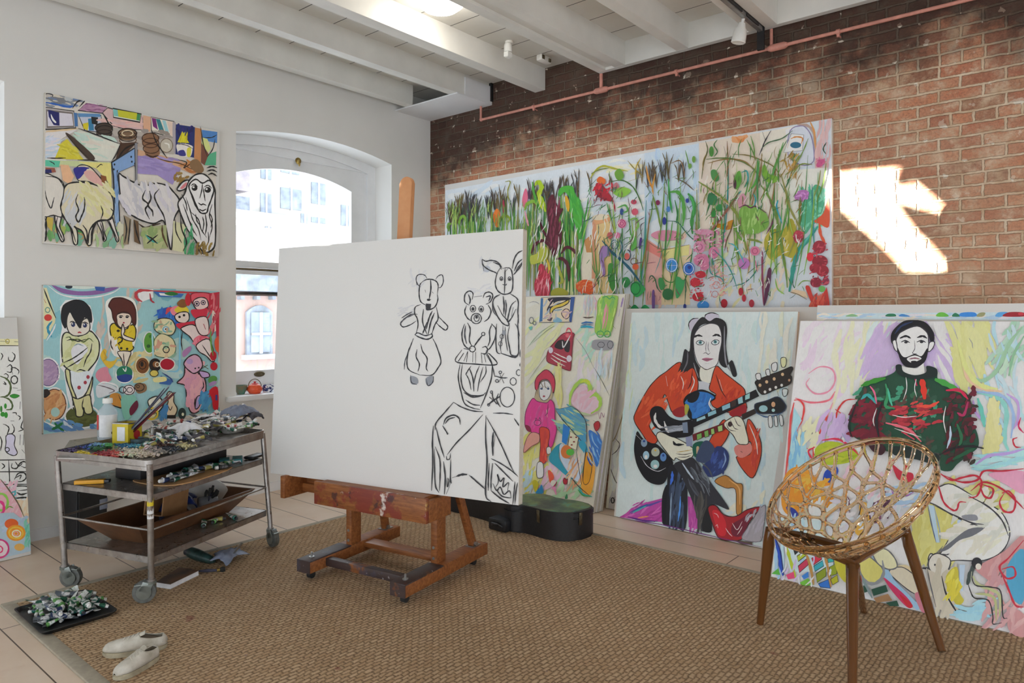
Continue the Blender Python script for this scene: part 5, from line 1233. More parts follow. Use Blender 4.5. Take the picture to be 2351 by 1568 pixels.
# ------------------------------------------------------------ the paintings, stroke by stroke
A = Art(cv_sheep, seed=1, gain=1.12, lw=1.3)
A.run('''
@ 0 150 3.135
P dcd6cc 283 190 1563 475 1540 1385 280 1270
B ece8e0,d8d4cc,cfc9c0,e8e0d0 14 60 120 8 20 300 800 1500 1200
P d6cfc0 305 190 540 240 520 300 310 270
G c3bcb4 3a3a3c 6 330 205 380 215 350 250 320 240
B 4a78b8,8a8f98,6a6660,d8dcd8 16 26 90 -14 12 330 215 560 290
L 3366bb 14 315 265 400 280 490 300 540 290
L 222222 8 520 310 560 260 610 250 570 300
Q b9b2b2 2a2a2a 6 318 300 530 330 545 455 322 460
Q d9d6e2 77706c 10 335 325 520 345 530 440 340 445
P 1f2466 345 320 425 340 428 435 385 430 350 370
F f0eef0 365 350 385 385 405 410 395 415 372 390
P 4a78b0 530 340 556 345 560 440 538 440
Q c3c8d8 333333 5 560 350 725 360 735 420 690 480 610 470
P 5f8fbf 560 345 720 350 722 372 562 372
P d8c828 595 420 640 410 630 470 600 455
P 3a7fa8 632 385 670 380 675 470 640 470
P 222222 655 370 705 375 700 430 660 420
Q b58aa8 2a2228 5 560 325 620 275 770 300 735 345
B a06a98,c89ab8,8a5580 8 16 80 -5 10 600 280 740 330
Q d9b8b8 333 5 735 345 775 305 1025 375 1030 465 900 460 820 440
B e0a8a8,d8b4ac,e8c4bc 14 24 110 -10 8 740 370 1020 450
L 1c1c1c 8 740 345 780 420 815 500
Q dfe4d8 2a2a2a 8 810 310 1015 350 1005 410 815 375
P c8c832 840 320 985 345 985 395 850 370
P 7fc4c0 812 315 845 322 850 370 818 365
P 3f8f5a 985 350 1010 352 1005 400 980 395
P e0b090 1030 360 1085 372 1080 480 1030 465
Q e8e2d4 333333 5 1085 372 1250 405 1245 520 1090 480
P 7a2a78 1090 378 1120 385 1135 465 1100 440
P 35808a 1120 385 1150 390 1190 500 1150 490
P 9fd0d8 1165 395 1190 400 1220 505 1195 500
P e6cfc0 1200 402 1245 408 1240 510 1225 505
P b0a8b0 1240 410 1262 412 1262 640 1240 630
P 22306e 1265 425 1400 445 1395 665 1262 640
B 1c2a78,3a2f80,101848 20 12 60 80 30 1275 430 1390 520
P ddd428 1310 475 1360 560 1275 555
B e8e030,c8b820 6 12 60 75 10 1295 500 1345 550
F ece6e0 1270 570 1330 565 1380 580 1385 600 1370 655 1330 660 1290 650 1275 620
F 3a3a88 1280 620 1320 610 1335 650 1290 650
F e0d84a 1345 600 1372 595 1368 655 1345 655
L 222 4 1272 572 1300 568 1350 580 1385 602
P c88a58 1402 448 1448 458 1442 700 1395 670
P 7a4a3a 1448 560 1500 640 1470 720 1445 700
P 4f86c8 1450 465 1562 480 1560 560 1460 540
P d8e090 1455 520 1490 530 1515 600 1495 630 1450 560
P 58b088 1500 640 1555 620 1552 720 1470 720
L 222 5 1440 440 1460 560 1490 660
L 222 5 1460 520 1520 520 1560 500
L 222 5 1490 660 1530 600 1545 530
P a9a4a0 700 480 800 430 850 560 830 620 760 560
P b8b0a8 780 440 1240 520 1250 640 1000 620 860 570
B 9a9290,c0b8b0,8a8078,b8a898 24 22 90 -8 10 820 470 1230 600
P d2a888 960 600 1290 680 1420 760 1400 790 1280 740 960 640
P a090c8 980 650 1100 660 1300 740 1240 860 1130 790 985 780
B 8f80c0,b0a0d4,9a8ab8 14 22 110 -14 8 990 660 1260 760
E 453830 745 450 62 34
O 1a1614 8 745 450 62 34
P 453830 690 460 800 460 802 510 700 500
O 2a1c14 7 748 490 55 26
O 1c1714 7 750 465 58 30
E 7a5f48 915 500 68 42
O 2c1d12 9 915 490 66 34
O 2c1d12 7 916 512 64 36
O d8c8a8 8 915 490 40 20
O 5a3a22 6 918 540 60 30
P 4a3020 860 560 985 555 900 640 830 680
L 1a120c 9 840 680 900 600 990 560
E 8a6448 1080 545 62 55
P 8a6448 1020 540 1140 540 1148 640 1100 670 1045 650
O 4a2c18 8 1080 525 60 36
O 4a2c18 6 1082 560 60 34
O 4a2c18 7 1086 600 58 34
L 3a2010 9 1050 640 1090 660 1140 650
E c8c0b0 1195 580 46 52
O 7a6a58 6 1195 578 45 50
L ece8e0 8 1180 560 1210 570 1215 600
L 111 6 1088 465 1120 550 1165 620 1200 668
B c8803c,a86030,d8a070 16 10 80 -20 40 1260 690 1420 760
L 5a3a20 6 1130 670 1200 690 1300 710 1380 750
L 2a1a10 6 1280 680 1340 700 1320 740 1380 700
F 8a6a48 1370 690 1420 680 1465 750 1430 780 1370 740
B 9a7838,b09050,6a5030 18 14 50 30 40 1250 770 1360 860
P e2dfe0 302 480 560 462 440 530 420 620 480 690 380 700 302 690
B c8d8ea,e8dce0,b8d0e0,d8dcf0 14 26 100 8 14 310 500 440 660
P d8cc3a 480 530 600 680 390 675 440 560
B e0d848,c8bc2c,d8d060 10 20 90 -30 20 440 580 560 660
P dcded2 560 465 860 570 800 690 680 690 620 600 540 500
B c8dcd0,e8d4c8,a8d4c0,ece4d8,b8d8d0 22 24 130 -20 14 560 490 800 660
L e0c8a0 14 310 480 420 470 560 458
L 222 6 315 465 420 460 545 450
L 1a1a1a 6 560 455 700 505 860 568
L 1a1a1a 6 862 570 835 640 800 690
F 4a3a30 475 505 500 500 640 620 680 670 660 685 620 670
L 2a1c14 6 478 505 560 600 640 675
P c9d4a0 310 680 560 690 790 700 800 860 760 830 700 740 560 730 310 720
P 5fc4a4 312 680 430 690 420 735 312 725
P e6dc88 560 695 795 705 800 930 770 830 690 745
L 111 6 335 668 400 670 470 668
L 111 6 555 682 640 684 700 692
L 222 5 690 740 720 715 735 720
L 222 5 350 690 380 705 390 718
P e8b890 430 715 490 720 530 800 500 860 450 830
P 9a5a48 312 735 390 740 400 770 330 780
P 222866 318 750 365 750 370 775 320 778
Q 82a4d2 24282e 7 800 700 960 600 985 610 980 700 840 760 858 1130 828 1135 812 800
B 6f98cc,9ab8dc 8 20 160 88 4 828 780 850 1100
P 82a4d2 850 700 950 630 970 650 960 720 850 770
L 24282e 6 840 775 960 722
E 20242a 820 715 6 8
E 20242a 815 750 6 8
E 20242a 940 660 6 8
E 20242a 945 695 6 8
P 8a8a90 965 560 985 562 985 850 968 850
L 222 4 965 560 968 700 972 850
G e0d2b8 2a2a2a 6 540 760 570 720 640 730 700 790 760 870 790 930 740 900 640 840 560 830
F 30308c 530 740 620 735 600 780 560 820 535 790
L 2c2c88 16 540 800 580 750 640 740
F e0b0a8 600 770 660 760 720 820 740 870 640 830
P 8a5228 720 790 760 800 770 880 730 850
B 3f9a50,58b068,b8c050,d8a078,58b0a0 30 18 80 80 30 320 1130 520 1250
B c87a38,d8b060,58a860,48b8a8 22 18 70 75 30 540 1180 640 1270
B 58b0a8,e0c8a8,e8dcc8,a8c880,48a068 30 20 90 80 20 660 1140 880 1290
P c8b050 330 1090 380 1100 370 1200 330 1150
P 3a9048 560 1170 610 1180 600 1210 555 1200
G e2dcc8 1c1c1c 7 440 1050 500 1130 530 1160 552 1200 552 1285 525 1280 505 1180 470 1120
G e2dcc8 1c1c1c 7 600 1150 690 1110 665 1190 652 1288 622 1286 620 1200
G e2dad4 1c1c1c 6 695 1130 725 1120 745 1200 760 1250 740 1265 725 1200
G e2dad4 1c1c1c 6 765 1100 800 1090 825 1170 850 1250 835 1270 805 1190
G e4dcd8 1c1c1c 7 296 1070 330 1080 322 1150 330 1210 322 1262 300 1240
G e4dcd8 1c1c1c 7 390 1080 435 1090 425 1160 450 1220 456 1262 436 1265 405 1190
G ddd4b8 1c1c1c 8 440 990 460 880 520 845 640 850 740 890 800 940 815 1040 790 1110 700 1120 640 1190 625 1290 590 1200 530 1160 450 1090 430 1040
B e0dfa8,d8d090,e8e2c0 20 34 130 -40 20 600 870 790 1060
B c8ccd0,dcd8d4,d0d4d8 14 30 130 70 16 460 940 600 1120
G ded9d0 222 6 300 800 380 800 450 850 450 940 430 1010 440 1090 380 1080 300 1070
L 222 6 320 800 400 810 440 850 450 880
L 222 6 320 900 330 960 360 1030 375 990 385 950
L 222 7 310 1080 330 1140 325 1200 322 1260
L 222 7 410 1090 400 1150 430 1220 450 1265
L 222 7 430 1040 470 1120 510 1180 540 1275
L 222 8 790 1030 810 1060 780 1110 690 1130 655 1200 650 1285
L 222 7 620 1290 620 1200 590 1150
L 222 8 555 930 540 980 560 1040 540 1090 560 1130 580 1090 600 1040 605 980 600 950
L 222 6 720 1010 735 1060 720 1110
L 222 7 715 1130 735 1200 745 1260 735 1200
L 222 7 775 1110 800 1170 845 1270
G d9d6d6 1c1c1c 8 848 790 880 800 950 840 1030 870 1120 850 1200 870 1240 910 1280 960 1290 1020 1250 1100 1240 1200 1225 1330 1200 1230 1170 1120 1100 1140 1020 1120 960 1090 900 1050 865 960
B c0c0c8,b8b8c0,d8d4e0,e8e4e0 26 34 150 -70 20 880 850 1230 1060
L 1c1c1c 9 1040 900 1020 960 1060 1000 1040 1040 1070 1110
L 1c1c1c 9 1070 905 1080 960 1060 1010 1090 1050 1095 1090
L 1c1c1c 8 1140 890 1105 940 1130 1010 1170 1080 1190 1160
P 9a8a70 890 1080 940 1110 920 1290 880 1290
P 6a5238 955 1110 990 1125 1000 1290 960 1270
L 1c1c1c 8 885 1080 905 1180 890 1280
L 1c1c1c 8 930 1110 925 1200 915 1290
L 3a2c20 10 990 1140 1040 1170 1100 1150 1150 1140
L 1c1c1c 8 960 1120 975 1200 1005 1290
P a8b080 1010 1170 1190 1150 1200 1320 1030 1320
B 8fa868,c8c898,a0b878,7a9a60 26 20 80 70 30 1020 1190 1190 1310
P d8d8b0 1240 1120 1330 1150 1320 1350 1235 1330
L 3fa098 10 1040 1220 1080 1260 1130 1280
L 101010 8 1050 1225 1090 1250 1125 1285
L 101010 8 1130 1220 1080 1260 1050 1285
L 5a4028 10 1160 1150 1165 1220 1200 1310
G d9d6d8 1c1c1c 8 1268 890 1310 840 1350 830 1340 880 1290 905
F d8848a 1290 885 1330 845 1340 860 1310 890
G e6e4e4 1c1c1c 8 1350 840 1400 790 1460 785 1510 830 1540 900 1540 1000 1545 1200 1530 1320 1460 1345 1400 1260 1340 1180 1290 1060 1275 990 1320 930
L 1c1c1c 9 1375 880 1390 860 1420 880 1400 905
E 1c1c1c 1393 885 20 18
E 1c1c1c 1488 898 22 20
E e8e8e8 1385 880 7 6
E e8e8e8 1480 893 7 6
L 1c1c1c 8 1370 940 1400 1010 1430 1050 1465 1060 1480 1020
L 1c1c1c 7 1520 920 1500 970 1470 1010
L 1c1c1c 7 1415 1010 1440 990 1455 1015 1480 1000
L 1c1c1c 6 1430 850 1450 870 1440 930 1445 960
L 1c1c1c 6 1480 850 1460 880 1455 930 1450 990
L 1c1c1c 6 1330 950 1360 1040 1380 1110 1420 1180 1440 1260
L 1c1c1c 6 1370 1060 1420 1110 1440 1180 1480 1240
L 1c1c1c 6 1520 1000 1500 1080 1520 1160 1500 1240
L 1c1c1c 6 1310 1000 1340 1080 1370 1160 1410 1230
L 1c1c1c 7 1470 1070 1480 1150 1470 1220
L 1c1c1c 7 1410 1290 1440 1350 1500 1340 1530 1310
G efeeed 1c1c1c 8 1352 870 1400 822 1450 850 1500 830 1532 890 1515 960 1492 1020 1480 1062 1440 1064 1415 1030 1385 960
E 1c1c1c 1393 885 21 20
E 1c1c1c 1488 898 23 21
E e8e8e8 1386 879 8 7
E e8e8e8 1480 892 8 7
L 1c1c1c 6 1366 868 1390 856 1416 876
L 1c1c1c 6 1460 878 1490 866 1518 888
L 1c1c1c 6 1450 850 1445 900 1430 960
L 1c1c1c 6 1455 880 1462 930 1470 980
L 1c1c1c 7 1418 990 1440 1005 1455 1000 1478 1010
L 1c1c1c 7 1425 1035 1450 1048 1478 1035
L 1c1c1c 6 1300 930 1330 990 1340 1050
L 1c1c1c 6 1345 1100 1370 1150 1390 1210
L 1c1c1c 6 1500 1060 1520 1110 1510 1170
L 1c1c1c 6 1450 1090 1460 1140 1450 1200
L 1c1c1c 6 1400 1070 1410 1120 1430 1150
L 1c1c1c 6 1490 1200 1495 1260 1480 1300
L 1c1c1c 8 1480 740 1520 730 1555 740
L 1c1c1c 8 1480 765 1520 755 1555 770
L 1c1c1c 8 1490 790 1520 780 1555 800
B 8a7038,a08848,70582c 14 18 60 80 30 1410 1290 1530 1370
B 3f9a60,2f8a58,68b890 12 20 100 80 15 1320 1190 1390 1350
L 1c1c1c 7 1290 1080 1300 1180 1335 1270 1310 1340
L 1c1c1c 6 1255 1110 1260 1200 1300 1280
L 1c1c1c 6 300 1240 315 1255 325 1215
''')
A.done()

A = Art(cv_dolls, seed=2, gain=1.12, lw=1.25)
A.run('''
@ 0 600 3.135
P 9ccbd0 290 160 1575 215 1568 1080 300 1250
B 6fb8c8,a8d8dc,d0e0d8,88c4cc,c4dcd0,58a8bc 150 26 150 80 30 310 190 1560 1100
B b8a8a0,d8c8bc,c8c0b4 26 26 170 75 20 700 260 1000 640
B d8cc98,c8b878,e0d8a8 30 24 120 30 40 860 640 1060 860
P e0dcb0 305 190 335 190 400 400 395 440 330 560 306 560
L 2a2f2a 8 312 190 350 290 402 410
L b03040 10 310 270 330 300
O 6a9a8a 7 342 350 16 18
E d04038 345 405 28 24
L 2f8fb0 18 375 430 345 470 350 510 372 545
L f0f0f0 8 335 570 380 500 400 450
F 8a64a0 365 165 450 195 560 215 680 210 780 190 855 185 800 215 690 240 560 245 440 225
F d8e4dc 410 165 500 190 600 200 700 190 760 180 600 165
L f4f4f0 8 340 170 430 235 560 262 700 255 810 225 865 190
E 20283a 495 183 26 14
P 3a5fa8 680 180 755 185 750 215 690 210
E aa8fb0 345 800 76 98
O f4f0f0 10 345 800 82 104
O 6a5a80 6 345 800 74 96
B c0a8c0,9a7fa8,b89ab8 12 20 80 30 60 310 740 400 870
P f4f2ee 430 330 470 280 560 270 650 320 675 420 660 490 720 560 735 640 690 750 660 830 680 1000 650 1100 520 1100 480 960 460 800 430 760 430 560 445 480
G d9dcb0 2a2a24 8 445 560 480 510 560 540 640 500 690 540 715 600 700 700 640 780 600 830 560 820 480 770 450 720
F e8e2d8 500 420 630 400 645 470 600 520 520 520 480 470
B d0d498,e4e4c0,c4c888 24 24 110 60 40 460 560 690 760
G 14161c 101014 6 440 400 455 320 530 280 600 290 650 350 655 440 610 400 590 440 580 490 550 440 500 380 480 440 470 480 450 450
G e4dccf 30302c 6 478 440 490 380 510 370 545 430 575 480 590 430 625 410 645 450 640 500 600 530 530 535 490 500
P 14161c 500 360 570 360 585 480 560 470 520 400
E 22305c 525 455 15 17
E 22305c 610 460 15 17
L 1c1c1c 6 500 440 520 432 545 445
L 1c1c1c 6 590 445 610 438 635 450
E f0f0f4 520 450 5 5
E f0f0f4 605 455 5 5
L b0303a 8 558 515 570 510 585 515
L 5a6a38 8 470 550 500 545 520 570 560 560 600 580 640 555 670 580
L 2a2a24 7 480 570 520 560 560 575 620 560
F e4e4e8 520 620 560 590 610 600 630 640 600 680 560 740 530 720 510 660
L 8aa0a8 6 530 610 560 595 600 610
L 2a2a24 7 455 730 520 700 580 660 630 620
L 2a2a24 7 480 765 540 730 600 690
L 2a2a24 7 540 810 570 830 620 800 580 780 550 790
L 2a2a24 7 660 590 650 650 620 700 600 760
F dfe6ea 500 790 560 800 640 790 660 850 620 900 590 960 550 960 510 880
E a83848 632 832 12 14
E a83848 612 872 12 13
E a83848 568 908 13 14
G d4d09a 2a2a24 7 470 780 500 790 510 880 540 960 560 1000 610 960 640 900 665 830 660 900 640 1000 665 1080 640 1105 600 1090 580 1050 560 1110 530 1080 520 980 480 860
F 5a6030 470 1110 500 1050 560 1110 620 1110 660 1080 700 1100 690 1150 640 1185 560 1190 500 1170
O f2f2ec 12 590 1115 124 84
E 565c2e 590 1120 114 72
B 6a703a,484e24 14 22 110 0 20 500 1090 680 1170
G d4d09a 2a2a24 7 520 980 560 990 640 960 655 1020 665 1080 640 1100 610 1090 600 1050 595 1110 550 1115 540 1060
L 2a2a24 6 600 985 590 1040 605 1090
E d09a68 390 1030 84 112
O f2eee8 10 390 1030 92 120
O 6a3a20 7 390 1030 82 110
B e0b888,c88850,d8b078,b87040 18 26 110 60 40 330 950 450 1120
E a8ccc4 396 1085 32 34
F 2a1c18 300 930 340 920 360 950 330 980 310 975
B 2f70b0,3a88c0,e8f0f0,2868a8 26 18 110 -25 15 310 1160 690 1225
L f0f4f4 12 310 1150 400 1190 480 1230
L 1f6f3f 22 370 1210 410 1190 450 1160
L 1f6f3f 18 390 1160 420 1195 460 1220
F f2ece4 760 290 860 250 970 290 990 480 960 620 940 680 820 680 780 560 770 430
G 58241c 3a1410 7 780 320 810 270 880 265 950 300 975 370 970 460 940 420 920 370 860 370 840 400 850 470 815 420 800 350
G e8d8c8 3a2420 6 840 385 880 370 930 380 945 420 930 460 890 480 850 465 838 420
E 22222c 866 402 11 7
E 22222c 912 402 11 7
L 1c1c1c 5 850 396 870 390 885 398
L 1c1c1c 5 900 396 915 390 930 400
E a03040 888 442 7 6
G d8bf28 2a2614 7 790 470 820 445 850 475 900 490 950 455 975 490 968 560 930 590 960 620 930 650 880 650 850 620 845 560 800 540
B e4cc38,c8a818 12 20 70 60 30 810 470 950 630
F d8bf28 845 560 940 570 945 630 900 652 855 630
L 2a2614 11 840 555 860 545 878 560 868 580 850 590 860 605
E 2a2614 848 500 12 9
E 2a2614 870 625 9 9
E 2a2614 912 630 9 9
G ece0d4 3a2a24 6 880 450 895 500 890 530 960 560 950 575 890 560 870 520
L 3a2a24 7 800 545 795 600 820 650
F ece0d4 795 550 815 555 835 660 820 665
G ecdfce 3a2a24 6 845 650 935 650 925 700 905 760 915 790 890 770 880 730 870 700
L 3a2a24 6 885 660 890 720 895 770
E f2f2ec 893 815 66 64
E 1f7a58 893 800 58 48
E 24408a 893 830 56 40
P 1f7a58 838 780 948 780 950 820 900 810 840 825
L f0f0ec 7 880 770 900 790 905 760
F e0b838 720 680 745 630 765 650 750 700 790 720 840 710 790 770 750 740
F d88a9a 690 800 720 770 770 760 780 800 800 850 740 880 690 840
L c8a030 12 740 640 760 690 740 720
L f2f2f0 12 690 900 740 870 830 890 850 930
F d8dce0 690 900 740 880 800 890 850 930 780 960 700 980
L 6a6068 6 700 890 760 905 820 930 780 950
F c88a38 790 960 860 955 880 1050 840 1040 800 1040
L 2a2018 7 790 965 740 1000 880 1055 850 960
F 84c4b0 870 980 960 960 980 1020 940 1120 890 1130
F 6a1c38 930 1060 980 1000 990 1050 940 1110
E e8dcdc 925 925 48 38
O 2a2a30 6 925 925 40 34
O 2a2a30 5 930 925 20 18
O 2a2a30 6 880 925 24 22
F 8a6a4a 965 890 1040 880 1050 930 990 950
O 2a2018 6 1000 905 34 28
O 2a2018 5 990 900 10 10
P f2f0ec 985 200 1100 200 1100 260 1000 300
L c04048 22 1020 290 985 270 975 235 1010 210 1100 212
L c04048 14 1100 212 1300 222 1480 228
L b03040 10 1075 230 1085 280 1110 300
P 3a70b8 1100 215 1320 235 1300 260 1140 255
P e8f0f0 1140 228 1260 235 1240 250 1150 245
F 2a7a3a 1180 232 1230 218 1280 235 1230 248
P 2a5ab8 1125 350 1200 330 1290 350 1320 420 1300 460 1140 440
B 3a8ad0,2a68c0 14 20 70 60 40 1130 350 1280 450
L d04858 26 1190 380 1220 340 1280 370
G dfd8b0 3a3a30 6 1110 440 1160 410 1230 420 1260 480 1230 530 1150 520 1110 490
E 7fb8c8 1190 490 26 24
E f0f0f0 1190 488 14 13
E 1a1a1a 1190 488 7 7
B 58a888,e0a888,88c0a0 14 12 50 40 60 1110 430 1240 510
E 5a9a3a 1072 585 38 72
O f0f0e8 7 1072 585 44 78
E 3a7a2a 1080 540 12 12
E 2a5a2a 1065 610 14 12
G e0d4a8 4a6a50 5 1110 560 1160 520 1240 560 1260 640 1220 690 1120 680 1105 620
B 58b098,e08878,98d0a8,e8c898 24 12 60 50 60 1110 540 1250 690
O 2a2a2a 7 1192 635 22 22
L a8d8e0 10 1090 480 1095 600 1100 720
L 88c8e0 10 1290 480 1290 640 1280 780 1200 790
E 7a4a20 1022 750 46 56
O e8d8b0 7 1022 750 50 60
O 2a1810 6 1022 745 26 30
E 1c1410 1018 740 12 18
E 20140f 1112 745 44 48
E 8a5a30 1115 740 20 22
O e8d8c0 6 1128 742 14 16
F b01830 1150 715 1200 700 1250 730 1225 775 1165 775
O f0ece0 7 1200 740 54 44
E dcc860 1105 805 30 24
O 3a3010 6 1105 805 30 24
F e88898 1220 350 1260 320 1310 340 1250 390
F e0c838 1250 350 1300 315 1350 340 1345 380 1290 380
G e8d8cc 2a2020 6 1255 390 1300 365 1350 370 1355 420 1320 445 1270 430
E 1c1c1c 1288 400 9 9
E 1c1c1c 1320 388 9 9
F 8a5a30 1270 300 1310 270 1350 300 1330 330 1290 330
E c82838 1350 275 22 46
F d03048 1265 450 1330 440 1400 430 1410 470 1340 500 1280 480
G ead8d4 2a1c1c 6 1300 480 1380 455 1440 500 1470 550 1440 570 1400 590 1360 540 1320 510
F e87888 1390 560 1440 530 1500 550 1500 620 1440 640 1395 600
B d83858,f098a8 12 14 50 40 50 1390 540 1490 620
G ecdcd8 2a1c1c 6 1410 600 1500 560 1540 700 1520 720 1480 680 1430 650
L 2a1c1c 6 1450 600 1490 660 1530 720
E c02030 1530 680 24 34
E c02030 1535 755 26 30
L 2a1c1c 6 1310 500 1300 580 1310 640
F b080b0 1310 650 1365 610 1370 640 1320 690
G e05868 8a2030 6 1370 240 1420 225 1500 230 1560 260 1530 330 1440 330 1380 300
G ecd0cc 3a1c20 6 1385 290 1430 260 1480 270 1495 320 1460 345 1410 345
O 2a2a50 6 1412 305 17 17
O 2a2a50 6 1458 297 15 15
E 1c1c30 1412 305 8 8
E 1c1c30 1458 297 7 7
F d03048 1370 350 1440 345 1490 340 1480 400 1440 420 1390 400
G ecd8d4 3a1c20 6 1400 420 1480 400 1500 480 1490 530 1430 520
L a82030 12 1460 450 1475 490
P c02840 1500 230 1575 220 1570 700 1555 560 1540 400 1500 340
P e8d8cc 1520 350 1545 360 1550 500 1520 520
B d04858,a02038,e88890 16 16 90 80 20 1500 240 1570 540
F e0583a 1540 570 1568 540 1568 650 1545 630
L 6aa048 12 1510 480 1515 600 1530 680
G dba0ae 2c2024 7 1330 720 1380 680 1440 700 1450 760 1420 800 1470 850 1475 940 1440 1000 1420 1080 1370 1085 1340 1000 1330 900 1290 880 1270 870 1320 820
B e8a8b4,c890b8,d898b0,f0b8b8 34 28 110 75 30 1340 720 1450 1040
G d8a8c0 2c2024 7 1318 740 1350 690 1400 670 1440 700 1450 760 1400 805 1360 790
E b898c8 1360 720 24 20
E 2a2028 1400 770 6 6
E 2a2028 1425 765 6 6
L 2c2024 6 1440 930 1460 900 1455 860
L 2c2024 6 1400 980 1395 1020 1400 1060
G c8a8d8 2c2024 6 1430 790 1490 800 1500 830 1450 835
G b8a0d0 2c2024 6 1410 980 1440 970 1430 1040 1400 1060
L 5a4a20 9 1450 770 1490 745
L 5a4a20 9 1450 745 1495 775
E 5a9a4a 1525 850 34 26 -25
E a888b8 1525 878 30 14 -25
F c81828 1500 930 1560 905 1565 1060 1530 1060 1520 990
P 2f3f8a 1545 960 1560 960 1560 1000 1545 1000
L c83038 16 1460 1060 1490 1000 1500 950
B 4f98c8,58a8d0,3a80b8 20 20 90 70 30 1440 960 1490 1060
G e6d4b4 2c2420 6 1195 960 1215 935 1245 960 1245 1010 1270 1060 1250 1110 1200 1110 1185 1060 1205 1010
L 2c2420 5 1200 1030 1220 1070 1235 1040
P 1c1c1c 1195 1105 1260 1105 1260 1130 1195 1130
B 3f80b8,4f90c8 14 18 70 70 30 1160 1040 1190 1120
E 2a3a3a 1305 1095 28 42
E d8dcc0 1310 1100 9 12
G ecead8 2a2a2a 7 1060 1000 1130 970 1170 1030 1120 1090 1080 1060
O d8c040 14 1085 1095 44 40
E e4d8a0 1085 1100 30 26
O 2a2a20 5 1070 1090 9 9
O 2a2a20 5 1100 1090 9 9
P 3a68a8 1150 820 1240 860 1220 890 1140 880
L 2c4a88 8 1160 800 1220 840 1240 870
F e4dc9a 1100 840 1180 830 1190 860 1110 870
''')
A.done()

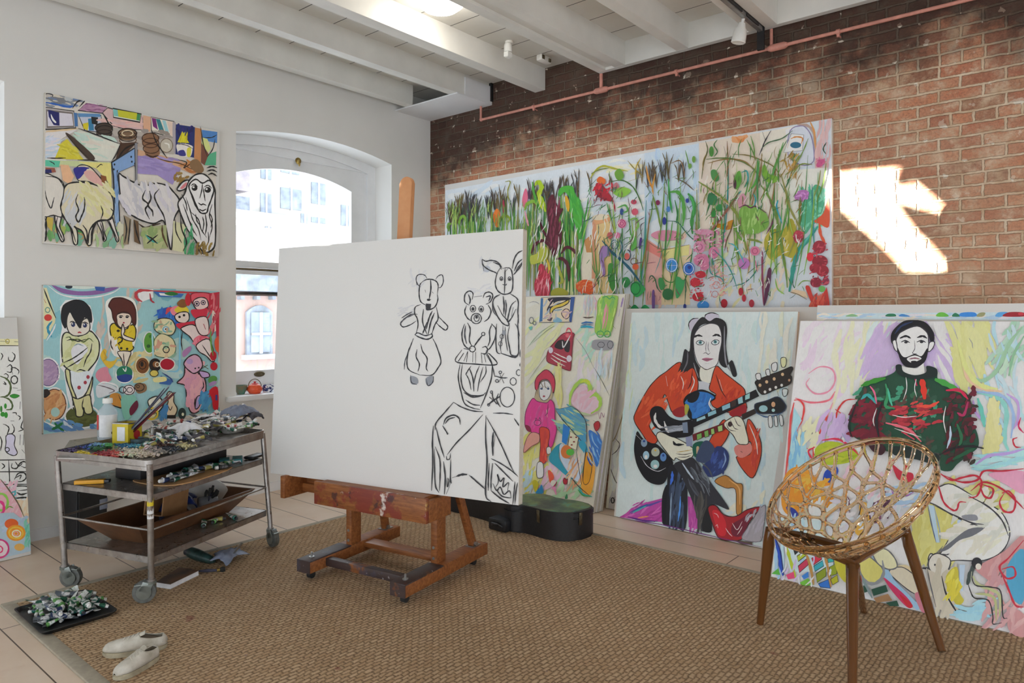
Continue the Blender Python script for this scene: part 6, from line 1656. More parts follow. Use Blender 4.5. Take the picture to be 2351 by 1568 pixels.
# charcoal on the easel canvas
A = Art(cv_draw, gain=1.1, seed=3, lw=1.3)
S = ['d6dae2', 'ccd0d8', 'c2c6cf', 'b8bcc6']
A.run('''
@ 880 520 2.375
B d2d2d4,cfcfd2 10 12 60 60 60 130 255 230 330
B d0d0d3 9 10 60 60 60 530 190 590 250
B d0d0d3 8 10 60 10 30 480 320 590 360
B cdcdd0 8 12 50 20 30 90 440 160 500
E b4b8c2 565 232 20 18
L 3c3c42 4 183 320 180 280 195 262 225 265 240 285
L 3c3c42 4 205 330 190 318 183 300
L 3c3c42 4 285 290 300 270 322 265 328 300 315 330 298 335
L 303034 5 215 300 235 290 262 288 290 300 300 325 295 370
L 303034 5 215 300 200 320 196 370 205 410 235 430
L 303034 5 295 370 298 400 280 440 240 455 232 430
L 303034 6 258 290 260 340 250 400
L 3c3c42 4 228 345 232 360
L 3c3c42 4 265 355 275 365
E 26262a 248 400 10 6
P 2c2c30 232 420 262 422 258 450 238 455
L 3c3c42 4 240 395 262 398
L 303034 5 205 425 175 440 172 475 185 500 190 540 178 590
L 303034 5 290 440 300 500 280 540 265 590
L 303034 5 188 478 150 480 110 510 95 530 110 548 150 535 180 515
L 4a4a50 5 100 500 130 480 160 465
L 4a4a50 5 95 530 120 500 170 480
L 303034 5 300 490 330 520 352 545 340 565 310 545 285 520
L 303034 5 220 450 215 520 240 590
L 303034 6 240 520 225 560 215 585
L 303034 6 280 470 260 520 245 590
L 303034 6 268 460 250 500 235 560
L 303034 6 172 590 200 605 240 615 268 600 262 580
L 3c3c42 5 172 590 190 580 230 595 268 585
L 303034 5 165 610 150 650 135 690 130 750 145 785 200 810
L 303034 5 270 610 290 650 315 730 300 770 265 810 200 810
L 4a4a50 4 115 780 118 740 130 700
L 303034 5 205 640 215 680 240 720 235 770 245 790
L 303034 5 185 670 180 710 198 750 190 790
F 8e929a 150 815 185 825 190 855 160 862 148 845
F 8e929a 235 825 270 815 272 850 245 868 232 850
L 3c3c42 4 150 810 155 850 185 862
L 3c3c42 4 235 830 245 868 270 850 275 815
L 303034 5 470 430 445 410 447 370 470 352 490 365 485 400
L 3a3a40 6 465 370 475 400 470 425
L 303034 5 545 390 555 365 580 358 598 375 585 410 560 425
L 3a3a40 6 560 385 585 380 575 410
L 303034 5 455 430 445 465 460 500 490 520
L 303034 5 495 385 540 378
L 303034 5 570 425 588 460 575 500 550 520
O 3c3c42 4 490 448 15 18
E 2c2c30 490 450 8 10
O 3c3c42 4 535 450 13 16
E 2c2c30 535 452 7 9
O 303034 5 508 502 28 28
O 3c3c42 4 510 500 14 18
E 2c2c30 510 494 7 9
L 303034 5 445 530 430 580 435 630 455 660 480 665
L 303034 5 460 525 475 560 470 620 485 655
L 4a4a50 6 450 540 445 590 455 640
L 303034 5 590 530 615 560 610 610 585 660 560 680
L 303034 5 595 530 580 570 582 620 570 655
O 2c2c30 5 487 668 16 16
L 2c2c30 6 495 655 520 620 542 592
O 2c2c30 4 546 586 9 9
L 2c2c30 5 540 660 560 655 570 675 555 695 535 690
L 2c2c30 8 440 665 470 672
L 2c2c30 5 430 672 395 735 500 750 620 752 585 700 570 690
L 2c2c30 8 440 690 410 735
L 2c2c30 5 460 685 440 735
L 2c2c30 7 462 680 455 740
L 2c2c30 4 490 685 488 740
L 2c2c30 5 505 685 505 745
L 2c2c30 5 535 690 540 745
L 2c2c30 6 550 690 560 740
L 2c2c30 6 560 695 590 745
L 2c2c30 5 420 750 410 820 425 900 445 965 490 990 530 998
L 2c2c30 5 595 755 590 830 560 920 530 990
L 2c2c30 5 432 750 425 830 440 890 480 920 540 920 560 905
L 2c2c30 6 440 905 490 930 550 920
L 2c2c30 5 450 945 490 970 530 975
L 2c2c30 4 480 760 460 790 450 810
L 2c2c30 4 450 800 470 840 480 890
L 2c2c30 5 470 770 490 830 495 900
L 2c2c30 4 525 760 505 810 495 860
L 2c2c30 4 545 765 525 840 515 900
L 2c2c30 4 560 760 560 800 530 850
L 2c2c30 5 565 690 590 740 610 820
L 3c3c42 4 620 490 600 460 598 420 610 385 640 370
L 303034 5 640 225 620 260 612 310 625 350 660 370 700 355 708 300 700 240 680 225 650 230
L 303034 5 665 230 664 290 662 365
L 303034 4 680 230 665 250
O 3c3c42 4 645 285 8 10
O 3c3c42 4 690 285 8 10
E 2c2c30 645 287 4 5
E 2c2c30 690 287 4 5
L 3c3c42 4 650 315 668 320 675 312
L 303034 5 650 225 625 195 590 185 560 190 540 178
L 303034 5 540 180 545 210 575 235 610 250 625 260
L 303034 5 600 195 635 210 645 235
L 3c3c42 4 545 215 550 245
L 303034 5 705 230 715 180 735 145 770 128
L 3c3c42 4 720 260 735 225 760 195 772 160
L 303034 5 715 245 735 200 765 175
L 303034 5 710 265 745 225 775 180
L 303034 5 640 370 605 395 600 430 625 490 655 530 685 540 680 515 650 480 625 430
L 303034 5 690 365 735 400 735 470 740 530
L 3c3c42 5 668 400 672 440 665 500
L 303034 6 655 380 660 430 658 480
L 303034 5 725 405 700 430 685 480 680 520 700 500 725 450
L 3c3c42 4 710 440 700 490
L 303034 5 620 530 615 600 620 680 640 695
L 3c3c42 4 655 540 650 600 640 650 645 690
L 3c3c42 4 665 545 670 620 680 680
L 303034 5 690 540 680 600 690 660 700 700 735 700 740 640 735 560 720 530
L 303034 6 640 690 700 710 725 712 740 690
E 8a8e96 660 580 10 14
O 3c3c42 3 648 600 10 12
O 3c3c42 3 640 640 10 12
L 3c3c42 4 740 480 735 540 745 600
L 303034 5 750 670 748 700 755 720
L 303034 5 750 740 748 760 760 765
O 303034 4 740 797 13 16
O 303034 4 710 845 17 20
L 2c2c30 5 610 815 650 825 680 825
L 2c2c30 5 635 800 660 855
L 2c2c30 5 660 800 630 850
O 3c3c42 4 640 795 7 7
O 3c3c42 4 622 842 8 8
O 2c2c30 5 678 930 40 54
L 2c2c30 7 580 930 640 980
L 2c2c30 7 640 925 600 950 570 975
L 2c2c30 5 595 900 600 935 620 970
L 2c2c30 5 630 910 620 945 640 985
O 3c3c42 4 592 903 6 7
O 3c3c42 4 576 972 6 7
L 2c2c30 5 385 958 340 1010 290 1070 285 1110
L 2c2c30 5 385 958 430 985 490 1005 545 1010
L 2c2c30 5 545 1025 470 1110 400 1180 350 1245
L 2c2c30 5 600 1018 660 1018 710 1025
L 2c2c30 5 715 1045 735 1075 748 1092
L 2c2c30 6 275 1085 270 1180 272 1280 265 1440
L 2c2c30 5 290 1095 310 1180 335 1260
L 2c2c30 5 285 1200 310 1270 312 1350 308 1440
L 2c2c30 5 280 1210 285 1400 305 1450
L 2c2c30 6 330 1280 340 1370 335 1460
L 2c2c30 5 370 1270 368 1380 375 1400
L 2c2c30 4 345 1250 350 1270 365 1265 368 1235
L 2c2c30 4 350 1370 352 1420 360 1390 355 1370
L 2c2c30 5 375 1385 345 1460
L 2c2c30 4 378 1370 400 1362
L 2c2c30 9 400 1362 430 1352 460 1352
L 2c2c30 5 470 1355 510 1390 555 1430
L 2c2c30 5 480 1360 550 1420
L 2c2c30 6 330 1080 345 1045 385 1028 415 1045 422 1080
L 2c2c30 5 325 1085 350 1125 352 1135
L 2c2c30 5 340 1075 360 1050 395 1040
L 2c2c30 6 562 1030 560 1150 568 1280 560 1460 590 1500
L 2c2c30 5 565 1040 610 1120 650 1200 690 1290 715 1340
L 2c2c30 8 602 1120 598 1180 600 1250
L 2c2c30 4 615 1120 605 1200
L 2c2c30 5 590 1265 640 1290 700 1330 740 1365
L 2c2c30 5 610 1290 650 1330 710 1390
L 2c2c30 5 580 1290 575 1380 575 1440
L 2c2c30 5 598 1290 590 1380 590 1440
L 2c2c30 6 590 1440 640 1480 690 1510
L 2c2c30 5 615 1430 650 1470 700 1480
L 2c2c30 5 720 1390 715 1450 708 1515
L 2c2c30 5 735 1395 725 1450 720 1515
L 2c2c30 5 615 1420 630 1390 625 1350 640 1390 660 1370 655 1420 685 1395 680 1440
L 2c2c30 5 600 1400 620 1440 640 1420 660 1460 690 1440 700 1480
''')
A.done()
A = Art(cv_guit, seed=5)
A.run('''
@ 1400 680 2.613
P d3e1e4 125 95 1142 88 1060 620 930 1510 35 1320
B c8dce4,d8e8ea,bcd4e2,dce8e4,c4dcd8 26 90 220 86 6 120 120 1080 1200
B b8d0e0,c0dce8,cce4ec 24 50 200 88 5 70 640 940 1250
B dfe8d4,d8e4c8,e4ecd8 24 16 200 84 6 900 120 1080 520
B dde6cc,e4e8d0 24 14 120 60 30 740 1180 930 1400
B c8d8b8,dbe4c8 8 12 160 84 4 110 200 135 700
P b84aa0 60 1325 120 1290 230 1235 325 1210 325 1355 200 1345
B c050a8,d070b8,a03888 10 16 90 30 15 120 1240 320 1340
L 5a4aa0 12 130 1305 190 1270 250 1250 320 1225
L 4fa8a8 14 140 1300 190 1270 230 1250
L 2f5a9a 8 120 1300 200 1260 240 1248
L e09060 8 170 1330 200 1325 235 1320
L 5a2a80 9 110 1322 200 1345 290 1350
P b84aa0 470 1200 505 1210 540 1400 475 1385
B c860b0,a83890 8 10 120 85 8 475 1230 525 1390
F c4c0d0 480 200 478 160 500 135 540 140 555 160 520 190 500 215
L 2a2a30 6 480 200 476 165 498 138 535 132
F c4c0d0 570 140 580 110 620 100 655 115 650 140 610 150
L 2a2a30 6 572 135 578 112 615 100 655 112
F 26262a 480 330 490 220 520 160 560 125 600 150 640 130 690 150 706 200 700 300 715 400 740 480 765 470 740 390 720 395 700 430 660 400 650 300 668 220 640 170 600 165 550 175 520 220 505 300 515 380 545 440 548 510 520 490 500 430 450 480 405 490 430 420 450 320
G f0f0ee 44404a 4 505 290 510 235 540 190 600 165 650 175 670 220 672 280 660 340 650 400 620 430 580 440 540 415 515 360
L 8c8c94 9 690 180 690 300 700 400 725 450
L 6a6a72 8 470 330 465 400 430 470
L 8c8c94 7 505 400 520 450 535 490
L 26262a 8 450 340 445 400 410 480
L 26262a 12 500 250 530 236 558 242
L 26262a 12 618 240 645 232 668 244
G d8e8ec 3a3a44 4 520 280 540 265 568 275 560 290 535 292
G d8e8ec 3a3a44 4 612 278 635 262 658 270 650 288 625 292
E 4f8a90 545 278 10 10
E 4f8a90 635 275 10 10
E 1a1a20 545 278 4 4
E 1a1a20 635 275 4 4
L 55505a 3 582 270 578 310 580 335
L 55505a 3 594 275 592 310 600 335
L 55505a 4 562 345 580 340 592 350 605 340
F b07088 555 378 578 370 600 372 622 376 600 388 582 392
L 5a3048 3 552 380 585 382 628 376
L 8a8088 3 575 405 600 405
G f0e8d4 55504a 4 545 425 580 442 625 425 640 430 640 490 600 525 545 500
P c8ccd4 530 520 560 510 600 525 610 560 540 560
G cc4a2a 3a2020 5 345 450 400 405 430 400 420 440 405 490 445 470 500 430 530 500 530 560 510 600 460 640 440 700 380 700 350 630 330 590 300 680 250 740 240 780 270 830 290 850 280 880 240 890 200 830 150 750 160 690 230 560 290 490
G cc4a2a 3a2020 5 640 420 690 460 760 515 810 560 815 620 820 680 740 700 690 690 620 660 610 610 640 590 600 560 610 510
G cc4a2a 3a2020 5 830 740 870 780 910 880 905 980 860 1090 800 1040 765 980 770 960 840 950 850 880 820 860
G cc4a2a 3a2020 5 600 870 640 800 690 740 720 810 680 890 640 915 605 890
B de5c34,c83a24,e87048,b8382a 13 40 80 65 25 370 480 500 620
B de5c34,c83a24,e06a40 14 30 100 50 20 190 600 320 780
B de5c34,c83a24,b02c28 13 18 70 60 20 690 520 780 640
B e06040,b83028 12 14 90 75 10 860 800 890 1000
F 98282c 380 690 440 660 465 690 440 725 395 720
F 9c2028 720 700 810 650 820 700 760 730
L f2e4dc 6 480 590 510 520 500 480
L f2e4dc 5 440 560 445 520 430 480
L 3a2020 5 500 440 490 520 470 560
L 3a2020 5 640 470 670 560 700 610
L f2e4dc 5 660 500 680 570
L f2e4dc 6 840 770 880 870 890 950
L f2e4dc 4 340 480 350 540
F d8867e 755 900 840 880 855 930 800 970 760 950
L 2a2020 7 788 930 800 938
G e4e2ce 3a3830 5 285 850 300 815 350 830 420 860 500 910 505 950 480 980 430 985 400 970 385 985 340 930
G e4e2ce 3a3830 5 690 780 700 750 760 720 800 740 820 800 835 880 800 890 770 880 740 830
L 3a3830 4 400 945 450 950 500 940
L 3a3830 4 410 965 460 965 490 955
L b89a40 4 405 935 450 930 500 920
L 3a3830 4 700 760 720 800 760 810
L 3a3830 4 725 740 750 790 775 800
L 3a3830 4 750 728 770 770 790 780
E 3a2a2a 725 768 14 16
F 15161c 245 720 250 680 280 660 320 670 360 720 420 745 480 740 560 730 600 640 640 600 630 590 590 570 550 560 500 575 460 600 445 640 470 690 470 720 500 760 500 830 420 850 360 840 300 800 270 780
G 3278c4 101218 8 450 640 480 600 540 570 600 580 635 610 600 640 610 690 560 720 500 740 490 700 470 660
F 15161c 480 600 540 575 530 620 500 640 470 630
B 3f88d8,2a60b0 14 24 60 60 30 510 610 590 710
L f0f2f4 8 610 610 600 650 625 690
F a8a848 455 650 480 660 470 700 455 710
L f0f0ee 16 280 700 275 740 300 780 330 790
L f0f0ee 14 330 750 350 810 380 800
F 15161c 170 810 200 850 250 880 290 890 350 950 385 1000 360 1060 330 1120 280 1130 220 1100 170 1020 150 930 155 860
L e8e8ec 5 160 830 200 870
L d8d8e0 4 190 960 230 1020 290 1050 340 1030
E 88a0b8 210 880 19 24
E 9ac0d4 222 955 19 26
E b0b8a8 278 935 25 27
E 5c88c0 325 965 19 26
E 9cc4c8 275 1010 26 28
E e8eef0 222 965 9 12
E e8eef0 278 1020 12 10
E d8b040 278 925 6 6
E 2a4a90 325 955 7 8
E 2a4a90 210 870 7 7
P 8c94a0 350 790 450 770 460 800 360 820
B b0b8c4,707884 6 12 90 10 6 350 780 450 810
P 15161c 470 760 880 560 900 600 720 690 480 800
Q 9cc8d4 202028 4 525 735 575 715 580 735 525 755
Q 8cc0d0 202028 4 590 700 640 680 645 705 595 725
Q 8cbcd0 202028 4 675 660 725 640 728 670 680 690
P 3a2a28 730 635 760 620 762 655 732 670
Q 9cc8d0 202028 4 770 615 800 600 805 640 775 650
Q 9cd0d0 202028 4 815 595 845 580 845 615 815 625
G 2c2320 15120f 5 880 510 960 475 1030 450 1090 425 1100 440 1085 470 1095 490 1080 530 1000 560 930 590 900 575 885 540
E d8b890 905 535 9 10
E d8b890 945 515 9 10
E d8b890 990 497 9 10
E d8b890 1040 470 9 10
E e4e4dc 935 575 8 9
E e4e4dc 965 560 8 9
E e4e4dc 1000 548 8 9
E e4e4dc 1035 535 8 9
E d0a080 1080 505 7 8
G e4e8e0 2c2c2c 4 880 470 905 465 910 500 885 500
G dde8e0 2c2c2c 4 940 445 960 440 965 475 945 475
G dfe8e4 2c2c2c 4 975 410 1005 400 1005 445 980 450
G e4e8b0 2c2c2c 4 1030 375 1060 372 1058 420 1035 425
G d8e0e0 2c2c2c 4 1040 560 1070 560 1065 595 1045 600
L 2c2c2c 5 1010 570 1015 600
P 2c2320 795 710 885 670 890 700 800 745
G 14161a 28344c 6 875 650 940 630 1010 605 1050 640 1060 670 1030 700 960 705 890 700
E 9cc8d0 925 675 26 20
E d8a880 985 650 12 16
E b0d8d8 985 685 10 10
L 4a6a90 8 880 700 940 725 1000 715 1040 700
G dce0e0 3a3a3a 4 955 725 975 722 980 780 960 785
G dce0e0 3a3a3a 4 990 725 1005 722 1012 775 995 778
G dce0e0 3a3a3a 4 1020 720 1038 718 1045 770 1028 775
P 6a1c24 500 830 690 760 695 800 505 870
Q 7cb05c 2a2020 4 525 830 555 820 558 850 528 865
Q 7cb05c 2a2020 4 570 812 595 803 600 840 575 848
Q 98c06c 2a2020 4 610 798 630 792 635 825 613 832
Q a8c87c 2a2020 4 650 782 680 772 682 808 655 815
P 7888a0 440 760 470 755 475 820 445 820
P 8890b0 460 845 495 840 500 900 465 900
L 15161c 14 385 870 400 890 450 890
F 0f5a48 505 890 560 870 600 900 620 940 560 970 510 960
L 1a6a5a 8 520 900 550 960 600 960
F c0a888 525 905 540 905 535 945 525 945
F 3a4a6a 560 880 600 870 640 930 610 990 560 1000 520 975
F 28386e 640 905 690 910 720 960 700 1040 640 1080 590 1080 560 1020 620 970
B 3a50a0,1c2858,4a68b0 14 20 70 70 20 620 950 700 1060
L 8ca8d0 8 690 940 700 980 680 1030
F 1b1d26 355 1040 385 1010 450 1060 470 1150 460 1390 400 1385 320 1360 345 1200
B 3a4a60,4a5a78,2a3448 14 24 160 85 6 370 1060 450 1370
L 3f70d8 16 380 1050 380 1090 370 1130
L 5090e8 10 430 1200 425 1280 415 1350
L 8aa0b8 8 375 1180 370 1290 365 1370
L b0c0d0 8 445 1050 440 1100
F 15171e 320 1200 350 1130 345 1250 340 1350 320 1350
F 2c2d35 390 1010 460 980 505 970 560 1040 620 1130 680 1210 720 1280 640 1250 600 1260 590 1330 600 1400 560 1410 540 1370 500 1230 440 1090
B 4a505c,6a727c,3a3c44,7c8890 10 22 110 -58 6 500 1040 590 1180
B 3c3a38,5a5854 12 14 150 85 10 520 1230 570 1380
L b8c8d8 10 440 1000 480 1060 510 1100
F 15161a 565 1330 600 1260 620 1400 580 1415 560 1390
G b8803c 4a3018 4 635 1110 700 1075 760 1120 800 1130 800 1200 795 1300 765 1300 760 1160 700 1150
L d8a868 8 720 1100 780 1150 785 1250
G a31c26 2a1216 5 595 1270 640 1255 690 1310 760 1320 830 1280 910 1265 860 1330 820 1400 800 1455 740 1465 660 1450 620 1360
F cc2430 620 1290 660 1290 700 1350 700 1430 660 1430 640 1370
F 701830 740 1370 800 1330 860 1290 830 1380 790 1440 740 1430
L f0b8b8 4 630 1300 650 1310 660 1330
L f0b8b8 4 640 1380 650 1370 655 1390
L e8d0d0 4 740 1360 770 1400 800 1350
L e8d0d0 4 700 1390 720 1420 740 1440
L e8d0d0 4 770 1430 790 1400 800 1380
G a8a4ac 6a6670 4 870 1330 910 1270 940 1262 925 1400 905 1470 800 1455 830 1390
B b8b4c0,9a96a0 12 14 100 60 10 830 1300 920 1440
P 5a4a40 740 1460 860 1475 860 1490 800 1490
L 333333 4 910 1440 915 1465
L 6a2a78 5 40 1322 150 1345 330 1372 560 1425 920 1505
''')
A.done()

A = Art(cv_girl, seed=6)
A.run('''
@ 1190 650 2.851
P dedccf 30 92 745 68 640 600 500 1500 20 1480
B e4e0d0,d4dcc0,e8e4dc,dcd8d8,d4e0d0 22 60 180 50 20 60 130 620 700
B dfe0b0,d8dcb0 22 18 200 55 8 70 250 280 620
B e8dcdc,e4dce8,dcd4dc 22 16 160 80 12 300 420 600 760
B b8dcd0,b8d8c0 16 12 110 60 20 380 300 500 480
B dcd880,d8d468,e0dc98 24 34 160 60 20 40 1000 220 1360
B b8d8b0,c4dcc0,a8d4a8 24 30 120 40 30 260 1230 470 1400
B e8c4c8,dcb8d0,e8d0d8 22 16 130 60 20 170 1180 330 1330
B b8d0e8,c0dce4 18 12 90 60 20 40 1250 110 1370
Q dcd0b8 4a4a58 4 155 95 370 92 345 255 140 258
P 3a5a9a 345 92 372 92 350 258 335 250
P 3a70a8 150 100 165 100 160 250 140 255
F 2c2c3c 200 100 330 95 340 110 260 120 220 150 195 200 190 170 210 130
G d8bf50 26222c 6 210 175 230 150 290 130 330 110 330 130 290 155 240 170 215 205
G e4c8b0 4a3a40 5 285 200 310 170 335 180 335 220 310 235
F 7fb0c8 230 240 260 225 290 250 240 258
F 5a4a50 190 240 225 225 215 250
B a8b8c8,c8a8b0,e0d0b8,88a8b8 9 14 60 40 50 170 120 330 250
L 9a9aa0 4 75 130 100 122 125 128 140 140
O 55606a 4 88 245 14 20
O 55606a 4 108 262 10 12
F 6fb8b0 70 290 95 285 85 310
L 9aa48a 4 60 425 140 330 230 270
L 9aa48a 4 100 390 190 310 240 280
L a8a890 4 60 650 160 510 230 420
G a8384a 7a2a34 6 300 330 365 330 360 370 352 470 345 560 330 572 250 540 190 510 200 440 240 390
F 2a2024 260 380 300 372 305 400 290 435 240 420
F 2a2024 305 385 340 380 335 450 305 440
L e8e0e0 8 290 380 300 420 350 330
L e0dcd8 7 220 470 270 500 320 520
L e0dcd8 7 215 490 260 520 310 545
L e0dcd8 7 235 455 280 478 330 500
E d8d0dc 215 440 15 20
E d8d0dc 335 495 17 22
L d85060 8 310 330 330 295 350 320 345 360
L d85060 6 295 340 330 330 355 345
E d86a78 325 345 14 12
B c8d8e0,e8c8d0,d8a0b0,b8c8d0,e4d8c0 7 30 90 86 5 430 105 520 200
L 3a6ea8 12 415 265 450 258 495 262
L 2a9fc0 14 410 290 450 285 495 292
L 3a5a9a 5 410 280 450 272 495 276
L 5a4a40 8 425 225 460 228 495 222
G 9ac85a 8ab048 4 535 100 645 85 650 130 630 230 610 320 560 340 505 320 520 200
B 8cc858,a8d060,70b868,c8dc80 9 22 110 82 8 530 110 630 310
L e8a0a8 16 580 140 570 200 555 300
L d8909a 8 590 150 585 230 570 300
L 48a868 6 550 100 580 90 600 105 620 92 640 110
O 4fa860 6 540 335 22 20
O 4fa860 6 585 335 20 20
F 9a9aa0 490 380 540 370 620 380 620 430 560 440 490 430
O 55555c 4 605 405 18 24
O 55555c 4 545 405 22 18
L a088b8 10 690 95 682 130 675 160
L 8a9a60 4 655 130 640 200 620 270 640 300
L b0a8c8 8 670 170 660 220
B d0dce8,b8d4e0,e0e0ec 9 20 120 84 5 505 460 620 600
L 8a8a8a 3 380 360 440 440 500 560
L 6a6a60 4 500 555 550 640 600 738
L 8a8a8a 3 518 460 512 560
L 8a8a8a 3 612 480 600 560 590 640
P e0dc98 245 545 280 545 270 800 240 740
B e0dca0,d8d480 10 10 160 88 4 245 560 280 780
G f0c4d0 e0b0c0 3 350 780 380 700 430 670 460 700 470 745 530 740 545 790 510 850 450 860 400 830
L a8d058 26 340 800 350 720 400 650 450 645 475 690 465 735 510 730 540 770 530 820 480 855
L c8d84a 20 410 650 450 640 475 670
B f4d0dc,e8b0c0 16 12 90 60 40 370 700 480 820
G c83a54 6a2030 5 115 690 115 640 140 600 188 568 235 610 245 670 230 720 205 640 150 640 130 700
F b8a888 110 760 130 700 160 650 210 650 228 720 215 770 195 780 140 780
G f2efee 55505a 4 140 690 150 655 185 640 215 665 218 715 200 755 170 770 145 745
L 7a6a50 5 150 650 165 680 150 690
L 7a6a50 5 175 640 180 680 195 690
L 7a6a50 5 110 750 125 700 130 730
E 4a5a7a 156 692 9 7
E 4a5a7a 200 692 8 8
L 3a3a40 4 143 680 160 675
L 3a3a40 4 190 678 210 680
E a03a4a 172 742 8 6
G ea3f93 8a2a5c 5 50 860 70 800 100 755 130 775 190 785 215 765 240 800 245 900 255 960 230 1060 205 1075 210 960 170 950 130 990 80 970 50 940
B f45aa8,d83080,f070b0,c84a90 12 30 80 75 20 80 830 220 940
F 8a2040 50 930 80 940 90 975 60 965
P e84898 200 870 240 880 245 990 215 1060 205 1060
O 3a3a50 3 130 915 22 18
L 3a3a50 3 115 900 122 885 130 898
L 3a3a50 3 138 898 145 882 152 900
L e0d0b8 8 190 830 195 880
L 5a2a40 4 200 790 195 850 180 870
G f0a090 8a4a50 4 40 1110 55 1030 90 980 140 990 140 1040 90 1070
G d84838 6a2a2a 4 145 950 200 955 210 1000 200 1060 185 1170 145 1170 150 1060
B e86048,c83838 12 10 110 85 6 160 980 195 1150
G e8e8ee 3a3a44 4 130 1180 165 1180 168 1265 128 1270
G e0ded8 55505a 4 190 1080 215 1075 220 1110 195 1120
P 4f9cc4 250 830 360 808 440 890 450 1040 400 1040 300 900
B d8dc9a,38a0b8,7cc0c8,3a88b8,d8e090,50a890 15 30 120 -40 25 280 830 430 1000
L 2a2a34 5 250 835 300 900 370 980 440 1060
L 2a2a34 5 250 830 355 808
L 2a2a34 5 355 808 410 850 450 920 455 1050
P 2a80d0 300 920 345 950 320 1060 290 1040
Q e8dcc0 3a3030 4 345 970 400 1010 385 1095 330 1070
E 8a3a30 350 1010 7 5
E 8a3a30 370 1040 7 5
E 8a3a30 355 1060 7 5
E 8a3a30 385 1010 7 5
F 2f98b0 205 1155 240 1080 290 1050 270 1120 290 1180 340 1250 380 1290 330 1270 260 1210
F c4d0e8 275 1070 300 1060 330 1150 400 1150 420 1200 400 1300 340 1250 285 1160
E d87a3a 320 1105 36 44
E 5cb848 345 1108 26 22
F 38a0c0 400 1060 430 1030 460 1090 450 1160 440 1120
B e8d8a0,e0a050,d8c8d0,c87838,e8e0d0 12 26 110 70 20 340 1140 480 1330
F e0a038 440 1230 500 1180 505 1260 480 1380 430 1370 415 1300
G d8951c 3a2818 4 450 1110 490 1160 470 1300 430 1300
L 1f4aa0 10 455 1130 470 1170 490 1200
L 2a2a34 4 385 1100 400 1200 420 1320
L 2a2a34 4 455 1050 440 1150 420 1320
L 4aa8a8 12 400 1340 430 1380 490 1400
L 3aa050 8 395 1350 430 1390 480 1395
F 3a78c8 465 970 510 985 555 1040 545 1110 520 1205 490 1110
B 2a60b8,58a0e0,a0c8e8 9 14 100 -70 10 480 990 540 1150
G b83038 6a2028 4 500 925 530 905 540 940 515 970
L 3a2a30 4 495 900 515 910
L 9a6a80 4 530 850 540 890 550 850 565 880 570 850
F e0583c 200 1235 215 1228 240 1270 215 1310
E e8dcd0 235 1310 18 20
L a82a50 8 225 1345 245 1325 260 1300
F e890b8 225 1340 250 1335 255 1390 240 1360
G b02838 5a1a20 3 300 1290 310 1275 320 1290 328 1280 325 1315 305 1315
F c8c030 100 1300 120 1290 140 1320 120 1370 105 1340
F 2a88c0 120 1370 145 1340 160 1320 170 1370 140 1385
L 2a2a34 5 350 1270 400 1330 470 1390
F 3a9060 315 1395 325 1380 330 1410 312 1412
''')
A.done()

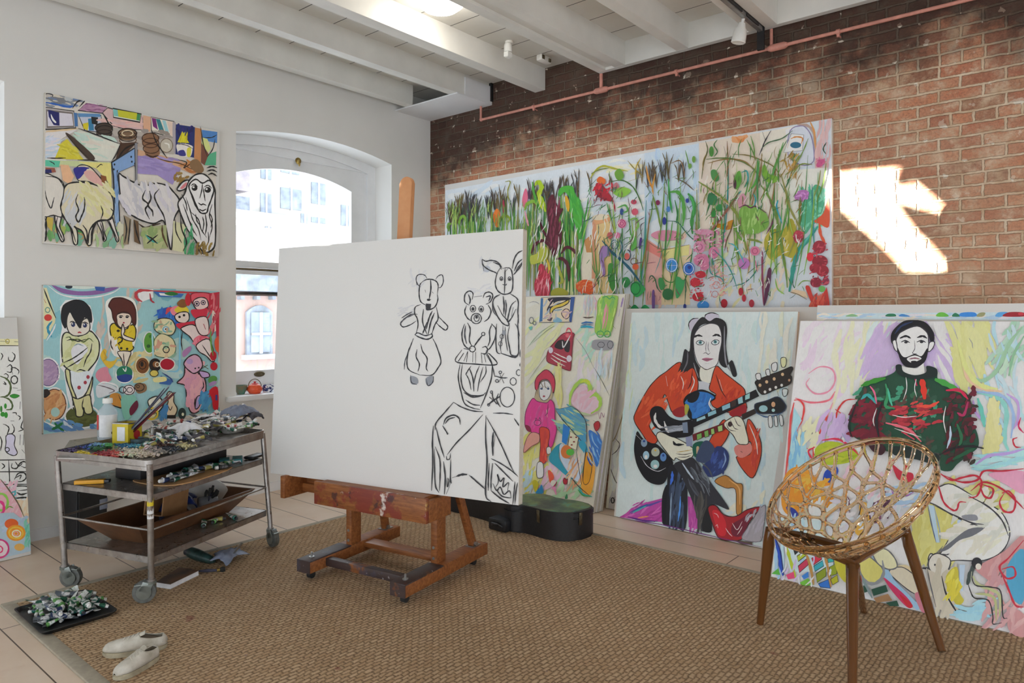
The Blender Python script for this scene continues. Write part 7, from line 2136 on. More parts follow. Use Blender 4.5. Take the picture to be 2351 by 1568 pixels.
A = Art(cv_man, seed=7)
A.run('''
@ 1750 680 1.96
P e2dfe0 175 105 1300 105 1400 1600 1178 1535 35 1270
B e8d4e8,e4dcec,dcc8e4,ece4ec 20 40 140 60 30 190 130 420 420
B dfe0c0,e4e4c8 22 30 160 80 12 330 130 560 420
B c8dcec,d4e4f0 16 16 160 62 8 460 150 600 360
B c4b0d8,d0bce0,ccb4dc 22 36 180 62 8 480 180 640 380
P c8b4da 600 120 740 110 940 420 900 410 760 320 620 300 470 380 500 300
B c8b4dc,d4c4e4 16 24 140 -60 10 760 180 920 400
B e8e4f0,ece8f4 18 16 200 -60 6 800 140 960 400
B d8d89a,dcdca4,d4d48c 24 50 180 -75 14 860 120 1010 360
B b0d0c0,9cc8b0,c4dcc4 16 24 120 60 30 1060 130 1178 330
B a8d0dc,b8dce4,c8d8ec 16 24 130 -80 20 1000 130 1180 600
L 9cc4a4 18 1170 140 1110 220 1060 330 1000 380 950 370
L 8cbc98 12 1178 180 1130 270 1110 360
L e8c0a0 14 900 300 930 380 1000 420 1080 430
L d8dc90 20 880 200 920 330 980 400 1060 420
L 8fd0c8 20 950 430 1060 460 1100 520 1090 640 1110 700
L 9cb8e0 14 950 430 1080 450 1130 530 1120 640
L c0a0d8 12 1100 440 1150 480 1150 560 1130 600
L c0a0d8 12 950 470 960 520 990 560
L 70c8b8 20 970 460 990 530 1000 590
B dcd898,d8d490,e0dca8 30 30 120 80 20 1010 510 1060 690
B d8d88c,dcdc9c,d0d080 30 40 120 40 30 830 850 1100 960
B a8dcd8,98d0dc,b8e0e4 16 20 140 10 10 980 690 1178 770
L b8a0dc 14 960 760 1020 720 1100 710 1178 690
F e8a0bc 1020 800 1178 790 1178 890 1100 850
L e890a8 7 210 350 260 320 315 330 330 380 300 430 240 440 200 400 215 370
L e07080 8 150 460 220 480 300 470 330 430
L d85050 10 145 480 130 560 120 700 105 820
L d84040 8 145 470 170 470 190 500 180 560 150 620 170 680 240 690
L d84040 10 300 520 280 580 240 660 230 740
L e890a0 7 320 480 290 540 230 590 205 620
L c83a3a 8 430 465 380 470 350 500 335 540 350 570 365 540 330 510
P a8d4ec 145 500 180 560 150 620 165 680 210 690 215 790 120 790
B 88c4e4,b8dcf0,70b0d8 12 24 110 88 4 130 640 210 780
B e8e8b8,e0dcc0 18 14 90 60 30 170 560 260 670
B c4a8d8,d0b8e0 20 20 110 70 14 260 560 400 640
F b0c030 240 690 300 655 380 670 430 700 420 740 330 760 260 750
B a0b828,c8cc40,90a820 14 14 80 10 20 260 670 410 740
L d83050 9 270 650 340 645 400 680 440 720
L d83050 8 230 740 210 700 240 680
F 2348b0 275 840 285 790 330 765 345 790 320 830 290 850
F e0952a 100 820 150 770 220 790 260 860 320 900 310 950 200 960 130 990 90 940
B f0a838,d88018,f4c050 18 34 90 50 50 110 800 290 950
B e8e8e0,d8e4ec 16 16 90 60 40 210 950 330 1020
F 2a3a98 110 950 150 960 180 1010 140 1000
P c8dce4 50 1000 280 1010 330 1240 130 1240
B 88b8e0,b8d8e8,e0e8e8 14 20 130 88 6 50 1020 200 1230
L 1f4ab8 15 60 1090 80 1160 85 1210 100 1265
L 1a2a70 6 62 1090 85 1150 100 1260
L b4c430 14 110 1120 130 1190 155 1270
Q 202428 111 3 140 1130 190 1130 150 1165
Q b8c838 222 3 160 1170 205 1140 210 1160 165 1195
Q c83858 222 3 165 1215 205 1180 210 1210 170 1245
P 58b040 45 1250 75 1225 85 1255
P e04878 110 1255 145 1240 150 1270 120 1275
P 3a80d0 180 1260 210 1240 212 1265 190 1275
P 70b838 170 1290 210 1270 230 1300 190 1305
L b88a48 13 200 1155 220 1220 235 1300
L b88a48 12 280 1150 300 1230 312 1310
Q d03048 222 3 225 1180 270 1155 270 1185 235 1210
Q 38a8b8 222 3 235 1215 275 1190 280 1215 240 1240
Q 8a9a20 222 3 245 1250 290 1220 290 1260 250 1290
Q 2a70c8 222 3 255 1295 300 1275 310 1315 265 1310
Q 38b0a8 222 3 295 1170 320 1165 325 1195 300 1200
Q 90a018 222 3 305 1220 335 1205 340 1250 310 1260
Q b0b018 222 3 310 1275 340 1255 345 1285 320 1300
B e8e8e8,d8dce8,c8b8e0 8 20 50 70 30 90 1100 330 1290
F c8c038 330 1170 390 1180 400 1240 380 1290 340 1240
F 6a3a50 350 930 380 900 400 930 390 980 360 990
F dfae48 440 940 470 930 490 970 485 1030 450 1080 420 1060 440 1000
L 2a2a38 5 430 930 450 920 440 980 420 1030
B 6a3a58,8a5a78,4a2a3a 14 24 70 60 40 500 910 580 1010
B e4e0e8,d8d0e0,c8d8e8 18 40 80 50 50 330 880 650 1080
B e8c8d0,dcb8cc 14 16 80 40 40 350 780 560 900
F c83048 590 760 630 790 680 800 675 840 620 830 600 800
B 8fb8dc,e8e8f0 14 14 90 20 20 580 850 720 960
L a060b0 5 580 860 600 900 650 900 690 880
F d2cd7c 670 960 760 930 860 960 900 1040 820 1120 740 1190 690 1150 680 1060
B d8d488,ccc468,dcd890 26 36 120 80 20 680 960 880 1180
P b8d0e8 750 940 775 945 800 1110 785 1110
L 5a6a88 5 748 945 765 1030 785 1110
L 8aa0c0 5 775 945 800 1050 802 1110
P b8cce0 880 1010 908 1000 905 1050 880 1060
G e6e0dc 3c3c40 5 720 920 780 940 880 1000 960 1030 990 1040 1000 1050 920 1050 850 1090 810 1150 790 1170 760 1160 750 1190 770 1220 720 1225 800 1230 830 1200 880 1190 1000 1190 1080 1150 1115 1080 1100 1010 1060 960 980 920 860 850 800 860 770 880
B dcdcc4,d4d0c0,e4e0dc,c8ccc4 22 40 120 30 30 840 890 1080 1150
F 6a6c74 800 1150 860 1100 930 1050 1000 1045 950 1080 890 1100 840 1140
F 8a8c94 900 990 960 985 970 1010 920 1010
L 3c3c40 6 770 940 860 985 940 1020 1000 1030
L 3c3c40 7 930 900 1020 950 1080 1010 1110 1080
L 3c3c40 5 800 1160 830 1165 845 1160
G dcd8cc 3c3c40 5 765 1170 800 1160 850 1190 830 1250 800 1270 770 1250 750 1210
E 3c3c40 780 1210 4 5
E 3c3c40 795 1215 4 5
P ccc2b0 740 1225 830 1270 900 1450 870 1440 780 1400 760 1320
B d0c8b4,c4bca8 22 18 120 75 10 760 1240 860 1430
L 2c2c30 7 810 1260 830 1340 870 1410 900 1450
L 5a5a5e 5 745 1225 760 1300 785 1400
P b8cce0 890 1210 915 1210 905 1330 890 1320
F c8bc40 830 1260 880 1220 890 1330 910 1370 880 1390 840 1330
B d8c838,e0d860 14 12 80 70 20 840 1240 890 1360
B a8d4e0,98cce0 16 18 110 0 20 890 1370 1010 1450
F c89090 1000 1200 1090 1150 1178 1080 1178 1250 1100 1200 1060 1280 1080 1380 1178 1430 1178 1535 1110 1500 1100 1400 1040 1300 960 1230
B d0a0a0,c08c94,d8b0ac 22 30 120 60 30 1010 1190 1178 1480
F 4fa0c4 1100 1230 1178 1140 1178 1370 1130 1360
L 3f4a48 22 960 1200 940 1250 925 1300
L b8bc88 14 950 1260 975 1300 1030 1320 1070 1350 1070 1440
L 2c2c2c 6 940 1240 960 1300 1030 1310 1075 1330 1085 1440 1105 1450
L 2c2c2c 6 925 1280 940 1330 960 1360 1020 1370 1040 1440 1040 1475 1080 1470
L b4b880 12 960 1340 1020 1345 1050 1370 1055 1460
L b0b4a0 10 945 1240 940 1290
E 24242a 968 1203 24 26
E e0d8cc 975 1218 13 14
L c0283c 9 790 790 850 830 900 820 960 810 990 840 970 900 930 910
L b8243a 9 820 810 900 840 970 830 1000 790 1080 790 1178 780
L c02c40 8 780 810 800 870 820 930 860 965 880 960 890 930 920 930
L b8243a 9 990 850 1040 870 1030 910 1000 900 980 850
L c02c40 9 1080 890 1110 880 1140 920 1130 970 1090 970 1070 930 1090 890
L b8243a 8 940 880 1000 840 1080 870 1150 930 1178 960
L c02c40 9 1178 1100 1110 1180 1070 1220 1100 1270 1140 1260 1130 1220 1080 1230
L c02c40 9 1075 1240 1110 1320 1140 1390 1178 1400
L c83060 8 1165 550 1155 590 1178 620
L c02c40 7 1150 640 1130 650 1140 680 1165 685
F d8c8a0 580 1240 650 1210 720 1270 740 1330 700 1340 640 1300
G d6ccb4 3c3c40 4 575 1240 630 1220 690 1260 735 1330 690 1340 620 1290
P 98bcd8 490 1160 545 1190 600 1280 720 1400 700 1415 560 1280
F c83060 550 1270 570 1280 650 1350 680 1395 655 1400 590 1330
F c82030 620 1340 680 1390 660 1402
F c87888 690 1340 740 1340 750 1410 720 1420
G d4cc70 6a6a6c 5 430 1150 480 1170 540 1220 545 1260 500 1300 450 1250
G dedab0 6a6a6c 6 500 1140 560 1140 600 1180 610 1220 570 1230 520 1200
L 8a8c90 14 545 1190 550 1250 520 1290 480 1290 440 1250
P 1c4a38 380 1280 420 1260 440 1310 400 1330
P 1c4a38 495 1320 560 1300 570 1330 505 1350
P a07850 505 1360 570 1340 590 1370 520 1380
P 1c4a38 440 1310 470 1300 480 1330 450 1340
P 1c4a38 560 1380 610 1370 620 1395 580 1395
L 7a8c8c 12 440 1240 470 1300 500 1360
F 1b1c22 585 215 583 180 600 150 640 118 690 112 740 125 775 170 775 210 762 215 745 170 700 150 650 165 620 180 605 225
G f0eeee 3a3840 5 605 215 615 180 640 160 700 140 745 170 752 220 745 260 730 300 690 325 650 305 615 260
L 2a3a60 8 600 175 630 140 680 120
G ece8ec 3a3840 4 590 210 605 205 612 250 600 245
G ece8ec 3a3840 4 755 215 778 212 770 240 750 255
L 1f1f26 9 622 195 650 185 672 195
L 1f1f26 9 700 192 725 185 745 195
L 2c2c34 5 628 212 648 205 668 215
L 2c2c34 5 698 212 720 205 740 214
E 2c2c34 650 213 8 5
E 2c2c34 720 212 8 5
L 4a4650 3 688 205 690 240 680 260 688 265 700 262
F 1d1c22 612 235 630 270 650 280 690 265 720 275 745 240 748 260 735 300 700 325 670 328 640 315 620 280
F ece4e6 655 285 690 272 720 285 700 298 690 310 665 300
L 7a3048 5 665 288 690 284 712 288
F 1d1c22 672 300 692 296 705 305 690 322
P ece4dc 620 315 650 325 700 330 730 305 735 355 680 362 625 340
F 214a38 430 480 450 420 500 380 560 365 600 345 610 320 640 345 690 362 740 350 745 318 790 340 795 380 860 410 920 440 945 490 945 560 970 620 975 680 930 720 880 760 850 790 800 780 800 710 690 720 560 700 520 650 480 660 420 640 395 590 400 530
B 214a3c,1c3a30,3a2024,6a1c2c,2a6a48,48b08c 18 90 50 60 60 430 420 780 690
B 6a1a30,7a1f30,8a2038,3a1a20 18 60 60 20 50 410 480 530 640
B a0243a,c03848,d85048,58121f 16 34 60 10 20 580 480 800 620
B 5a1424,7a1c38,222420,1a3a2c 18 70 50 50 60 830 430 960 760
L d83a2c 26 720 370 730 420 735 470
L c8285a 14 690 370 700 410
L e05040 14 700 500 760 500 800 480
L e87080 12 560 575 620 590 670 610 720 660
L e84a6a 12 640 620 690 650
L 48a048 24 780 380 830 400 900 440
L 3a9060 14 560 400 570 450 560 500 600 510
L 50b898 10 570 420 580 470 590 500
L 3a8a30 20 450 410 500 390 560 375
L 38a0a0 14 450 470 480 450 520 490
L e86a90 8 490 410 510 440 520 490
L c82850 14 830 430 890 430 930 470
L b03060 12 930 480 910 540 880 530
L 1d1c22 12 545 480 520 560 530 640
L f0e4ec 5 520 510 505 560 510 590
L f0e4ec 5 830 500 820 560 830 620
L b8ccec 10 850 590 850 640 835 690
L 2c6a48 14 880 580 900 640 890 680
L 1f5a3c 16 860 740 920 710 960 690
L 1d1c22 10 800 720 860 690 940 680 1000 690
L 1d1c22 8 430 480 410 540 395 590 410 640
L f0e8ec 4 700 370 690 420 700 460
L f0e8ec 4 650 360 655 420 640 470
L f0e8ec 4 590 540 640 550 700 545
L f0e8ec 4 600 600 660 620 720 640
F 1d2c2a 605 320 630 315 640 345 690 362 740 350 745 320 790 335 780 370 700 380 620 360
F 3c1c28 480 660 520 650 560 690 540 720 500 700
F 1d2c2a 590 680 700 690 800 720 780 760 700 740 600 720
L f0f0f4 6 365 640 375 660 370 640
L 9ab0c8 4 365 620 380 650 400 665
''')
A.done()
# the long garden painting: panels of pale sky, then stalks, leaves and flowers
A = Art(cv_garden, seed=8, gain=1.2, step=1.6e-5)
A.run('''
@ 1000 250 3.336
P d4dce6 75 625 3030 0 3040 1600 70 1600
B c4d4e8,dce0ec,d0e0ec,e4e4ec 40 40 200 20 20 90 600 900 900
B d8dce8,e8e8f0,ccdcf0 44 40 160 20 20 850 480 1600 900
B e8e0b8,dfe4e8 26 12 120 10 20 1300 400 1560 520
@ 1450 250 3.336
P c4d4ea 100 340 515 265 515 640 100 900
B a8c4ea,b8d0f0,d4e0f0 24 40 140 80 20 110 320 500 760
P dccfc0 518 262 990 180 990 1000 518 1100
P e8ddd0 985 180 1270 130 1300 900 1000 1000
B e0d4c4,d8c8bc,e8e0d8 30 40 150 85 10 530 280 1180 860
L dca070 50 770 215 810 240 890 205
L d88a50 20 800 215 840 250 870 215
P e4e2e4 1180 160 1300 120 1380 200 1390 420 1200 470
G d2d8e4 8a80a8 8 1215 170 1300 130 1350 160 1385 240 1395 400 1300 430 1200 350
L b49a90 20 1270 120 1350 130 1400 200 1410 380
L d89858 14 1370 100 1400 180 1410 300
B e0bcb8,d4a8a8,dcc0c4 16 30 200 84 6 1415 110 1510 560
P eee8dc 1205 470 1500 450 1520 800 1220 860
Q e8eaf0 6a6a70 4 1225 190 1320 200 1310 320 1165 335
E 2a6a88 1258 278 42 24
L c8803c 10 1220 230 1260 215 1310 225 1300 270
L c8803c 7 1210 240 1195 300
B e8ccc0,e0b8a8,dcd8b8 24 30 150 80 20 110 950 440 1500
P d8a8a0 100 980 240 1080 230 1500 110 1500
P e4cfa8 240 1130 440 1130 450 1500 230 1500
F d890a8 150 970 200 935 300 930 370 950 340 1000 240 1010
L 9a6a78 5 150 975 240 1015 400 985 300 935
P cfd4b8 140 980 240 1015 420 1000 400 1040 250 1060
P d88078 105 1000 235 1075 240 1150 110 1080
P e0d890 240 1075 445 1040 440 1120 240 1150
L 7a6050 5 105 1000 235 1075 445 1040
L 7a6050 5 235 1075 235 1150
B d8d8a0,e4dccc,c8d8a8,e8d0c8 22 60 120 70 30 600 900 1220 1500
F c88a20 610 870 700 880 780 850 760 920 680 920
F b0a838 1020 1000 1080 920 1160 930 1220 840 1260 900 1290 1040 1240 1140 1150 1120 1080 1160 1030 1100
B c8b848,a89828,d8c868 20 24 130 75 12 1040 960 1260 1130
F 58b088 1290 760 1330 700 1370 640 1410 580 1470 620 1480 720 1440 840 1380 900 1330 960 1300 880
B 48b890,88d8b8,38a880,a8e0c8 16 60 70 60 50 1290 610 1480 900
F d85a3c 1400 860 1470 800 1510 680 1515 900 1440 880
L d85a3c 22 1440 870 1450 960 1490 1040
L 38988a 34 1430 900 1360 990 1290 1080 1250 1180 1230 1290 1210 1400
L 60c0b0 14 1420 900 1330 1020 1280 1120
@ 1000 250 3.336
B d8dca8,c8d898,e4e0c0,e8c8a8 24 50 150 80 20 740 900 1100 1400
P e4dcc8 1120 1040 1260 900 1380 1420 1120 1420
P dfa878 1200 830 1330 810 1350 860 1230 890
Q e0c48c a07858 4 1230 890 1340 860 1370 1410 1220 1410
P d89a78 1205 850 1235 890 1225 1300 1200 1300
P c89058 1140 1010 1200 960 1200 1100 1160 1100
F e8d8c0 1205 825 1270 805 1330 825 1280 850 1220 850
''')
q = random.Random(21)
GR = ['4f8f3a', '3a7a34', '7fae4a', '2f6a3c', '9ab850', '6a8a3a', '8a8a48', '57964a']
def pxg(x, y): return (x, y)
A.ox, A.oy, A.sc = 0, 0, 1
def topy(x): return 435 - .1873 * (x - 1025)
for k in range(150):                                   # slim stalks at the left half
    x = q.uniform(1028, 1330); yt = topy(x) + q.uniform(40, 150); yb = q.uniform(560, 700); sw = q.uniform(-8, 8)
    A.line(cr_spline([(x + sw, yt), (x + sw*.4, (yt+yb)/2), (x, yb)], False, 4), q.uniform(1.6, 4.2), q.choice(GR))
for k in range(60):                                    # bare tassels against the sky
    x = q.uniform(1030, 1300) if k < 44 else q.uniform(1300, 1600); yt = topy(x) + q.uniform(12, 40); c = q.choice(['4a4038', '5a4a30', '6a5a34', '3a3a40'])
    for j in range(q.randint(3, 6)):
        a = q.uniform(-12, 12); A.line(cr_spline([(x + a, yt + q.uniform(-4, 10)), (x + a*.4, yt + 22), (x, yt + 52)], False, 4), q.uniform(1.2, 2.4), c)
for k in range(90):                                    # right-hand stalks and leaves
    x = q.uniform(1330, 1880); yt = topy(x) + q.uniform(60, 240); yb = yt + q.uniform(60, 220); sw = q.uniform(-30, 30)
    A.line(cr_spline([(x + sw, yt), (x + sw*.7, (yt+yb)/2), (x, min(yb, 705))], False, 4), q.uniform(1.4, 3.6), q.choice(GR + ['3a8a8a', '8a6a3a']))
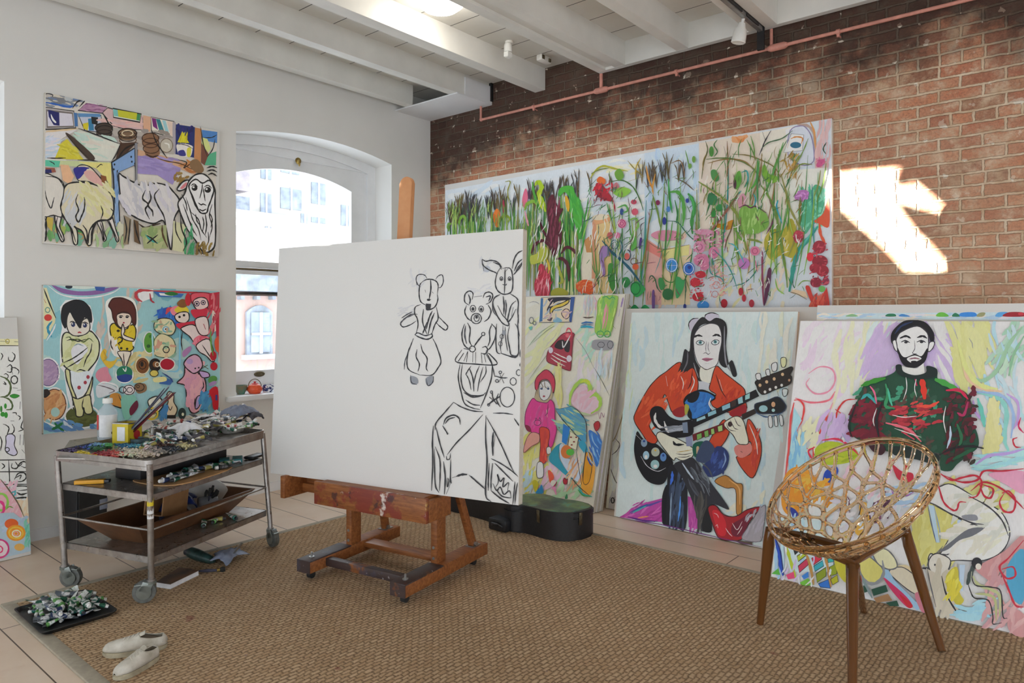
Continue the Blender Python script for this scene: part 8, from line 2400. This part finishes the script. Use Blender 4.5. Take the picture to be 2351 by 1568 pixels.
A.run('''
@ 1000 250 3.336
F e07828 450 810 475 765 500 790 500 850 480 910 455 870
F a83048 520 720 530 700 540 780 525 800
F d86a88 680 650 700 610 715 680 690 760 670 720
F 4a2a48 715 640 730 610 735 680 720 690
L e8a0b0 14 690 780 710 860 720 900
L 8aa030 18 490 910 500 850 540 820 575 840 560 870
L 7aa838 22 110 940 105 890 130 880
L 7aa838 20 190 930 190 860 220 820 245 870 240 920
L 7fae38 24 690 780 710 730 760 710 800 750 800 800
L a8c428 34 770 590 790 560 820 600 800 660 830 720 850 790
L c8d048 14 810 640 800 700 830 780
L 4f9a38 20 750 560 760 640 790 740 810 800
L 8a8a30 8 540 560 580 560 560 640 580 760
L 5a4a28 6 840 620 860 680 895 600
L 5a4a28 6 850 640 870 640 860 700
F 4ca83a 945 660 960 610 1010 590 1060 600 1080 660 1120 720 1130 860 1110 1010 1080 900 1050 780 1040 700 1000 640 960 670
B 3a9a38,60c050,2f8a38 12 16 110 -70 20 1040 660 1110 900
L 2f7a34 10 950 650 955 780 990 900 1010 1100
L 48a048 14 1110 700 1150 900 1110 1200 1090 1400
L 3a8a3a 12 1180 680 1160 800 1120 1000 1080 1300
L 9ac858 9 1200 700 1170 860 1130 1000
L 58a848 12 1000 820 1020 1000 1050 1200 1060 1400
F d8a828 1000 670 1020 680 1035 740 1025 790 1005 740
F 561828 905 655 930 720 960 760 985 770 950 850 975 930 970 1030 940 1110 900 1110 870 1020 850 1000 870 900 860 780 870 700
B 6a2034,7a2c44,401420,8a3a50 10 34 110 82 12 875 720 960 1090
L 561828 20 805 850 830 930 870 990 890 1030
L 561828 22 740 1110 770 1040 830 1010 880 1050 900 1100
L 561828 22 970 1110 1010 1060 1060 1080 1075 1110
L 561828 26 930 1150 980 1150 1020 1200 1030 1320
L 3a1418 10 810 845 825 860
F b8c048 735 1130 780 1110 830 1050 870 1080 860 1150 800 1180 740 1190
L a8b040 20 940 1170 960 1250 980 1320 950 1340
F a8a838 900 1390 960 1370 1020 1400 1010 1430 900 1435
L d8b838 16 860 1150 880 1220 870 1280
F b82c40 800 1200 830 1190 850 1240 890 1290 885 1400 860 1435 780 1435 765 1340 790 1260
B d85068,e8909c,a02034,c84058 8 34 100 75 20 780 1240 880 1420
E e05a28 1155 1360 72 52
B e87838,d84820,f09050 12 22 40 40 60 1100 1320 1210 1410
L a8a838 14 1190 540 1230 480 1290 440 1380 460 1480 480
L 6a7a38 8 1200 500 1260 470 1340 455
F a82434 1230 640 1240 570 1290 590 1330 640 1370 700 1340 710 1280 690 1250 670
B c81c30,4a1c2c,e03848 12 26 50 40 60 1225 560 1360 700
F d8682c 1245 540 1270 520 1310 545 1300 575 1250 565
F b87078 1370 590 1395 565 1415 600 1390 625
L b02a3a 12 1340 680 1370 720 1385 790
L 8a3048 12 1180 730 1200 680
L 3f6a34 10 1345 560 1440 550 1520 600 1570 690 1600 780
F 8abf4a 1370 640 1430 600 1500 620 1490 650 1440 680 1400 670
F 6a9a38 1380 490 1420 460 1450 510 1430 545 1395 540
L 5a8a34 10 1340 480 1342 550
L 8a7a30 8 1480 400 1540 470 1600 520
L b09838 9 1580 380 1545 450 1540 540
L 8a8a3a 7 1480 560 1600 520
L 6a9a40 9 1545 520 1540 640
E c04a60 1525 715 20 18
E d05a70 1535 790 26 26
E d88aa8 1435 880 34 36
O a02a60 6 1435 880 26 28
O a02a60 5 1435 880 12 14
E 2a4a88 1435 790 14 26
E d87aa0 1400 970 22 24
E b85a5a 1345 970 22 26
L 4f9a50 10 1320 720 1340 800 1360 860
L 5aa050 14 1400 760 1460 740 1480 780 1440 800
L 7ab050 16 1480 860 1540 840 1560 900 1520 960 1500 1060
F 6ab858 1490 1000 1530 960 1550 1040 1510 1090
L 1f5a70 20 1285 1010 1350 1090 1420 1150 1500 1230 1600 1360
L 2a6a78 8 1420 1000 1440 1060 1410 1130
O 2a6a78 6 1380 1040 28 34
F a080b8 1265 1100 1290 1050 1330 1060 1340 1120 1300 1150 1310 1260 1290 1280 1270 1180
O 2a4a5a 7 1475 1120 28 40
E d86a60 1475 1130 20 26
O 6a5a4a 6 1530 1170 26 26
E d8603a 1540 1210 24 24
F 3f8a3a 1330 1200 1370 1190 1360 1260 1400 1300 1380 1400 1340 1350
F 2f8a4a 1440 1300 1480 1290 1500 1330 1470 1370 1440 1350
F 2fa050 1505 1350 1550 1320 1590 1350 1615 1385 1560 1440 1520 1420
O 1f6a3c 7 1540 1375 36 46
F 2fa060 1500 1540 1530 1500 1560 1520 1570 1550
F 2fa060 1580 1540 1610 1500 1650 1530 1640 1560
L 2a3a4a 6 1455 980 1450 1080
F 4a2a78 1575 990 1590 1000 1580 1070 1565 1060
L 3a2a38 6 1610 870 1580 900 1590 1000
L 3a8a50 10 1590 1050 1580 1250 1590 1400
@ 1450 250 3.336
L 5a5230 9 275 330 285 450 300 560
L 5a5230 8 245 340 275 430 290 540
L 5a4a30 8 330 350 300 440 290 560
L 4a4a28 7 220 460 260 520 285 600
L 3a9a4a 16 290 540 300 680 320 800
L 6a8a30 10 255 580 280 650
L c88a3a 14 120 440 140 540 170 620
L c8903c 12 190 500 170 600 175 660
L a86a30 9 105 560 150 640
L 6a8a3a 14 170 660 210 800 230 910
L 7a5a38 8 310 420 380 400 410 480 410 560
L 5a4a3a 8 340 530 420 570 490 630
L 5a4a3a 8 430 560 400 640
L 5a4a3a 8 430 560 500 480
L 5a4a3a 8 430 560 370 610
L 4f9a40 26 300 640 360 640 400 700 410 800 400 900
L 3a8a40 28 440 650 470 690 490 760 470 860 475 960
L 48a858 14 450 660 480 720 480 820
L 2f7a3a 12 340 700 360 800 350 880
L 5a8a38 8 420 320 440 400 450 470
E 6a9a40 485 390 14 26
E 6a9a40 455 440 14 20
E 4a80c0 290 770 16 22
E 2a3a9a 435 705 12 18
E 22308a 260 860 16 30
L 2a6a50 8 270 860 360 870 420 940 480 1000 560 1040
E 7a1c4a 210 720 16 20
E c04a60 30 715 18 18
L 5a5a30 9 575 250 590 320 560 420 545 540
L 7a5a30 9 740 250 745 400 740 520
L 6a5a30 7 715 290 735 380
L 6a5a30 7 775 270 750 370
L 3a6a3a 9 665 240 640 280 665 330 640 370
E 4a8a3a 620 330 18 40
F 4a8a4a 615 480 650 470 680 530 660 560 625 540
F 2f7a4a 600 650 650 655 665 700 640 740 590 720
E 2f8a4a 683 760 30 28
E 2f8a3a 635 800 18 38
L 5a7038 12 580 390 680 380 800 390 900 430 970 500 1000 600
L 8a6a38 9 590 420 720 390 860 400 940 460
L 7a6a34 9 780 350 900 360 1010 400 1100 450 1150 530
L 7a8a3a 22 520 560 640 640 740 720 820 820 860 950 890 1080
L c8a888 8 560 590 680 680 780 760
L a88048 9 890 1000 910 1150 900 1260
L 6a8a3a 20 1000 590 1060 680 1110 780 1130 900 1160 1080 1190 1250 1200 1370
L 8a8a48 16 1150 500 1190 640 1220 760 1280 880 1330 970
L 8a9a48 12 900 640 930 560 970 400
L 4f9a3a 16 985 400 960 560 900 640
L 3f8a4a 14 975 380 970 560 975 740
L 5a8a3a 9 890 240 940 340 960 400
L 5a8a3a 9 920 210 945 300 950 380
L 3a3438 9 1075 170 1030 250 1010 300 985 360
L 3a3438 8 1010 180 1030 240
L 4a6a4a 9 1240 170 1160 230 1060 260 1010 300
L 4a7a48 9 1200 240 1150 330 1100 480 1060 640
L 5a9a4a 14 1170 260 1130 380 1080 520 1000 720
F 7aae3a 1010 450 1030 430 1060 500 1120 520 1120 560 1060 570 1010 510
L a88a38 12 1140 410 1180 400 1200 470
B a87a3a,c89a4a,8a6a2a,6a8a3a 9 30 70 75 30 1200 350 1280 530
L 6a8a3a 8 1360 230 1320 330 1260 440
L 7a8a3a 9 1390 430 1300 430 1230 520
F 5a9a3a 810 500 840 480 850 560 810 620 790 580
E 4a2a38 800 580 12 36
L 38989a 12 850 490 890 480 900 540 880 600
L 38989a 10 800 700 820 660 850 630
F c890a0 820 700 860 650 885 690 860 750 830 750
L 3a98a0 10 940 650 960 700 940 760
L 8a5a48 18 600 960 660 880 730 790 780 720 830 640
F 78a848 830 790 880 740 960 750 1030 790 1060 880 1010 940 900 960 850 880
B 6a9a3a,a8cc78,8ab858 10 34 100 84 8 840 780 990 950
L 5a2a48 10 830 760 880 740 920 760 960 750 1040 800
L 6a2a50 10 1040 960 1080 890 1090 840
L 8a3a58 16 1010 1060 1010 1300 1020 1500
F 5a2a4a 1050 1240 1080 1240 1060 1400 1030 1500 1020 1480
L 6a9a3a 18 790 880 830 980 880 1020
L 5a4a28 9 790 850 770 930 740 1000 720 1090
L 7a8a3a 16 890 1000 960 1010 1010 1030
L 2a98b0 12 1130 700 1120 760 1160 880
E b070b0 1310 665 58 40 -20
B c888c8,9a58a0,d8a0d8 10 18 34 20 50 1265 640 1360 700
E c85a8a 1455 420 40 22 -40
B d8709a,b84a7a 8 10 20 40 60 1425 380 1490 445
L 2a4a38 9 1500 260 1475 310 1495 350
E b03a4a 1285 980 40 48
B c84a5a,8a2a38,d87080 8 16 26 40 60 1250 940 1320 1020
E 982838 1445 1060 50 50
E 902434 1450 1170 60 48
E a02838 1410 1220 40 36
E 982434 1470 1240 48 44
E 8a2438 1420 1330 44 38
E 8a2c48 1495 1320 26 32
B b83848,701828,c85060 10 50 34 40 60 1380 1030 1510 1350
E d83040 1375 1135 26 34
E 6ab058 1465 1380 26 24
F c83a30 1340 1370 1370 1360 1400 1440 1440 1460 1490 1390 1505 1380 1520 1560 1400 1560 1390 1500
B d85040,a02830,e06a50 14 24 90 75 20 1380 1440 1500 1550
L 7aa04a 8 1280 1360 1320 1320 1380 1320
P d8c0a0 1240 1380 1340 1400 1360 1450 1230 1410
L 8a7a60 7 1210 1400 1280 1420 1350 1460
E c890a8 565 945 70 22
B d890b0,e0a8c0,c87898,b8608a 9 90 24 40 60 490 930 730 1060
E d08aa8 530 1060 44 46
E c8789a 545 1160 60 50
E c8789a 640 1100 40 44
E c87898 570 1200 34 40
O a84a78 6 530 1060 22 24
O a84a78 6 545 1160 24 24
O a84a78 5 640 1100 18 20
B d890b0,b8608a,e8b0c8 7 30 24 40 60 480 1030 690 1230
E b878b8 870 1185 44 44
E d07a98 955 1090 36 36
O b04a70 6 955 1090 20 20
B d8a098,c87880,e8b8b0 8 80 22 40 60 610 1200 740 1440
O c08080 5 660 1350 26 26
O c08080 5 700 1300 22 22
O c08080 5 650 1420 24 24
E b82838 540 1270 40 28
E c02c3c 500 1330 40 36
E b82030 520 1440 44 34
B d83848,8a1824,e05868 8 34 24 40 60 460 1260 580 1460
E 3a88d0 320 1200 46 54
O e8f0f8 5 320 1200 40 46
L e8f0f8 5 320 1150 320 1250
L e8f0f8 5 275 1200 365 1200
E 2f6ac0 450 1225 44 50
O e8f0f8 5 450 1225 36 40
E 1f3a8a 455 1215 14 14
E 3a88d0 560 1505 46 34
L 3f7a3a 7 245 1270 280 1320 340 1320 380 1210
L 2f5a40 9 140 1330 160 1280 190 1300 210 1370 240 1410
F 3a8a4a 220 1300 250 1300 270 1360 240 1390 220 1350
E 2a6a3c 290 1420 42 44
F 3a9a58 350 1300 380 1290 400 1310 420 1320 400 1400 355 1450
L 2a5a4a 7 425 1280 425 1400 420 1500
F 6a4a88 170 1400 190 1400 190 1530 170 1530
E 2a3a88 420 1515 12 22
L 3f8a88 9 610 1170 620 1260 700 1300 740 1370
L 48a8b0 10 750 1030 800 1050 850 1130 870 1180
L 38908a 9 640 1080 720 1160 780 1260 820 1380
L 2f7a70 8 790 1360 880 1330 960 1250 980 1160
E b02838 848 1400 18 30
E b02838 872 1450 16 28
E b03040 930 1490 20 30
E a82030 720 1490 26 34
L 5a9a38 10 890 1380 900 1420
L c8b038 12 920 1340 930 1400
L 3f8a4a 10 960 1390 980 1440
L 8ab850 10 1110 1300 1130 1380 1180 1420
L c8607a 7 960 1160 965 1200 975 1250
L c8607a 6 985 1170 985 1240
B 2f6a3c,3f8a4a,1f5a50,8a3a5a,4a7a2a 5 150 70 60 60 120 500 1330 1480
B f4f2ec,eceadc 6 90 60 70 50 500 560 1350 1480
B 5a8a3a,3a7a3a,8a6a30 6 60 120 75 20 540 300 1300 760
@ 1000 250 3.336
B f0efe8,e4ecd8 6 90 120 82 12 740 700 1580 1400
B 2f6a3c,3f8a4a,1f5a50,6a2a4a 5 90 80 60 50 1180 560 1600 1400
B 2f6a3c,6a8a3a,b0c868 5 110 130 86 6 90 740 800 940
''')
A.done()

A = Art(cv_pat, seed=9)
A.run('''
@ 0 760 2.903
P dadad6 -1200 40 150 55 185 900 212 1465 -1200 1760
P dcd8b0 -1200 45 145 52 150 98 -1200 98
L 2a2418 5 -1100 98 0 97 145 100
L 3a3420 6 0 68 60 70
L 3a3420 6 95 70 145 72
L 3a3420 5 30 55 60 85
O a89a30 5 50 68 12 14
L 2c2c28 8 55 170 60 195 85 200 100 165 80 140
L 2c2c28 7 5 145 18 165 5 195
L 2c2c28 8 45 240 70 225 80 250 70 275 45 270
L 2c2c28 7 85 290 75 250 100 245 125 265 120 290
L 2c2c28 6 25 290 40 285 55 300 40 330
O 2c2c28 8 95 325 22 26
L 2c2c28 8 140 310 142 345
L 2c2c28 9 85 378 118 382
L 2c2c28 6 112 395 140 392
L 4a5a30 13 0 300 45 320 70 360 65 410 40 435 0 440
L 4a5a30 12 20 440 60 455 82 490 75 520 40 525
L 2c2c28 8 20 350 40 355 25 335
G 2f8a2a 1f5a20 3 65 432 95 420 130 432 95 448
E 2f8a2a 36 500 9 18
E 2f7a2a 8 520 8 22
E 2f8a2a 18 555 16 16
E 2f8a2a 40 560 12 20
L 2c2c28 9 135 470 132 520
L 2c2c28 7 80 545 105 545 110 560
L 2c2c28 7 115 560 135 575 125 595
L 2c2c28 6 70 600 95 600
L 2c2c28 8 20 620 45 630 60 650 50 690 85 680 95 650 80 620
L 2c2c28 8 155 590 140 640 155 655 120 670
G ccc8dc 2c2c2c 6 40 700 70 685 100 705 95 760 115 810 95 830 60 820 35 795 40 745
O 2c2c2c 6 48 790 14 14
L 2c2c28 9 135 690 132 760
L 2c2c28 9 158 690 155 760
L 2c2c28 9 145 790 170 815
L 2c2c28 8 0 700 12 740 2 800
L 2c2c28 6 -900 862 0 860 180 855
L 2c2c28 7 58 862 62 960 65 1060
L 2c2c28 6 -900 945 60 938 180 935
L 2c2c28 6 -900 1025 66 1022 188 1020
L 2c2c28 9 80 880 78 910 110 915 130 885 155 870 175 880 170 910 140 900
L 2c2c28 7 100 870 125 900 150 880
L 2c2c28 9 95 990 120 950 160 945 175 975 150 1000 110 1005
L 2c2c28 7 100 980 140 960 130 990
L 2c2c28 8 85 1055 100 1035 180 1035 185 1055 120 1065
L 2c2c28 12 110 1075 140 1090 180 1080
L 2c2c28 12 100 1115 150 1110 185 1110
L 2c2c28 8 10 880 30 900 10 920
P 58a8b0 60 1050 105 1060 110 1130 80 1110
P dfc4a0 105 1125 195 1130 205 1300 160 1240
B e4ccb0,d8b890,ecdcc8 14 20 70 75 20 115 1140 195 1280
P dca8b0 -900 980 0 990 120 1140 150 1240 -900 1250
B e0a8b8,e8c0c0,c8a8b8,d8b8c8 14 40 60 40 30 -200 1010 120 1200
L 6a5a48 9 0 985 60 1060 120 1150 160 1240
O 8ac050 16 5 1140 46 56
O d83a80 18 -6 1180 32 44
L 7aa048 7 40 1190 60 1170 90 1180
P a8bcc8 -900 1240 90 1210 190 1290 210 1465 -900 1740
B a0b8c8,b8c8d0,b0bcd8 18 30 60 30 40 -200 1240 180 1330
B 58b098,6ab8a0,88c8b0 14 20 60 80 20 170 1280 210 1450
E d8602a 75 1285 46 34
E e09028 105 1345 64 54
O f0b840 10 105 1345 46 38
O f4dcc0 8 108 1350 28 22
O e8a0a0 6 105 1350 14 12
E e8ccd0 -10 1450 70 66
O c83a78 12 -6 1450 62 60
O d83a6a 9 -6 1455 22 22
E d8a858 128 1440 34 24
''')
A.done()
A = Art(cv_back, seed=10)
A.run('''
@ 1750 680 1.96
P c4d8e8 205 78 1400 70 1400 110 205 100
B a8c8e8,c8dcea,dcd8e8,e8dccc 10 60 80 4 8 220 82 1250 96
@ 2150 680 3.92
F 6ab848 0 182 20 150 70 148 110 182
F 2f7a58 140 182 170 150 215 182
F 3a88d8 215 182 225 150 340 146 355 182
F 9a9a70 360 182 390 150 440 150 420 182
F 5aa0d8 530 182 560 146 640 146 600 182
F 9c2430 600 182 640 148 720 142 790 150 790 182
E c83a48 760 160 26 14
@ 1860 680 3.92
F 2f7a58 680 182 700 160 760 160 770 182
F 4a88c8 800 182 830 160 900 182
F 8ab888 320 182 380 160 430 182
''')
A.done()
A = Art(cv_blank, seed=11)
A.run('''
@ 1400 680 2.613
B e0e0d4,d4dcd8,dcdcc8,d8d4c4 20 40 150 80 10 -60 500 140 1290
L 9a8a68 6 -5 900 40 830 100 640 120 580
L 2c2c2a 4 0 960 40 930 60 890 30 850
L 5a5040 5 0 1020 30 1100 50 1130
L 1f1f1f 6 2 1205 0 1240
O 1f1f1f 6 18 1225 9 16
L 1f1f1f 6 32 1240 33 1212
L 1f1f1f 7 28 1208 45 1198
P d8d4c0 -20 700 10 700 -10 1290 -60 1290
''')
A.done()
for cv, sd, cols in ((cv_g2, 12, 'e0d8cc,c8d8e8,d8c8e0'), (cv_g3, 13, 'e4e0d8,d8d8d8')):
    A = Art(cv, seed=sd)
    A.run('''
@ 1190 650 2.851
B %s 16 60 130 80 12 500 120 800 1480
L 1f1f28 6 700 330 690 420 700 440
L c83048 7 685 480 678 520
L 1f1f28 6 672 640 660 760
L e890b0 8 668 560 660 600
L 7a9ad8 12 560 1250 548 1350
''' % cols)
    A.done()
# ------------------------------------------------------------ light
wd = bpy.data.worlds.new('world'); SC.world = wd; wd.use_nodes = True
bg = wd.node_tree.nodes['Background']; bg.inputs[0].default_value = (.83, .915, 1.0, 1); bg.inputs[1].default_value = 2.3
SUN_D = SUNV
sl = bpy.data.lights.new('sun', 'SUN'); sl.energy = 40; sl.angle = R(.3); sl.color = (1, .93, .82)
so = bpy.data.objects.new('sun', sl); COL.objects.link(so); so.rotation_euler = SUN_D.to_track_quat('-Z', 'Y').to_euler(); so.location = (-8, 5, 6)
SC.view_settings.view_transform = 'Standard'; SC.view_settings.look = 'None'; SC.view_settings.gamma = 1
SC.view_settings.exposure = .88; SC.view_settings.use_curve_mapping = False
SC.cycles.use_denoising = True; SC.cycles.max_bounces = 10; SC.cycles.diffuse_bounces = 6; SC.cycles.transparent_max_bounces = 24
SC.cycles.transmission_bounces = 10; SC.cycles.sample_clamp_indirect = 6; SC.cycles.caustics_reflective = False; SC.cycles.caustics_refractive = False
SC.render.film_transparent = False
